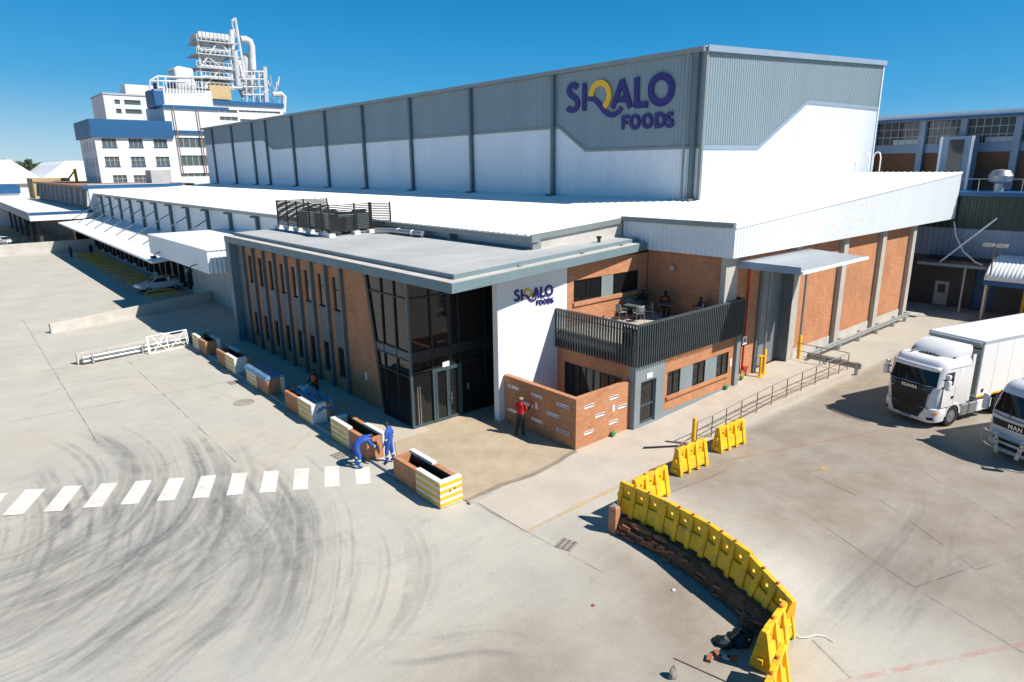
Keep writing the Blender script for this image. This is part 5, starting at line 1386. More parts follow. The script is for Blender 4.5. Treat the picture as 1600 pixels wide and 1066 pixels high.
def man():
    F = (15.75, -18.95, 0.0); ang = math.radians(-24)
    t = thing('truck', 'pale silver white truck with bull bar, cut off at the right edge', 'truck', F, ang)
    L = dict(local=True)
    cab = Cab([(0.90,0.06,2.25,1.20,0.30), (1.20,0.02,2.25,1.23,0.33), (1.72,0.02,2.25,1.24,0.34), (1.86,0.05,2.25,1.24,0.34), (2.62,0.32,2.25,1.21,0.34), (2.80,0.40,2.25,1.18,0.34), (2.98,0.55,2.25,1.12,0.32), (3.05,0.80,2.25,1.04,0.30)])
    part(t, 'cab', cab.shell(), 'truck_silver', 45, **L)
    part(t, 'windscreen', cab.patch(1.86, 2.60, -1.08, 1.08, 0.012, 16, 5, -1.02, 1.02), 'cab_glass', 30, **L)
    part(t, 'grille', cab.patch(1.28, 1.56, -0.95, 0.95, 0.016, 12, 3, -1.0, 1.0), 'black_plastic', 30, **L)
    me = text_mesh('MAN', 0.24, 0.012, 'lettering'); me.materials.append(MATS['chrome'])
    o = part(t, 'lettering', None, None, me=me, local=True); o.matrix_local = Matrix.Translation((-0.03, 0.0, 1.42)) @ Matrix.Rotation(-math.pi/2, 4, 'Z') @ Matrix.Rotation(math.pi/2, 4, 'X')
    bump = Cab([(0.28,0.08,0.75,1.12,0.35), (0.40,0.0,0.78,1.22,0.40), (0.90,-0.04,0.80,1.25,0.42), (0.98,0.02,0.80,1.22,0.40)])
    b = part(t, 'bumper', bump.shell(), 'truck_silver', 45, **L)
    part(b, 'lower_grille', bump.patch(0.72, 0.92, -0.8, 0.8, 0.014, 12, 2), 'black_plastic', **L)
    part(b, 'lower_grille', bump.patch(0.46, 0.62, -0.6, 0.6, 0.014, 12, 2), 'black_plastic', **L)
    # bull bar
    bb = part(t, 'bull_bar', MB().pipe([(bump.front(y,0.9)-0.22, y, 0.98) for y in np.linspace(-1.15,1.15,9)], 0.035, 8).pipe([(bump.front(y,0.6)-0.22, y, 0.42) for y in np.linspace(-1.15,1.15,9)], 0.035, 8), 'chrome', True, **L)
    for s in (-1, 1):
        part(bb, 'upright', MB().prism([(-0.28,s*0.40-0.07,0.30),(-0.28,s*0.40+0.07,0.30),(-0.25,s*0.55+0.07,1.12),(-0.25,s*0.55-0.07,1.12)], (0.035,0,0)), 'cream_steel', **L)
        for z in (0.62, 0.82): part(bb, 'bolt', MB().lathe([(0.03,0),(0.03,-0.02)], (-0.27,s*0.46+s*0.02*(z-0.6),z), 'x', 8), 'dark_metal', **L)
        part(bb, 'end_hoop', MB().pipe([(bump.front(s*1.1,0.9)-0.20,s*1.12,0.98),(0.10,s*1.32,0.95),(0.16,s*1.36,0.70),(0.10,s*1.32,0.45),(bump.front(s*1.1,0.6)-0.20,s*1.12,0.42)], 0.032, 8), 'cream_steel', True, **L)
        a = sorted((s*0.82, s*1.18)); part(b, 'headlight', bump.patch(0.64, 0.86, a[0], a[1], 0.016, 8, 2), 'lamp_glass', **L)
        part(t, 'side_window', sidepatch([(0.42,1.92),(1.05,1.9),(1.05,2.55),(0.60,2.55)], s*1.228, 0.02), 'cab_glass', **L)
        part(t, 'mirror', MB().box(0.10, 0.30, min(s*1.36,s*1.58), max(s*1.36,s*1.58), 1.72, 2.38), 'truck_silver', bevel=0.05, **L)
        part(t, 'mirror_arm', MB().tube((0.30,s*1.2,2.3),(0.22,s*1.45,2.3),0.03).tube((0.30,s*1.2,1.8),(0.22,s*1.45,1.8),0.03), 'black_plastic', True, **L)
        wheel(t, 1.40, s*1.22, 0.5, 0.34, s); wheel(t, 5.2, s*1.22, 0.5, 0.62, s)
        part(t, 'wheel_arch', MB().box(0.82, 1.98, min(s*1.06,s*1.24), max(s*1.06,s*1.24), 1.03, 1.10), 'truck_silver', **L)
        part(t, 'cab_step', MB().box(0.62, 0.86, min(s*1.06,s*1.2), max(s*1.06,s*1.2), 0.35, 0.9), 'black_plastic', **L)
    part(t, 'sun_visor_bar', MB().pipe([(cab.front(y,1.80)-0.08, y, 1.78-0.06*(1-(y/1.1)**2)) for y in np.linspace(-1.12,1.12,11)], 0.018, 6), 'dark_metal', True, **L)
    part(t, 'guard_bar', MB().pipe([(cab.front(y,1.95)-0.08, y, 1.96-0.06*(1-(y/1.1)**2)) for y in np.linspace(-1.12,1.12,11)], 0.018, 6), 'dark_metal', True, **L)
    for s in (-0.35, 0.35): part(t, 'guard_stay', MB().tube((cab.front(s,1.80)-0.08,s*0.8,1.74),(cab.front(s,1.95)-0.08,s,1.92),0.014,n=5), 'dark_metal', **L)
    part(t, 'chassis', MB().box(0.7, 7.0, -0.45, 0.45, 0.62, 0.95), 'dark_metal', **L)
    part(t, 'roof_deflector', MB().hexa([(1.2,-0.95,3.055),(2.2,-1.0,3.055),(2.2,1.0,3.055),(1.2,0.95,3.055)], [(1.9,-0.9,3.65),(2.25,-0.98,3.7),(2.25,0.98,3.7),(1.9,0.9,3.65)]), 'truck_silver', bevel=0.06, **L)
    part(t, 'cargo_body', MB().box(2.7, 9.6, -1.25, 1.25, 1.15, 3.75), 'trailer_white', bevel=0.04, **L)
man()

# ================================================================== CARS
def car(name, label, loc, rz, mat, kind='pickup', group=None):
    t = thing(name, label, 'car', loc, rz, group); L = dict(local=True)
    W = 0.82
    prof = [(-2.05,0.42),(-2.10,0.62),(-2.0,0.82),(-1.15,0.95),(2.05,0.95),(2.10,0.55),(2.0,0.38)] if kind == 'pickup' else [(-2.0,0.40),(-2.08,0.6),(-1.95,0.80),(-1.1,0.95),(1.9,1.0),(2.02,0.6),(1.95,0.38)]
    part(t, 'body', MB().prism([(x, -W, z) for x, z in prof], (0, 2*W, 0)), mat, bevel=0.06, **L)
    cabp = [(-1.10,0.951),(-0.45,1.42),(0.45,1.44),(0.62,0.951)] if kind == 'pickup' else [(-1.05,0.951),(-0.4,1.40),(1.2,1.42),(1.85,0.951)]
    part(t, 'cabin', MB().prism([(x, -W+0.07, z) for x, z in cabp], (0, 2*W-0.14, 0)), mat, bevel=0.05, **L)
    a, b = cabp[0], cabp[1]
    part(t, 'windscreen', MB().prism([(a[0]+0.05-0.02,-W+0.15,a[1]+0.06),(a[0]+0.05-0.02,W-0.15,a[1]+0.06),(b[0]-0.06,W-0.2,b[1]-0.04),(b[0]-0.06,-W+0.2,b[1]-0.04)], (-0.03,0,0.02)), 'cab_glass', **L)
    for s in (-1, 1):
        y = s*(W-0.068)
        part(t, 'side_window', sidepatch([(cabp[0][0]+0.22,1.0),(cabp[1][0]+0.02,1.36),(cabp[2][0]-0.05,1.37),(cabp[3][0]-0.12 if kind == 'pickup' else cabp[3][0]-0.35,1.0)], y, 0.012), 'cab_glass', **L)
        part(t, 'headlight', MB().box(-2.09, -1.98, min(s*0.45,s*0.76), max(s*0.45,s*0.76), 0.62, 0.78), 'lamp_glass', **L)
        part(t, 'tail_light', MB().box(2.03, 2.11, min(s*0.62,s*0.78), max(s*0.62,s*0.78), 0.6, 0.85), 'red_paint', **L)
        wheel(t, -1.28, s*W, 0.31, 0.2, s); wheel(t, 1.22, s*W, 0.31, 0.2, s)
        if kind == 'pickup':
            part(t, 'load_rail', MB().pipe([(0.7,s*0.72,0.95),(0.7,s*0.72,1.45),(1.95,s*0.72,1.2),(2.0,s*0.72,0.95)], 0.03, 6), 'chrome', True, **L)
    part(t, 'bumper', MB().box(-2.16, -2.02, -0.78, 0.78, 0.36, 0.54), 'black_plastic', **L)
    return t
car('pickup_car', 'small white pickup parked in the shade of the loading dock', (0.75, 47.6, 0), 0.12, 'car_white')
car('parked_car', 'white car under the far blue edged canopy, at the left edge', (-11.5, 116, 0), 0.9, 'car_white', 'hatch')
car('parked_car', 'white car with red rear lights below the blue edged canopy', (-7.5, 112, 0), 2.2, 'car_white', 'hatch')

# ================================================================== YELLOW WATER BARRIERS
def barrier_mesh():
    mb = MB(); L, H = 1.72, 1.08
    def hw(z): return float(np.interp(z, [0, 0.18, 0.30, 1.02, H], [0.26, 0.25, 0.22, 0.085, 0.06]))
    segs = [(-0.86,-0.72,'r'), (-0.72,-0.36,'p'), (-0.36,-0.20,'r'), (-0.20,0.16,'p'), (0.16,0.32,'r'), (0.32,0.68,'p'), (0.68,0.86,'r')]
    zr = [0.0, 0.18, 0.30, 0.55, 0.80, 1.02, H]
    for x0, x1, k in segs:
        if k == 'r':
            rings = []
            for x in (x0, x1):
                rings.append([(x, hw(z), z) for z in zr]+[(x, -hw(z), z) for z in zr[::-1]])
            mb.loft(rings)
        else:
            # recessed panel between ribs: solid foot, thin web with a round through-hole
            rings = []
            zz_ = [0.10, 0.20, 0.30, 0.58]
            for x in (x0, x1): rings.append([(x, hw(z)-0.045, z) for z in zz_]+[(x, -hw(z)+0.045, z) for z in zz_[::-1]])
            mb.loft(rings)
            cx = (x0+x1)/2; cz_ = 0.76; za, zb = 0.581, 0.94; r = 0.062; n = 16
            def sq(k):
                a = 2*math.pi*k/n; dx, dz = math.cos(a), math.sin(a); m = max(abs(dx)/((x1-x0)/2), abs(dz)/((zb-za)/2)); return cx+dx/m, (za+zb)/2+dz/m
            w = 0.05
            vs = []
            for s in (1, -1):
                vs += [(sq(k)[0], s*w, sq(k)[1]) for k in range(n)]
                vs += [(cx+r*math.cos(2*math.pi*k/n), s*w, cz_+r*math.sin(2*math.pi*k/n)) for k in range(n)]
            fs = []
            for k in range(n):
                j = (k+1) % n
                fs += [(k, j, n+j, n+k), (2*n+k, 3*n+k, 3*n+j, 2*n+j), (n+k, n+j, 3*n+j, 3*n+k), (k, 2*n+k, 2*n+j, j)]
            mb._add(vs, fs)
            mb.box(x0, x1, -0.07, 0.07, 0.941, H)
    mb.box(0.861, 0.95, -0.07, 0.07, 0.22, 0.36); mb.box(-0.95, -0.861, -0.08, 0.08, 0.52, 0.66); mb.box(-0.95, -0.861, -0.09, 0.09, 0.14, 0.24)
    return mb
bm_me = barrier_mesh().mesh('barrier_body'); bm_me.materials.append(MATS['yellow_plastic'])
cap_me = MB().lathe([(0.045,0),(0.045,0.035),(0.03,0.05)], (0,0,0), n=10).mesh('filler_cap', True); cap_me.materials.append(MATS['orange_cap'])
def barrier(p0, p1, z, label, flip=0.0, pitch=0.0):
    c = ((p0[0]+p1[0])/2, (p0[1]+p1[1])/2); a = math.atan2(p1[1]-p0[1], p1[0]-p0[0])+flip
    t = thing('water_barrier', label, 'barrier', (c[0], c[1], z), a, group='yellow water filled barriers'); t.rotation_euler = (0, pitch, a)
    o = part(t, 'body', None, None, me=bm_me, local=True)
    b = o.modifiers.new('bevel', 'BEVEL'); b.width = 0.012; b.segments = 2; b.limit_method = 'ANGLE'
    for x in (-0.28, 0.26):
        o = part(t, 'filler_cap', None, None, me=cap_me, local=True); o.location = (x, 0, 1.08)
    return t
BZ = 0.495
barrier(BARR[0], BARR[1], BZ, 'yellow barrier on the broken bank beside the brick post, first of the curved row')
barrier(BARR[1], BARR[2], BZ, 'yellow barrier second from the brick post in the curved row')
barrier(BARR[2], BARR[3], BZ, 'yellow barrier third from the brick post in the curved row')
barrier(BARR[3], BARR[4], 0.29, 'yellow barrier fourth from the brick post, beside the sharp corner of the row', pitch=0.20)
barrier((-0.28,-17.86), (-2.02,-18.10), 0.02, 'sunlit yellow barrier turning the corner beside the rubble, with a white strap')
barrier((-2.02,-18.58), (-3.62,-19.0), 0.0, 'yellow barrier nearest the camera, cut off by the bottom edge')
barrier((1.12,-11.78), (2.80,-11.80), 0.44, 'sunlit yellow barrier standing right behind the first of the curved row')
barrier((5.03,-10.72), (6.72,-10.85), 0.0, 'lone yellow barrier with plain face below the lone yellow post')
barrier((8.02,-10.62), (9.72,-10.75), 0.0, 'lone yellow barrier with holes, farthest back beside the handrail')
_sp = [onz(u, v, z) for u, v, z in ((1233,938,0.62), (1236,962,0.35), (1241,988,0.03), (1250,996,0.025), (1262,996,0.025), (1276,992,0.025), (1290,994,0.025), (1304,1002,0.025))]
_s0 = _sp[2]
solo('white_strap', MB().pipe([tuple(q-np.array([_s0[0], _s0[1], 0])) for q in _sp], 0.012, 6), 'sign_white', 'thin white strap trailing from the corner barrier on the concrete', 'strap', smooth=True, loc=(_s0[0], _s0[1], 0.0))
# broken brick edge of the bank under the barriers
bank = thing('broken_brick_edge', 'crumbling brick and soil edge under the curved row of barriers', 'wall', (0.2, -11.8, 0))
r = np.random.RandomState(5)
bx_me = MB().box(-0.11, 0.11, -0.05, 0.05, -0.036, 0.036).mesh('brick'); bx_me.materials.append(MATS['brick_red_bits'])
ys_ = np.linspace(-11.8, -17.7, 60)
g = []
for k, y in enumerate(ys_):
    x = float(bank_x(y))-0.46; row = []
    for z in (0.0, 0.12, 0.25, 0.38, 0.5, 0.54):
        j = 0.10*(r.rand()-0.5); row.append((x-0.10*(1-z/0.5)-0.07*r.rand()+(0.08 if z > 0.45 else 0), y+j, z-0.03+(0.05*(r.rand()-0.3) if z > 0.3 else 0)))
    row.append((x+0.30, y, 0.53+0.05*r.rand()-0.03)); g.append(row)
part(bank, 'soil_face', MB().sheet(g), 'soil')
for k in range(90):
    y = -11.9-5.7*r.rand(); z = r.choice([0.07, 0.15, 0.23, 0.31, 0.39])
    if y < -14.2 and r.rand() < 0.75: continue
    o = part(bank, 'brick', None, None, me=bx_me, local=True)
    x = float(bank_x(y))-0.54-0.06*(1-z/0.5)
    o.location = (x-0.2, y+11.8, z); o.rotation_euler = (0.1*r.randn(), 0.1*r.randn(), math.pi/2+0.12+0.1*r.randn())
post = part(bank, 'brick_post', MB().box(0.0, 0.24, -11.96, -11.66, 0.0, 0.92), 'brick', bevel=0.015)
part(bank, 'mortar_cap', MB().hexa([(0.02,-11.94,0.921),(0.22,-11.94,0.921),(0.22,-11.68,0.921),(0.02,-11.68,0.921)], [(0.04,-11.92,0.96),(0.20,-11.9,0.95),(0.21,-11.7,0.98),(0.05,-11.72,0.94)]), 'concrete_old')
def lump(c, rx, ry, rz, seed, n=10):
    q = np.random.RandomState(seed); mb = MB(); rows = []
    for i in range(6):
        f_ = (i/5); a = f_*math.pi/2
        rows.append([(c[0]+rx*math.cos(a)*math.cos(2*math.pi*k/n)*(0.75+0.5*q.rand()), c[1]+ry*math.cos(a)*math.sin(2*math.pi*k/n)*(0.75+0.5*q.rand()), c[2]+rz*math.sin(a)*(0.8+0.3*q.rand())) for k in range(n)])
    return mb.loft(rows)
p = onz(1028, 832, 0.5)
part(bank, 'broken_lump', lump((0.26,-12.75,0.48), 0.12, 0.50, 0.12, 3), 'brick_red_bits')
part(bank, 'broken_lump', lump((0.24,-13.55,0.48), 0.10, 0.26, 0.10, 4), 'brick_red_bits')
# rubble by the corner barrier
def rub(name, u, v, lab, mat, rx, ry, rz, seed, z=0.0):
    p = onz(u, v, z); solo(name, lump((0,0,-0.03), rx, ry, rz, seed), mat, lab, 'debris', loc=(p[0], p[1], z))
rub('debris_sack', 1158, 1000, 'dark crumpled debris sack in the shadow of the corner barrier', 'dark_metal', 0.38, 0.32, 0.28, 11)
rub('debris_sack', 1130, 1006, 'smaller dark debris sack left of the crumpled one', 'dark_metal', 0.20, 0.26, 0.24, 12)
rub('earth_mound', 1176, 975, 'brown soil heap between the broken edge and the corner barrier', 'soil', 0.34, 0.40, 0.35, 13)
for i, (u, v, lab) in enumerate(((1108,1030,'loose red brick, leftmost of the small scatter by the debris sacks'), (1121,1024,'loose red brick lying on edge in the small scatter, second from left'), (1132,1028,'loose pale brick in the middle of the small scatter'), (1144,1030,'loose red brick beside the debris sacks, rightmost of the small scatter'))):
    p = onz(u, v)
    solo('loose_brick', MB().box(-0.12, 0.12, -0.055, 0.055, 0, 0.075), 'brick_red_bits' if i != 2 else 'concrete_pale', lab, 'brick', 'bricks scattered by the barriers', loc=(p[0], p[1], 0.0), rz=0.4+i*0.7)
p = onz(1052, 1058); solo('concrete_chunk', lump((0,0,-0.02), 0.14, 0.10, 0.34, 15), 'concrete_old', 'upright chunk of broken concrete at the bottom edge', 'concrete chunk', loc=(p[0], p[1], 0.0))
p = onz(1100, 1050); solo('loose_bar', MB().box(-0.75, 0.75, -0.012, 0.012, 0, 0.02), 'rusty_steel', 'thin rusty steel bar lying beside the scattered bricks', 'bar', loc=(p[0], p[1], 0.0), rz=-1.35)
p = onz(927, 946); solo('stone', lump((0,0,-0.01), 0.06, 0.05, 0.05, 21), 'brick_red_bits', 'tiny orange stone alone on the pale concrete', 'stone', loc=(p[0], p[1], 0.0))
p = onz(1052, 922); solo('stone', lump((0,0,-0.01), 0.05, 0.06, 0.05, 22), 'white_paint', 'tiny white stone on the brown dust left of the barriers', 'stone', loc=(p[0], p[1], 0.0))
# ================================================================== PEOPLE
STAND = dict(pelvis=(0,0,0.96), belly=(0.0,0,1.12), chest=(0.0,0,1.32), neckb=(0.0,0,1.47), neck=(0.01,0,1.54), head1=(0.025,0,1.61), head2=(0.02,0,1.68), crown=(0.0,0,1.74),
    lsh=(0,0.18,1.43), lel=(-0.02,0.25,1.16), lwr=(0.05,0.25,0.92), lha=(0.08,0.24,0.85), rsh=(0,-0.18,1.43), rel=(-0.02,-0.25,1.16), rwr=(0.05,-0.25,0.92), rha=(0.08,-0.24,0.85),
    lhip=(0,0.095,0.90), lkn=(0.02,0.11,0.51), lan=(-0.02,0.11,0.09), lto=(0.15,0.13,0.035), rhip=(0,-0.095,0.90), rkn=(0.02,-0.11,0.51), ran=(-0.02,-0.11,0.09), rto=(0.15,-0.13,0.035))
RAD = dict(pelvis=0.158, belly=0.15, chest=0.17, neckb=0.08, neck=0.058, head1=0.085, head2=0.095, crown=0.062, lsh=0.085, lel=0.062, lwr=0.045, lha=0.04, lhip=0.115, lkn=0.088, lan=0.066, lto=0.046)
EDG = [('pelvis','belly','torso'), ('belly','chest','torso'), ('chest','neckb','torso'), ('neckb','neck','skin'), ('neck','head1','skin'), ('head1','head2','skin'), ('head2','crown','hair'),
       ('chest','lsh','torso'), ('lsh','lel','sleeve'), ('lel','lwr','fore'), ('lwr','lha','skin'), ('chest','rsh','torso'), ('rsh','rel','sleeve'), ('rel','rwr','fore'), ('rwr','rha','skin'),
       ('pelvis','lhip','legs'), ('lhip','lkn','legs'), ('lkn','lan','shin'), ('lan','lto','shoe'), ('pelvis','rhip','legs'), ('rhip','rkn','legs'), ('rkn','ran','shin'), ('ran','rto','shoe')]
def person(label, loc, rz, pose, mats, tape=False, cap=None, group=None, vest=None, hair=None):
    J = dict(STAND); J.update(pose); names = list(J)
    idx = {k: i for i, k in enumerate(names)}
    me = bpy.data.meshes.new('skeleton'); me.from_pydata([J[k] for k in names], [(idx[a], idx[b]) for a, b, _ in EDG], [])
    tmp = bpy.data.objects.new('tmp', me); COL.objects.link(tmp)
    sk = tmp.modifiers.new('skin', 'SKIN'); sk.use_smooth_shade = True
    for k, v in zip(names, me.skin_vertices[0].data):
        r_ = RAD[k] if k in RAD else RAD['l'+k[1:]]
        v.radius = (r_, r_)
        v.use_root = (k == 'pelvis')
    ss = tmp.modifiers.new('sub', 'SUBSURF'); ss.levels = 2; ss.render_levels = 2
    bpy.context.view_layer.update()
    dg = bpy.context.evaluated_depsgraph_get()
    out = bpy.data.meshes.new_from_object(tmp.evaluated_get(dg))
    bpy.data.objects.remove(tmp)
    out.name = 'body'; out.materials.clear()
    keys = ['skin', 'hair', 'torso', 'sleeve', 'fore', 'legs', 'shin', 'shoe']
    for k in keys: out.materials.append(MATS[mats[k]])
    co = np.zeros(len(out.vertices)*3, dtype=np.float32); out.vertices.foreach_get('co', co); co = co.reshape(-1, 3)
    seg = [(np.array(J[a]), np.array(J[b]), m, RAD.get(a, RAD.get('l'+a[1:]))) for a, b, m in EDG]
    for pl in out.polygons:
        c = co[list(pl.vertices)].mean(0); best = 1e9; bm_ = 'torso'
        for a, b, m, rr in seg:
            d = b-a; t_ = np.clip(np.dot(c-a, d)/(np.dot(d, d)+1e-9), 0, 1); q = np.linalg.norm(c-a-d*t_)/rr
            if q < best: best = q; bm_ = m
        pl.material_index = keys.index(bm_); pl.use_smooth = True
    # fingers, ears and nose become part of the same skin surface
    extra = MB()
    for s in ('l', 'r'):
        w, h = Vector(J[s+'wr']), Vector(J[s+'ha']); d = (h-w).normalized(); sd_v = d.cross(Vector((1,0,0.2))).normalized(); up = d.cross(sd_v)
        for k, ln in zip((-1.5,-0.5,0.5,1.5), (0.065,0.078,0.072,0.055)):
            b0 = h+sd_v*0.016*k; extra.pipe([b0, b0+d*ln*0.55+up*0.006, b0+d*ln+up*0.024], [0.011,0.010,0.007], 5)
        extra.pipe([w+d*0.03+sd_v*0.03, w+d*0.06+sd_v*0.052+up*0.02, w+d*0.10+sd_v*0.05+up*0.035], [0.012,0.011,0.008], 5)
    h1, h2 = Vector(J['head1']), Vector(J['head2']); upv = (h2-h1).normalized()
    fw = Vector((1,0,0)); fw = (fw-upv*fw.dot(upv)).normalized(); lt = upv.cross(fw)
    extra.pipe([h1+fw*0.075+upv*0.045, h1+fw*0.105+upv*0.02, h1+fw*0.08+upv*0.0], [0.010,0.016,0.008], 5)
    for s in (-1, 1): extra.pipe([h1+lt*s*0.085+upv*0.05, h1+lt*s*0.10+upv*0.03-fw*0.01, h1+lt*s*0.085], [0.01,0.02,0.008], 5)
    em = extra.mesh('x', True); bm2 = bmesh.new(); bm2.from_mesh(out); bm2.from_mesh(em); bm2.to_mesh(out); bm2.free(); bpy.data.meshes.remove(em)
    t = thing('person', label, 'person', loc, rz, group)
    o = bpy.data.objects.new('body', out); COL.objects.link(o); o.parent = t
    if cap:
        cm = MB(); rows = []
        for a_, rr in ((0.0,0.107), (0.035,0.105), (0.07,0.088), (0.095,0.05), (0.102,0.015)):
            rows.append([h2+upv*(a_-0.005)+fw*rr*math.cos(2*math.pi*k/14)+lt*rr*0.92*math.sin(2*math.pi*k/14) for k in range(14)])
        cm.loft(rows)
        cm.prism([tuple(h2+fw*0.08+lt*0.07), tuple(h2+fw*0.17+lt*0.05-upv*0.01), tuple(h2+fw*0.17-lt*0.05-upv*0.01), tuple(h2+fw*0.08-lt*0.07)], tuple(upv*0.012))
        part(t, 'cap', cm, cap, 40, local=True)
    if tape:
        for a_, b_, f_, rr in tape:
            a3, b3 = Vector(J[a_]), Vector(J[b_]); d = (b3-a3); c = a3+d*f_; d.normalize()
            part(t, 'reflective_band', MB().tube(c-d*0.035, c+d*0.035, rr, n=14), 'reflective_tape', True, local=True)
    if vest:
        a3, b3 = Vector(J['belly']), Vector(J['chest']); d = (b3-a3).normalized()
        rows = []
        for t_, rr in ((-0.12,0.165), (0.0,0.168), (0.15,0.182), (0.26,0.175), (0.33,0.12)):
            c = a3+d*t_; ax = Vector((0,1,0)); f2 = d.cross(ax).normalized()
            rows.append([c+ax*rr*1.12*math.cos(2*math.pi*k/16)+f2*rr*0.95*math.sin(2*math.pi*k/16) for k in range(16)])
        part(t, 'hi_vis_vest', MB().loft(rows), vest, 50, local=True)
    return t
def outfit(top, legs, fore=None, sleeve=None, skin='skin_dark', hair='cap_dark', shoe='shoe_dark', shin=None):
    return dict(skin=skin, hair=hair, torso=top, sleeve=sleeve or top, fore=fore or top, legs=legs, shin=shin or legs, shoe=shoe)
blue = outfit('overall_blue', 'overall_blue')
KT = [('lkn','lan',0.35,0.078), ('rkn','ran',0.35,0.078)]
person('standing worker in blue overalls and dark cap watching by the planters', (-2.66,-2.38,0.03), math.radians(125),
       dict(head1=(0.05,0,1.60), head2=(0.055,0,1.67), crown=(0.05,0,1.735), lsh=(0,0.2,1.43), rsh=(0,-0.2,1.43), lel=(-0.03,0.29,1.17), lwr=(0.06,0.31,0.93), lha=(0.09,0.31,0.86), rel=(-0.05,-0.30,1.17), rwr=(0.02,-0.33,0.93), rha=(0.05,-0.33,0.86), lkn=(0.06,0.14,0.51), lan=(0.04,0.16,0.09), lto=(0.21,0.19,0.035), rkn=(-0.03,-0.14,0.51), ran=(-0.10,-0.17,0.09), rto=(0.07,-0.21,0.035)), blue, KT+[('lel','lwr',0.15,0.062), ('rel','rwr',0.15,0.062)], 'cap_dark')
person('worker in blue overalls bending over the planter end with arms stretched down', (-3.72,-1.80,0.0), math.radians(-8),
       dict(pelvis=(-0.12,0,0.93), belly=(0.02,0,1.06), chest=(0.24,0,1.16), neckb=(0.39,0,1.21), neck=(0.46,0,1.22), head1=(0.53,0,1.20), head2=(0.59,0,1.18), crown=(0.65,0,1.15),
            lsh=(0.34,0.18,1.15), lel=(0.50,0.24,0.93), lwr=(0.72,0.16,0.80), lha=(0.80,0.13,0.76), rsh=(0.34,-0.18,1.15), rel=(0.48,-0.24,0.90), rwr=(0.68,-0.18,0.74), rha=(0.76,-0.15,0.70),
            lhip=(-0.12,0.10,0.88), lkn=(0.0,0.15,0.50), lan=(-0.10,0.18,0.09), lto=(0.07,0.20,0.035), rhip=(-0.12,-0.10,0.88), rkn=(-0.02,-0.16,0.49), ran=(-0.12,-0.19,0.09), rto=(0.05,-0.22,0.035)),
       blue, KT+[('lel','lwr',0.55,0.055), ('rel','rwr',0.55,0.055)], None)
person('person in red shirt and khaki cap facing the slotted brick wall', (3.18,-3.80,0.012), math.radians(12),
       dict(rel=(0.16,-0.25,1.18), rwr=(0.42,-0.22,1.28), rha=(0.50,-0.2,1.31), lel=(0.05,0.26,1.14), lwr=(0.20,0.12,0.98), lha=(0.25,0.07,0.98), lan=(-0.22,0.12,0.10), lto=(-0.05,0.15,0.035), lkn=(-0.05,0.12,0.51)),
       outfit('shirt_red', 'trousers_dark', fore='skin_dark'), None, 'cap_khaki')
person('worker in an orange vest pulling the plastic sheet in the shade', (-1.72,6.45,0.02), math.radians(200),
       dict(lel=(0.12,0.24,1.16), lwr=(0.38,0.16,1.10), lha=(0.46,0.14,1.10), rel=(0.12,-0.24,1.16), rwr=(0.38,-0.16,1.08), rha=(0.46,-0.14,1.08)),
       outfit('trousers_dark', 'trousers_dark'), None, 'cap_dark', vest='vest_orange')
p = onz(112, 403); person('dark figure standing in the dock shadow near the far wall', (p[0], p[1], 0), 0.5, {}, outfit('trousers_dark', 'trousers_dark'), None, None)
p = onz(144, 399); person('dark figure beside the yellow guide rails below the canopy', (p[0], p[1], 0), 2.0, {}, outfit('shirt_navy', 'trousers_dark'), None, None)
SIT = dict(pelvis=(0,0,0.52), belly=(0.0,0,0.68), chest=(0.03,0,0.88), neckb=(0.04,0,1.03), neck=(0.05,0,1.10), head1=(0.07,0,1.17), head2=(0.07,0,1.24), crown=(0.05,0,1.30),
    lsh=(0.03,0.18,0.99), lel=(0.10,0.24,0.74), lwr=(0.34,0.16,0.78), lha=(0.42,0.13,0.79), rsh=(0.03,-0.18,0.99), rel=(0.10,-0.24,0.74), rwr=(0.34,-0.16,0.78), rha=(0.42,-0.13,0.79),
    lhip=(0.03,0.10,0.50), lkn=(0.44,0.12,0.50), lan=(0.42,0.12,0.09), lto=(0.58,0.13,0.035), rhip=(0.03,-0.10,0.50), rkn=(0.44,-0.12,0.50), ran=(0.42,-0.12,0.09), rto=(0.58,-0.13,0.035))
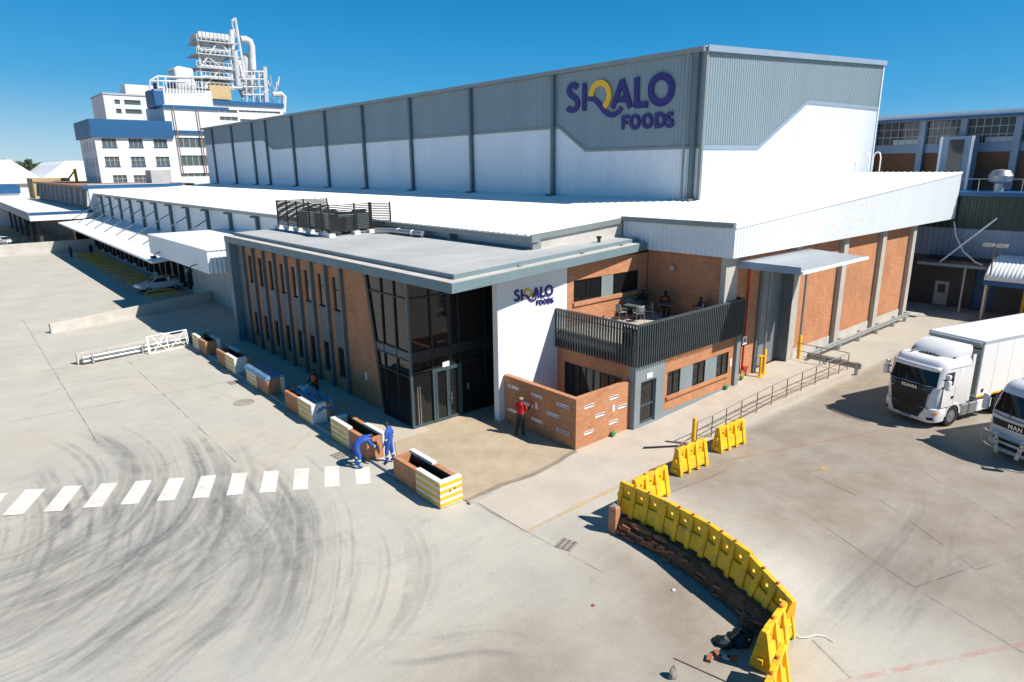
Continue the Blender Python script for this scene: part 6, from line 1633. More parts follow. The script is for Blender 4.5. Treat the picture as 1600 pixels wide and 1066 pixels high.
# ================================================================== TERRACE FURNITURE
def table(x, y, label, rz=0.0):
    t = thing('cafe_table', label, 'table', (x, y, TF), rz, group='terrace tables'); L = dict(local=True)
    part(t, 'table_top', MB().box(-0.42, 0.42, -0.42, 0.42, 0.715, 0.75), 'table_grey', bevel=0.01, **L)
    part(t, 'pedestal', MB().lathe([(0.04,0.03),(0.04,0.714)], (0,0,0), n=12), 'dark_metal', True, **L)
    for k in range(4):
        a = math.pi/4+k*math.pi/2; part(t, 'foot', MB().hexa([(0,-0.03,0.0),(0.36,-0.025,0.0),(0.36,0.025,0.0),(0,0.03,0.0)], [(0,-0.03,0.05),(0.36,-0.02,0.025),(0.36,0.02,0.025),(0,0.03,0.05)]).xform(rot_z(a)), 'dark_metal', **L)
    return t
def chair(x, y, rz, label):
    t = thing('cafe_chair', label, 'chair', (x, y, TF), rz, group='terrace chairs'); L = dict(local=True)
    part(t, 'seat', MB().box(-0.22, 0.24, -0.23, 0.23, 0.43, 0.46), 'chair_grey', bevel=0.012, **L)
    part(t, 'backrest', MB().sheet([[(-0.22-0.10*(z-0.46)+0.09*(abs(y)/0.24)**2, y, z) for y in np.linspace(-0.24,0.24,9)] for z in (0.46, 0.60, 0.74, 0.86)]), 'chair_grey', 50, **L).modifiers.new('s', 'SOLIDIFY').thickness = 0.02
    for sx in (-0.2, 0.21):
        for sy in (-0.2, 0.2): part(t, 'leg', MB().tube((sx,sy,0.43), (sx*1.25,sy*1.12,0.0), 0.014, n=6), 'chair_grey', True, **L)
    for s in (-1, 1): part(t, 'armrest', MB().pipe([(-0.22,s*0.24,0.66),(0.05,s*0.26,0.66),(0.2,s*0.25,0.60),(0.2,s*0.22,0.44)], 0.014, 6), 'chair_grey', True, **L)
    return t
cx, cy = onz(988, 492, TF)[:2]
cx, cy = 11.9, -2.95
table(cx, cy, 'sunlit square grey cafe table on the terrace floor', 0.15)
chair(cx-0.75, cy+0.25, -0.3, 'grey cafe chair on the wall side of the sunlit terrace table')
chair(cx-0.35, cy-0.62, 1.05, 'grey cafe chair before the sunlit terrace table, on its left')
chair(cx+0.55, cy-0.55, 2.4, 'grey cafe chair before the sunlit terrace table, on its right')
chair(cx+0.45, cy+0.62, -2.2, 'grey cafe chair in shade on the far side of the terrace table')
table(13.35, -4.05, 'shaded cafe table beside the seated person in orange')
chair(13.75, -3.55, -2.3, 'shaded chair under the seated person in orange')
person('seated person in an orange vest at the shaded terrace table', (13.75,-3.55,TF), -2.3, SIT, outfit('trousers_dark', 'trousers_dark'), None, 'cap_dark', vest='vest_orange')
table(12.9, -2.45, 'shaded cafe table in the corner below the terrace window', 0.3)
chair(13.5, -2.35, math.pi, 'shaded chair in the terrace corner under a person in dark clothes')
person('seated person in dark clothes in the shaded corner of the terrace', (13.5,-2.35,TF), math.pi, SIT, outfit('trousers_dark', 'trousers_dark'), None, None)
chair(13.85, -5.75, 2.6, 'shaded chair beside the grey terrace column')
person('seated person in navy at the right end of the terrace by the column', (13.85,-5.75,TF), 2.6, SIT, outfit('shirt_navy', 'trousers_dark'), None, None)

# ================================================================== FAR FACTORY
YF = 125.0
fac = thing('factory_block', 'white factory block with deep blue parapet and square windows', 'building', (10.2, YF, 0))
def fr_(u0, v0, u1, v1, Y):
    a = ony(u0, v0, Y); b = ony(u1, v1, Y); return min(a[0], b[0]), max(a[0], b[0]), min(a[2], b[2]), max(a[2], b[2])
x0, x1 = 10.3, 24.2
ops = []
for u0, v0, u1, v1 in ((158,216,183,230), (200,216,224,230), (239,216,262,230), (163,245,188,259.5), (204,245,228,259.5), (243,245,266,259), (176,274,200,288.5), (208.5,274,232,288)):
    ops.append(fr_(u0, v0, u1, v1, YF))
zb = 17.8
part(fac, 'wall', wall(MB(), 'y', YF, 0.4, x0, x1, 0.0, zb, [(a, b, c, min(d, zb-0.15)) for a, b, c, d in ops]), 'far_white')
for a, b, c, d in ops:
    d = min(d, zb-0.15)
    w = part(fac, 'window', MB().box(a, b, YF+0.2, YF+0.25, c, d), 'far_glass')
    for k in (1, 2): part(w, 'glazing_bar', MB().box(a+(b-a)*k/3-0.04, a+(b-a)*k/3+0.04, YF+0.14, YF+0.19, c, d), 'far_grey')
    part(w, 'glazing_bar', MB().box(a, b, YF+0.13, YF+0.19, c+(d-c)*0.6, c+(d-c)*0.6+0.07), 'far_grey')
    part(w, 'sill', MB().box(a-0.1, b+0.1, YF-0.12, YF-0.005, c-0.14, c), 'blue_band')
sops = [(YF+1.5+3.2*k, YF+2.6+3.2*k, z, z+1.7) for k in range(4) for z in (8.9, 12.4, 15.4)]
part(fac, 'wall', wall(MB(), 'x', x0, 0.4, YF+0.4, YF+16, 0.0, zb, sops), 'far_white')
for a, b, c, d in sops: part(fac, 'window', MB().box(x0+0.2, x0+0.25, a, b, c, d), 'far_glass')
part(fac, 'parapet', MB().box(x0-0.55, x1-0.1, YF-0.5, YF+16.5, zb, 21.1), 'blue_band')
part(fac, 'base_band', MB().box(x0+2, x1, YF-0.1, YF-0.005, 8.2, 8.95), 'blue_band')
# wing with window bands beside it
wg = thing('factory_wing', 'factory wing with long window bands between blue beams', 'building', (24.3, YF+0.5, 0))
Y2 = YF+1.0
bands = [fr_(276,215,322,231,Y2), fr_(281,243,326,259,Y2), fr_(284,271,330,288,Y2)]
xa, xb = 24.3, 36.0
part(wg, 'wall', wall(MB(), 'y', Y2, 0.4, xa, xb, 0.0, 20.0, [(b[0], xb-0.5, b[2], b[3]) for b in bands]), 'far_white')
for b in bands:
    w = part(wg, 'window_band', MB().box(b[0], xb-0.5, Y2+0.2, Y2+0.25, b[2], b[3]), 'far_glass')
    for k in range(1, 9): part(w, 'glazing_bar', MB().box(b[0]+k*1.2-0.05, b[0]+k*1.2+0.05, Y2+0.13, Y2+0.19, b[2], b[3]), 'far_grey')
for v0, v1 in ((203.5, 210), (164, 172)):
    b = fr_(262, v0, 330, v1, Y2); part(wg, 'blue_beam', MB().box(xa-1.2, xb, Y2-0.35, Y2-0.005, b[2], b[3]), 'blue_band')
part(wg, 'upper_wall', MB().box(xa-1.0, 34.0, Y2+0.02, Y2+14, 20.0, 24.4), 'far_white')
for k in range(2):
    part(wg, 'downpipe', MB().tube((25.3+k*4.6, Y2-0.5, 8.0), (25.0+k*4.6, Y2-0.5, 24.0), 0.12, n=6), 'rust_roof', True)
hs = thing('rear_office_block', 'plain white block with two rows of windows behind the blue parapet', 'building', (13.5, 150, 0))
Y3 = 150.0
b = fr_(155, 147, 243, 190, Y3); z1 = ony(155,147,Y3)[2]; xl = ony(161,150,Y3)[0]; xr = ony(250,150,Y3)[0]
o3 = [fr_(178.5,155.5,188,163,Y3), fr_(193.5,156,220,164.5,Y3), fr_(181,170,190.5,177.5,Y3), fr_(195.5,170.5,222,178.5,Y3)]
part(hs, 'wall', wall(MB(), 'y', Y3, 0.4, xl, xr, 0.0, z1, o3), 'far_white')
for a, bb_, c, d in o3: part(hs, 'window', MB().box(a, bb_, Y3+0.2, Y3+0.25, c, d), 'far_glass')
part(hs, 'side_wall', MB().box(xl, xl+0.4, Y3+0.4, Y3+14, 0, z1), 'far_white')
part(hs, 'roof_edge', MB().box(xl-0.15, xr, Y3-0.15, Y3+14, z1, z1+0.35), 'far_grey')
part(hs, 'lift_room', MB().box(xr-6.5, xr+2, Y3+2, Y3+8, z1+0.35, z1+2.6), 'far_white')
# right part of the factory, behind the warehouse
wr = thing('factory_wing', 'white factory wing with bright blue cornice right below the steel tower', 'building', (38, YF+4, 0))
Y4 = YF+4
xa4 = ony(331,160,Y4)[0]; xb4 = ony(441,160,Y4)[0]; zt4 = ony(390,166,Y4)[2]
ob = [fr_(342,171,371,177,Y4), fr_(373,172,438,178,Y4), fr_(342,182,372,189,Y4), fr_(375,186,440,192,Y4)]
part(wr, 'wall', wall(MB(), 'y', Y4, 0.4, xa4, xb4, 0.0, zt4, ob), 'far_white')
for a, bb_, c, d in ob:
    w = part(wr, 'window_band', MB().box(a, bb_, Y4+0.2, Y4+0.25, c, d), 'far_glass')
    for k in range(1, int((bb_-a)/1.3)): part(w, 'glazing_bar', MB().box(a+k*1.3-0.04, a+k*1.3+0.04, Y4+0.14, Y4+0.19, c, d), 'far_grey')
part(wr, 'cornice', MB().box(xa4-0.4, xb4+0.2, Y4-0.3, Y4+18, zt4, ony(390,159.5,Y4)[2]), 'blue_band')
part(wr, 'side_wall', MB().box(xb4-0.4, xb4, Y4+0.4, Y4+18, 0, zt4), 'far_white')
part(wr, 'roof_shed', MB().box(*fr_(331,146,365,159,Y4)[:2], Y4+1, Y4+6, zt4+1.2, zt4+4.0), 'far_tan')
# steel process tower
tw_ = thing('process_tower', 'tall white steel process tower with hopper, ducts and stack', 'tower', (32, YF+6, 24))
Y5 = YF+6
def T(u, v, dy=0.0): p = ony(u, v, Y5+dy); return (p[0], p[1], p[2])
def bar(a, b, r, m='tower_white', nm='strut', n=6): part(tw_, nm, MB().tube(a, b, r, n=n), m, True)
part(tw_, 'top_house', MB().box(T(309,52)[0], T(356,52)[0], Y5-0.3, Y5+6, T(330,62)[2], T(330,51.5)[2]), 'tower_white')
for k in range(9):
    x = T(309,52)[0]+k*(T(356,52)[0]-T(309,52)[0])/8
    part(tw_, 'house_rib', MB().box(x-0.06, x+0.06, Y5-0.42, Y5-0.301, T(330,62)[2], T(330,51.5)[2]), 'far_grey')
for dy in (0.0, 5.5):
    bar(T(308,55,dy), T(317,142,dy), 0.22, nm='leg'); bar(T(357,57,dy), T(364,142,dy), 0.22, nm='leg')
for (u0, v0), (u1, v1), r in (((312,78),(358,82),0.3), ((315,103),(362,108),0.34), ((317,120),(364,123),0.3), ((319,136),(378,138),0.34), ((340,66),(317,100),0.17), ((342,66),(356,80),0.17), ((345,108),(320,135),0.17), ((347,108),(362,122),0.17), ((357,82),(362,104),0.12), ((318,84),(344,104),0.12)):
    bar(T(u0,v0,-0.2), T(u1,v1,-0.2), r, nm='beam')
for (v0, v1) in ((64,66),(84,86),(105,107),(121,123),(137,139)):
    part(tw_, 'platform', MB().box(T(306,v0)[0], T(364,v0)[0], Y5-0.8, Y5+6.5, T(330,v1)[2]-0.1, T(330,v1)[2]+0.12), 'far_grey')
    for k in range(9):
        x = T(306,v0)[0]+k*(T(362,v0)[0]-T(306,v0)[0])/8
        part(tw_, 'guard_post', MB().box(x-0.05, x+0.05, Y5-0.78, Y5-0.70, T(330,v1)[2]+0.1, T(330,v1)[2]+1.2), 'tower_white')
    part(tw_, 'guard_rail', MB().box(T(306,v0)[0], T(362,v0)[0], Y5-0.78, Y5-0.72, T(330,v1)[2]+1.15, T(330,v1)[2]+1.25), 'tower_white')
a, b_ = T(318,86), T(356,103)
part(tw_, 'hopper', MB().hexa([(a[0]+1.4,Y5+1.2,b_[2]),(b_[0]-1.4,Y5+1.2,b_[2]),(b_[0]-1.4,Y5+4,b_[2]),(a[0]+1.4,Y5+4,b_[2])], [(a[0],Y5+0.5,a[2]),(b_[0],Y5+0.5,a[2]),(b_[0],Y5+5,a[2]),(a[0],Y5+5,a[2])]), 'far_grey')
part(tw_, 'plant_box', MB().box(T(316,64)[0], T(354,64)[0], Y5+0.6, Y5+5, T(330,78)[2], T(330,66)[2]), 'far_grey')
part(tw_, 'cyclone', MB().lathe([(0.4,0),(1.7,2.6),(1.7,4.2),(0.9,5.0)], (T(347,120)[0], Y5+2.5, T(347,120)[2]-1.0), n=14), 'tower_white', True)
part(tw_, 'lower_tank', MB().box(T(322,125)[0], T(356,125)[0], Y5+0.8, Y5+5, T(330,136)[2], T(330,126)[2]), 'far_grey')
part(tw_, 'stack', MB().tube(T(362,78,1), T(362,47,1), 0.6, n=12), 'tower_white', True)
bar(T(367,28,0.5), T(381,110,0.5), 0.28, nm='mast'); bar(T(362,36,0.5), T(368,56,0.5), 0.14); bar(T(362,34,0.5), T(367,29,0.5), 0.25, nm='mast_head')
for k in range(7):
    bar(T(368+k*1.8,34+k*11,0.5), T(361,40+k*11,1.0), 0.13, nm='bracing')
part(tw_, 'elbow_duct', MB().pipe([T(376,62,1),T(384,62,1),T(390,65,1),T(393,73,1),T(395,110,1)], 0.75, 12), 'tower_white', True)
part(tw_, 'vertical_duct', MB().pipe([T(366,80,1),T(372,135,1)], 0.7, 10), 'far_grey', True)
part(tw_, 'filter_vessel', MB().lathe([(0.4,0),(1.35,3),(1.35,8.0),(0.6,9.0)], (T(398,140)[0], Y5+2.5, T(398,150)[2]), n=14), 'tower_white', True)
part(tw_, 'filter_vessel', MB().lathe([(0.4,0),(1.0,2),(1.0,7.0),(0.5,7.8)], (T(385,140)[0], Y5+2.5, T(398,152)[2]), n=14), 'tower_white', True)
part(tw_, 'thin_stack', MB().tube(T(416,160,1), T(413,105,1), 0.55, n=12), 'far_grey', True)
for u in (383, 393, 404, 412): bar(T(u+3,160), T(u,112), 0.16, nm='leg')
for v in (112, 124, 136, 148): bar(T(380,v), T(412,v), 0.16, nm='beam')
part(tw_, 'overflow_pipe', MB().pipe([T(426,148),T(440,147),T(444,151),T(443,176)], 0.55, 8), 'tower_white', True)
for k in range(26):
    u = 380+ (k*37 % 60); v = 112+(k*23 % 44); part(tw_, 'pipework', MB().tube(T(u,v,k % 3), T(u+((k*7) % 9)-4, v+6+(k % 9), k % 3), 0.10+0.04*(k % 3), n=6), 'tower_white' if k % 3 else 'far_grey', True)
q_ = np.random.RandomState(4)
for k in range(70):         # fine lattice, ladders and small pipes
    if k < 40: u = 378+q_.rand()*40; v = 108+q_.rand()*50
    else: u = 318+q_.rand()*42; v = 66+q_.rand()*70
    vert_ = q_.rand() < 0.55; l_ = 4+q_.rand()*9
    bar(T(u, v, q_.rand()*4), T(u+(1 if vert_ else l_), v+(l_ if vert_ else 0.5), q_.rand()*4), 0.06+0.05*q_.rand(), 'tower_white' if k % 4 else 'far_grey', 'small_pipe', 5)
# roof plant left of the tower
rp = thing('roof_plant', 'white tanks and pipe frames on the factory roof left of the tower', 'tank', (26, YF+3, 24.4))
Y6 = YF+3
def Q(u, v, dy=0.0): p = ony(u, v, Y6+dy); return (p[0], p[1], p[2])
part(rp, 'tall_silo', MB().prism([(Q(273,104)[0],Y6,Q(273,140)[2]),(Q(303,104)[0],Y6,Q(273,140)[2]),(Q(302,108)[0],Y6,Q(300,107)[2]),(Q(277,103)[0],Y6,Q(277,102.5)[2]),(Q(271,108)[0],Y6,Q(271,107)[2])], (0,5,0)), 'tower_white', bevel=0.4)
part(rp, 'blue_tank', MB().box(Q(235,140)[0], Q(253,140)[0], Y6-1, Y6+5, Q(240,168)[2], Q(240,139)[2]), 'blue_band', bevel=0.4)
part(rp, 'parapet_plant', MB().box(Q(252,140)[0], Q(330,140)[0], Y6, Y6+5, Q(280,165)[2], Q(280,139)[2]), 'tower_white')
for u, v0, v1 in ((234,127,142), (246,119,140), (258,119,140), (300,118,140)): part(rp, 'frame_leg', MB().tube(Q(u,v0), Q(u+1,v1), 0.18, n=6), 'tower_white', True)
part(rp, 'frame_pipe', MB().pipe([Q(234,127),Q(246,119.5),Q(280,121),Q(330,121)], 0.22, 6), 'tower_white', True)
part(rp, 'frame_pipe', MB().pipe([Q(234,127),Q(262,127),Q(290,128)], 0.18, 6), 'tower_white', True)
for k in range(14):
    u = 255+k*5; part(rp, 'railing_post', MB().tube(Q(u,128+(k % 2)*2,-0.4), Q(u+1,141,-0.4), 0.08, n=5), 'tower_white')
for u in (243, 266, 270): part(rp, 'motor', MB().box(Q(u,133)[0], Q(u+5,133)[0], Y6+1, Y6+2, Q(u,138)[2], Q(u,129)[2]), 'far_dark')
# grey lift box and parapet behind the white roof
solo('roof_box', MB().box(0, 3.4, 0, 4, 0, 4.2), 'far_grey', 'grey box on the roof edge below the factory windows', 'box', loc=(ony(236,274,112)[0], 112, ony(240,292.5,112)[2]-1.2))
a = ony(252,277,113); b_ = ony(328,293,113)
solo('white_parapet', MB().box(0, b_[0]-a[0]+3, 0, 5, 0, a[2]-b_[2]+2.5), 'far_white', 'long white parapet wall at the far end of the long roof', 'wall', loc=(a[0], 113, b_[2]-2.5))

# ================================================================== FAR LEFT: canopy, low building, sheds
cn = thing('blue_edged_canopy', 'flat white canopy with blue edging over the far yard', 'canopy', (-4, 100, 0))
yc = 100.0
ca = ony(45, 334, yc); cb = ony(45, 346, yc); cc_ = ony(143, 319, yc)
xw = cc_[0]
part(cn, 'canopy_slab', MB().box(ca[0], xw, yc, yc+75, cb[2], ca[2]), 'white_roof')
part(cn, 'blue_edge', MB().box(ca[0]-0.06, ca[0]-0.002, yc-0.1, yc+75, cb[2]+0.1, ca[2]+0.1), 'pale_blue')
part(cn, 'blue_edge', MB().box(ca[0], xw, yc-0.08, yc-0.002, ca[2]-0.25, ca[2]+0.12), 'blue_band')
for k in range(7): part(cn, 'column', MB().box(ca[0]+1.0, ca[0]+1.4, yc+2+10*k, yc+2.4+10*k, 0, cb[2]), 'far_dark')
part(cn, 'back_wall', MB().box(xw-3.0, xw-2.8, yc+0.5, yc+75, 0, cb[2]), 'far_dark')
lb = thing('low_strut_building', 'low building with upright struts and rusty brown roof beyond the dock', 'building', (xw, yc+1, 0))
zb_ = onx(140, 322, xw)[2]; zt_ = onx(140, 294, xw)[2]
yl0, yl1 = yc+1.0, onx(58, 288, xw)[1]
part(lb, 'wall', MB().box(xw, xw+0.3, yl0, yl1, 0, zt_), 'far_dark')
for k in range(12):
    y = yl0+(yl1-yl0)*k/11; part(lb, 'strut', MB().hexa([(xw-0.5,y-0.12,zb_),(xw-0.002,y-0.12,zb_),(xw-0.002,y+0.12,zb_),(xw-0.5,y+0.12,zb_)], [(xw-0.12,y-0.12,zt_),(xw-0.002,y-0.12,zt_),(xw-0.002,y+0.12,zt_),(xw-0.12,y+0.12,zt_)]), 'far_grey')
part(lb, 'end_wall', MB().box(xw, xw+12, yl0-0.3, yl0-0.002, 0, zt_+0.5), 'far_white')
part(lb, 'roof', MB().box(xw-0.7, xw+16, yl0-0.2, yl1, zt_, zt_+0.35), 'rust_roof')
part(lb, 'roof_edge', MB().box(xw-0.78, xw+14, yl0-0.42, yl0-0.22, zt_-0.1, zt_+0.42), 'blue_band')
def shed(label, u0, u1, vt, Y, depth, mat='white_roof', rise=4.0):
    a = ony(u0, vt, Y); b = ony(u1, vt, Y); w = b[0]-a[0]; zt = a[2]
    t = thing('distant_shed', label, 'shed', (a[0], Y, 0), group='white roofed sheds on the skyline')
    part(t, 'wall', MB().box(a[0], b[0], Y, Y+depth, 0, zt-rise), 'far_white')
    n = 12; rows = []
    for yy in (Y-1, Y+depth): rows.append([(a[0]-1+(w+2)*k/n, yy, zt-rise+rise*min(1.0, 1.5*(1-abs(2*k/n-1)))) for k in range(n+1)])
    part(t, 'roof', MB().loft(rows), mat, 50)
    for k in range(9):
        xx = a[0]+w*(k+0.5)/9; part(t, 'roof_seam', MB().pipe([(xx, Y-1.1+(depth)*j/3, zt-rise+rise*min(1.0, 1.5*(1-abs(2*(k+0.5)/9-1)))+0.08) for j in range(4)], 0.15, 4), 'far_grey')
    return t
shed('wide white curved roof shed at the left edge of the skyline', -90, 62, 250, 230, 90, rise=7)
shed('white roofed shed on the skyline right of the dark trees', 58, 190, 251.5, 260, 80, rise=7)
s_ = thing('tan_building', 'low tan building with flat roof below the skyline sheds', 'building', (0, 170, 0))
a = ony(50, 279, 170); b_ = ony(112, 296, 170)
part(s_, 'wall', MB().box(a[0], b_[0], 170, 182, 0, a[2]), 'far_tan'); part(s_, 'window', MB().box(a[0]+4, a[0]+7, 169.9, 169.99, a[2]-2.6, a[2]-1.4), 'far_glass')
part(s_, 'door', MB().box(b_[0]-3.4, b_[0]-0.6, 169.9, 169.99, 0, a[2]-0.6), 'blue_band')
s_ = thing('blue_fascia_building', 'low white building with blue fascia at the left edge', 'building', (-25, 160, 0))
a = ony(-60, 291, 160); b_ = ony(30, 302, 160)
part(s_, 'wall', MB().box(a[0], b_[0], 160, 175, 0, b_[2]), 'far_white'); part(s_, 'fascia', MB().box(a[0]-0.3, b_[0]+0.3, 159.6, 175.2, b_[2], a[2]), 'blue_band')
cr_ = thing('yellow_loader', 'small yellow loader mast beside the factory wall far left', 'loader', (ony(118,285,140)[0], 140, 0))
q = ony(118, 270, 140); xq = q[0]
part(cr_, 'mast', MB().box(xq-0.25, xq+0.25, 140, 140.5, 0, q[2]+0.8), 'yellow_paint'); part(cr_, 'cab', MB().box(xq-1.0, xq+0.9, 140.6, 142.2, 0.6, q[2]-2.5), 'yellow_paint', bevel=0.1); part(cr_, 'boom', MB().tube((xq,140.25,q[2]+0.5),(xq-1.6,140.25,q[2]-1.5),0.18,n=6), 'yellow_paint')
for sx in (-0.9, 0.8): part(cr_, 'wheel', MB().lathe([(0.6,0),(0.6,0.4)], (xq+sx,140.5,0.6), 'y', 12), 'rubber')
part(cr_, 'chassis', MB().box(xq-1.2, xq+1.1, 140.5, 142.3, 0.35, 0.599), 'dark_metal')
# trees on the skyline
def leaf_crown(c, rx, ry, rz, n, seed):
    q = np.random.RandomState(seed); mb = MB(); lobes = [(q.randn(3)*0.38, 0.35+0.35*q.rand()) for _ in range(11)]
    for _ in range(n):
        lc, lr = lobes[q.randint(len(lobes))]
        d = q.randn(3); d /= np.linalg.norm(d); P = lc+d*lr*(0.6+0.4*q.rand()); P = np.array(c)+P*np.array([rx, ry, rz])
        a = q.randn(3); a /= np.linalg.norm(a); b = np.cross(a, q.randn(3)); b /= np.linalg.norm(b); s = 0.35+0.35*q.rand()
        mb._add([tuple(P-a*s), tuple(P+b*s*0.5), tuple(P+a*s), tuple(P-b*s*0.5)], [(0,1,2,3)])
    return mb
for i, (u, v, lab) in enumerate(((26,250,'dark round tree on the skyline, left of the three'), (38,249,'dark round tree on the skyline, middle of the three'), (51,251,'dark round tree on the skyline, right of the three'))):
    p = ony(u, v, 330); t = thing('tree', lab, 'tree', (p[0], 330, 0), group='trees on the skyline')
    h = p[2]
    part(t, 'trunk', MB().pipe([(p[0],330,0),(p[0]+0.3,330,h*0.35),(p[0]-0.2,330.2,h*0.6),(p[0]+0.4,330,h*0.8)], [0.6,0.5,0.35,0.15], 8), 'bark', True)
    for k in range(5):
        a = k*1.3; part(t, 'limb', MB().pipe([(p[0],330,h*0.5),(p[0]+2.0*math.cos(a),330+2.0*math.sin(a),h*0.72),(p[0]+3.2*math.cos(a),330+3.2*math.sin(a),h*0.85)], [0.3,0.2,0.08], 6), 'bark', True)
    part(t, 'crown', leaf_crown((p[0],330,h*0.82), 3.4, 3.4, 2.1, 900, 30+i), 'leaf')

# ================================================================== RIGHT: neighbouring factory
XR = 47.2
nb = thing('old_factory', 'older factory with blue steel frame, brick panels and glazed upper storey', 'building', (XR, -7, 0))
ze = onx(1500, 306, XR)[2]
zc = onx(1500, 357, XR)[2]; zd = onx(1500, 401, XR)[2]
yN, yS = 6.0, -34.0
mb = MB(); corrugated(mb, 'x', XR, -1, yN, yS, lambda u: zc+0.002, lambda u: ze, 0.5, 0.05, 0.1); part(nb, 'dark_cladding', mb, 'teal_clad')
mb = MB(); corrugated(mb, 'x', XR, -1, yN, yS, lambda u: zd, lambda u: zc, 0.4, 0.05, 0.1); part(nb, 'pale_cladding', mb, 'pale_blue')
part(nb, 'ground_wall', wall(MB(), 'x', XR, 0.3, yS, yN, 0.0, zd-0.002, [(-7.5,-6.45,0.05,2.0), (-13.0,-9.2,0.05,3.2)]), 'far_dark')  # near-black colour paints the shade under the canopy into this brick wall
dr = part(nb, 'door', MB().box(XR+0.05, XR+0.1, -7.5, -6.45, 0.05, 2.0), 'far_grey'); part(dr, 'door_window', MB().box(XR+0.03, XR+0.048, -7.25, -6.7, 1.05, 1.75), 'far_dark')
part(nb, 'dark_doorway', MB().box(XR+0.15, XR+0.2, -13.0, -9.2, 0.05, 3.2), 'blue_band')
part(nb, 'eave', MB().box(XR-0.35, XR+7, yS, yN, ze, ze+0.32), 'blue_band')
part(nb, 'entrance_canopy', MB().box(XR-2.2, XR-0.06, -10.4, -5.6, 3.55, 3.75), 'pale_blue'); part(nb, 'canopy_top', MB().box(XR-2.15, XR-0.07, -10.35, -5.65, 3.751, 3.80), 'rust_roof')
part(nb, 'canopy_post', MB().box(XR-2.0, XR-1.88, -9.0, -8.88, 0, 3.549), 'far_grey')
part(nb, 'brace_pipe', MB().tube((XR-2.0,-7.1,3.8), (XR-0.2,-10.0,7.3), 0.07, n=8), 'sign_white', True)
part(nb, 'hose', MB().pipe([(XR-0.3,-7.2,6.9),(XR-0.7,-7.6,5.8),(XR-1.2,-8.4,4.7),(XR-1.6,-9.4,4.0),(XR-1.9,-10.0,3.83)], 0.06, 8), 'sign_white', True)
XU = 53.5
zu = lambda v, u=1500: onx(u, v, XU)[2]
rl = zu(181); wt = zu(186.5); wb = zu(224); bb0 = zu(238); bz = ze-1.0
cols = [8.0, 2.3, -1.9, -5.05, -8.95, -13.0, -17.0, -21.0]
part(nb, 'brick_panel_wall', MB().box(XU+0.15, XU+0.4, yS, 8.2, bz, bb0), 'brick_old')
part(nb, 'white_beam', MB().box(XU, XU+0.3, yS, 8.2, bb0, wb-0.002), 'pale_blue')
for i in range(len(cols)):
    part(nb, 'steel_column', MB().box(XU-0.35, XU+0.1, cols[i]-0.25, cols[i]+0.25, bz, wt), 'pale_blue')
    if i+1 < len(cols):
        a, b_ = cols[i+1]+0.25, cols[i]-0.25
        w = part(nb, 'window', MB().box(XU+0.12, XU+0.16, a, b_, wb, wt), 'window_glass')
        for k in range(1, 6): part(w, 'glazing_bar', MB().box(XU+0.05, XU+0.118, a+(b_-a)*k/6-0.025, a+(b_-a)*k/6+0.025, wb, wt), 'far_grey')
        for k in (1, 2): part(w, 'glazing_bar', MB().box(XU+0.06, XU+0.117, a, b_, wb+(wt-wb)*k/3-0.025, wb+(wt-wb)*k/3+0.025), 'far_grey')
        part(w, 'blind', MB().box(XU+0.10, XU+0.116, a+0.05, a+(b_-a)*0.6, wb+0.02, wb+(wt-wb)*0.22), 'far_grey')
part(nb, 'roof', MB().hexa([(XU-0.9,yS,wt),(XU+20,yS,wt+1.0),(XU+20,8.2,wt+1.0),(XU-0.9,8.2,wt)], [(XU-0.9,yS,wt+0.2),(XU+20,yS,wt+1.3),(XU+20,8.2,wt+1.3),(XU-0.9,8.2,wt+0.2)]), 'blue_band')
part(nb, 'roof_sheet', MB().hexa([(XU-0.4,yS,wt+0.25),(XU+20,yS,wt+1.35),(XU+20,12,wt+1.35),(XU-0.4,12,wt+0.25)], [(XU-0.4,yS,wt+0.62),(XU+20,yS,wt+1.7),(XU+20,12,wt+1.7),(XU-0.4,12,wt+0.62)]), 'white_clad')
part(nb, 'stair_tower', MB().box(XU-1.8, XU-0.36, -6.4, -3.9, bz, zu(214)), 'pale_blue')
part(nb, 'stair_window', MB().box(XU-1.84, XU-1.801, -5.7, -4.6, bz, zu(219)), 'window_glass')
part(nb, 'tower_trim', MB().box(XU-1.83, XU-1.802, -6.4, -6.2, bz, zu(214)).box(XU-1.83, XU-1.802, -4.1, -3.9, bz, zu(214)), 'sign_white')
part(nb, 'roof_vent', MB().lathe([(0.35,0),(0.35,0.6),(0.75,0.75),(0.85,1.2),(0.6,1.6),(0.1,1.7)], (XR+2.2, -9.2, ze+0.32), n=16), 'galvanised', True)
part(nb, 'handrail', MB().pipe([(XR+0.3,yS,ze+1.3),(XR+0.3,yN,ze+1.3)], 0.04, 6), 'galvanised', True)
for k in range(14): part(nb, 'handrail_post', MB().tube((XR+0.3,yS+0.5+k*2.8,ze+0.32),(XR+0.3,yS+0.5+k*2.8,ze+1.3),0.03,n=6), 'galvanised')
part(nb, 'wall_fan', MB().box(XU-0.05, XU+0.14, 0.4, 1.2, bz+2.2, bz+2.7), 'far_dark')
lw = thing('sloping_glazed_wing', 'low wing with dark sloping windows behind the warehouse corner', 'building', (50.6, 6, 8))
part(lw, 'wall', MB().box(XU-1.0, XU+6, 8.3, 26, 4.0, bb0-0.6), 'brick_old')
part(lw, 'sloping_glass', MB().prism([(XU-1.3,8.3,bb0-0.6),(XU+0.4,8.3,wt-1.2),(XU+0.8,8.3,wt-1.2),(XU-0.9,8.3,bb0-0.6)], (0,18,0)), 'window_glass')
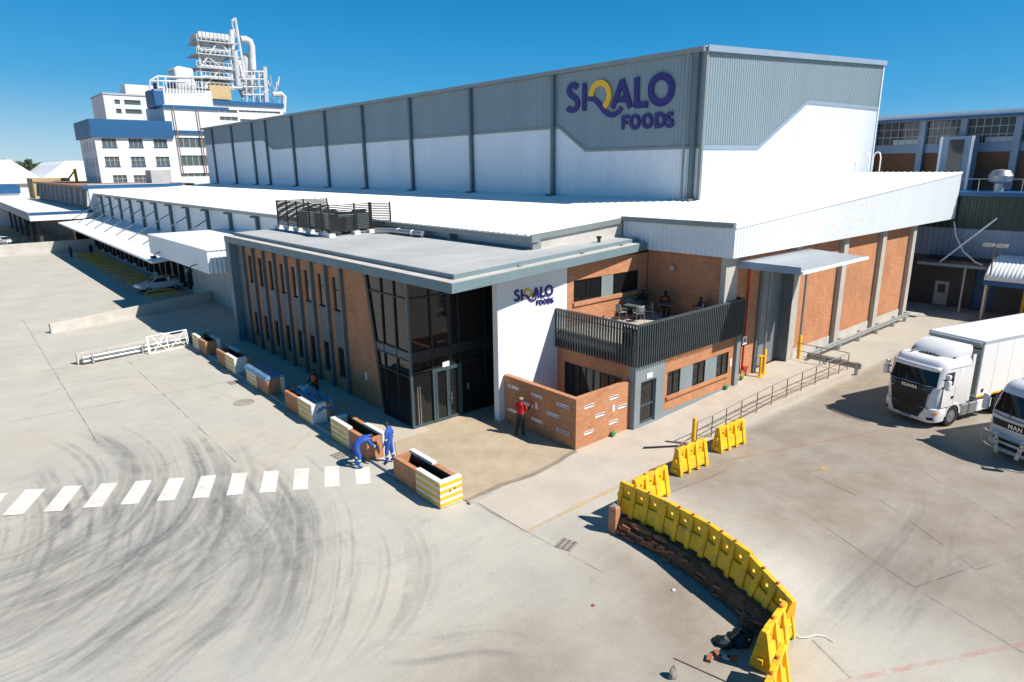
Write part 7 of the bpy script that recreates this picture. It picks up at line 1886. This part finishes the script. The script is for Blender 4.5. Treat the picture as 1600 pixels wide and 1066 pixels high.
for y in (8.6, 12.6, 16.6, 20.6): part(lw, 'rib', MB().prism([(XU-1.55,y,bb0-0.65),(XU+0.15,y,wt-1.0),(XU+0.4,y,wt-1.0),(XU-1.3,y,bb0-0.65)], (0,0.5,0)), 'pale_blue')
part(lw, 'beam', MB().box(XU-1.5, XU-0.9, 8.3, 26, bb0-1.3, bb0-0.66), 'pale_blue'); part(lw, 'roof', MB().box(XU+0.2, XU+12, 8.3, 30, wt-1.15, wt-0.9), 'white_clad')
part(lw, 'clerestory', MB().box(XU+2, XU+2.2, 8.3, 26, wt-0.9, wt+0.4), 'far_dark'); part(lw, 'clerestory_roof', MB().box(XU+1.6, XU+12, 8.3, 26.2, wt+0.41, wt+0.8), 'white_clad')
# ribbed lean-to vault
cp = thing('vaulted_shelter', 'shelter with ribbed pale curved roof behind the white trailer', 'shelter', (43.5, -14, 0))
nv = 10; y_n, y_s = -10.7, -26.0; xe, ze_ = 43.4, 3.0
rows = []; nrib = 240
for i in range(nrib+1):
    y = y_n+(y_s-y_n)*i/nrib; d = (0.0, 0.03, 0.0, -0.03)[i % 4]
    rows.append([(xe+3.6*(1-math.cos(math.pi/2*k/nv))-d*math.cos(math.pi/2*k/nv), y, ze_+1.55*math.sin(math.pi/2*k/nv)+d*math.sin(math.pi/2*k/nv)) for k in range(nv+1)])
rf_ = part(cp, 'curved_roof', MB().sheet(rows), 'white_clad', 60); rf_.modifiers.new('s', 'SOLIDIFY').thickness = 0.04
part(cp, 'blue_eave', MB().box(xe-0.10, xe+0.06, y_s, y_n+0.05, ze_-0.34, ze_-0.04), 'blue_band')
part(cp, 'end_cap', MB().prism([(xe+0.02+3.6*(1-math.cos(math.pi/2*k/nv)), y_n+0.02, ze_+1.53*math.sin(math.pi/2*k/nv)) for k in range(nv+1)]+[(xe+3.6, y_n+0.02, ze_)], (0,0.06,0)), 'blue_band')
part(cp, 'front_beam', MB().box(xe+0.07, xe+0.2, y_s, y_n, ze_-0.34, ze_-0.2), 'cream_steel')
for y in (y_n-0.15, -15.5, -20.5): part(cp, 'post', MB().box(xe+0.08, xe+0.22, y-0.07, y+0.07, 0, ze_-0.345), 'cream_steel')
part(cp, 'inner_post', MB().box(45.4, 45.6, -13.0, -12.8, 0, 2.6), 'yellow_paint'); part(cp, 'back_wall', MB().box(47.0, 47.14, y_s, y_n, 0, 4.3), 'far_dark')
# yard lamp
ly = onz(1553, 470)
lp = thing('yard_lamp', 'flat twin headed yard lamp on a thin pole before the old factory', 'lamp', (43.5, -11.2, 0))
zl = onx(1555, 386, 43.5)
part(lp, 'pole', MB().tube((43.5,zl[1],0), (43.5,zl[1],zl[2]), 0.06, 0.05, 8), 'rusty_steel', True)
part(lp, 'lamp_head', MB().box(43.2, 43.8, zl[1]-0.75, zl[1]-0.08, zl[2], zl[2]+0.22), 'galvanised', bevel=0.04); part(lp, 'lamp_head', MB().box(43.2, 43.8, zl[1]+0.08, zl[1]+0.75, zl[2], zl[2]+0.22), 'galvanised', bevel=0.04)
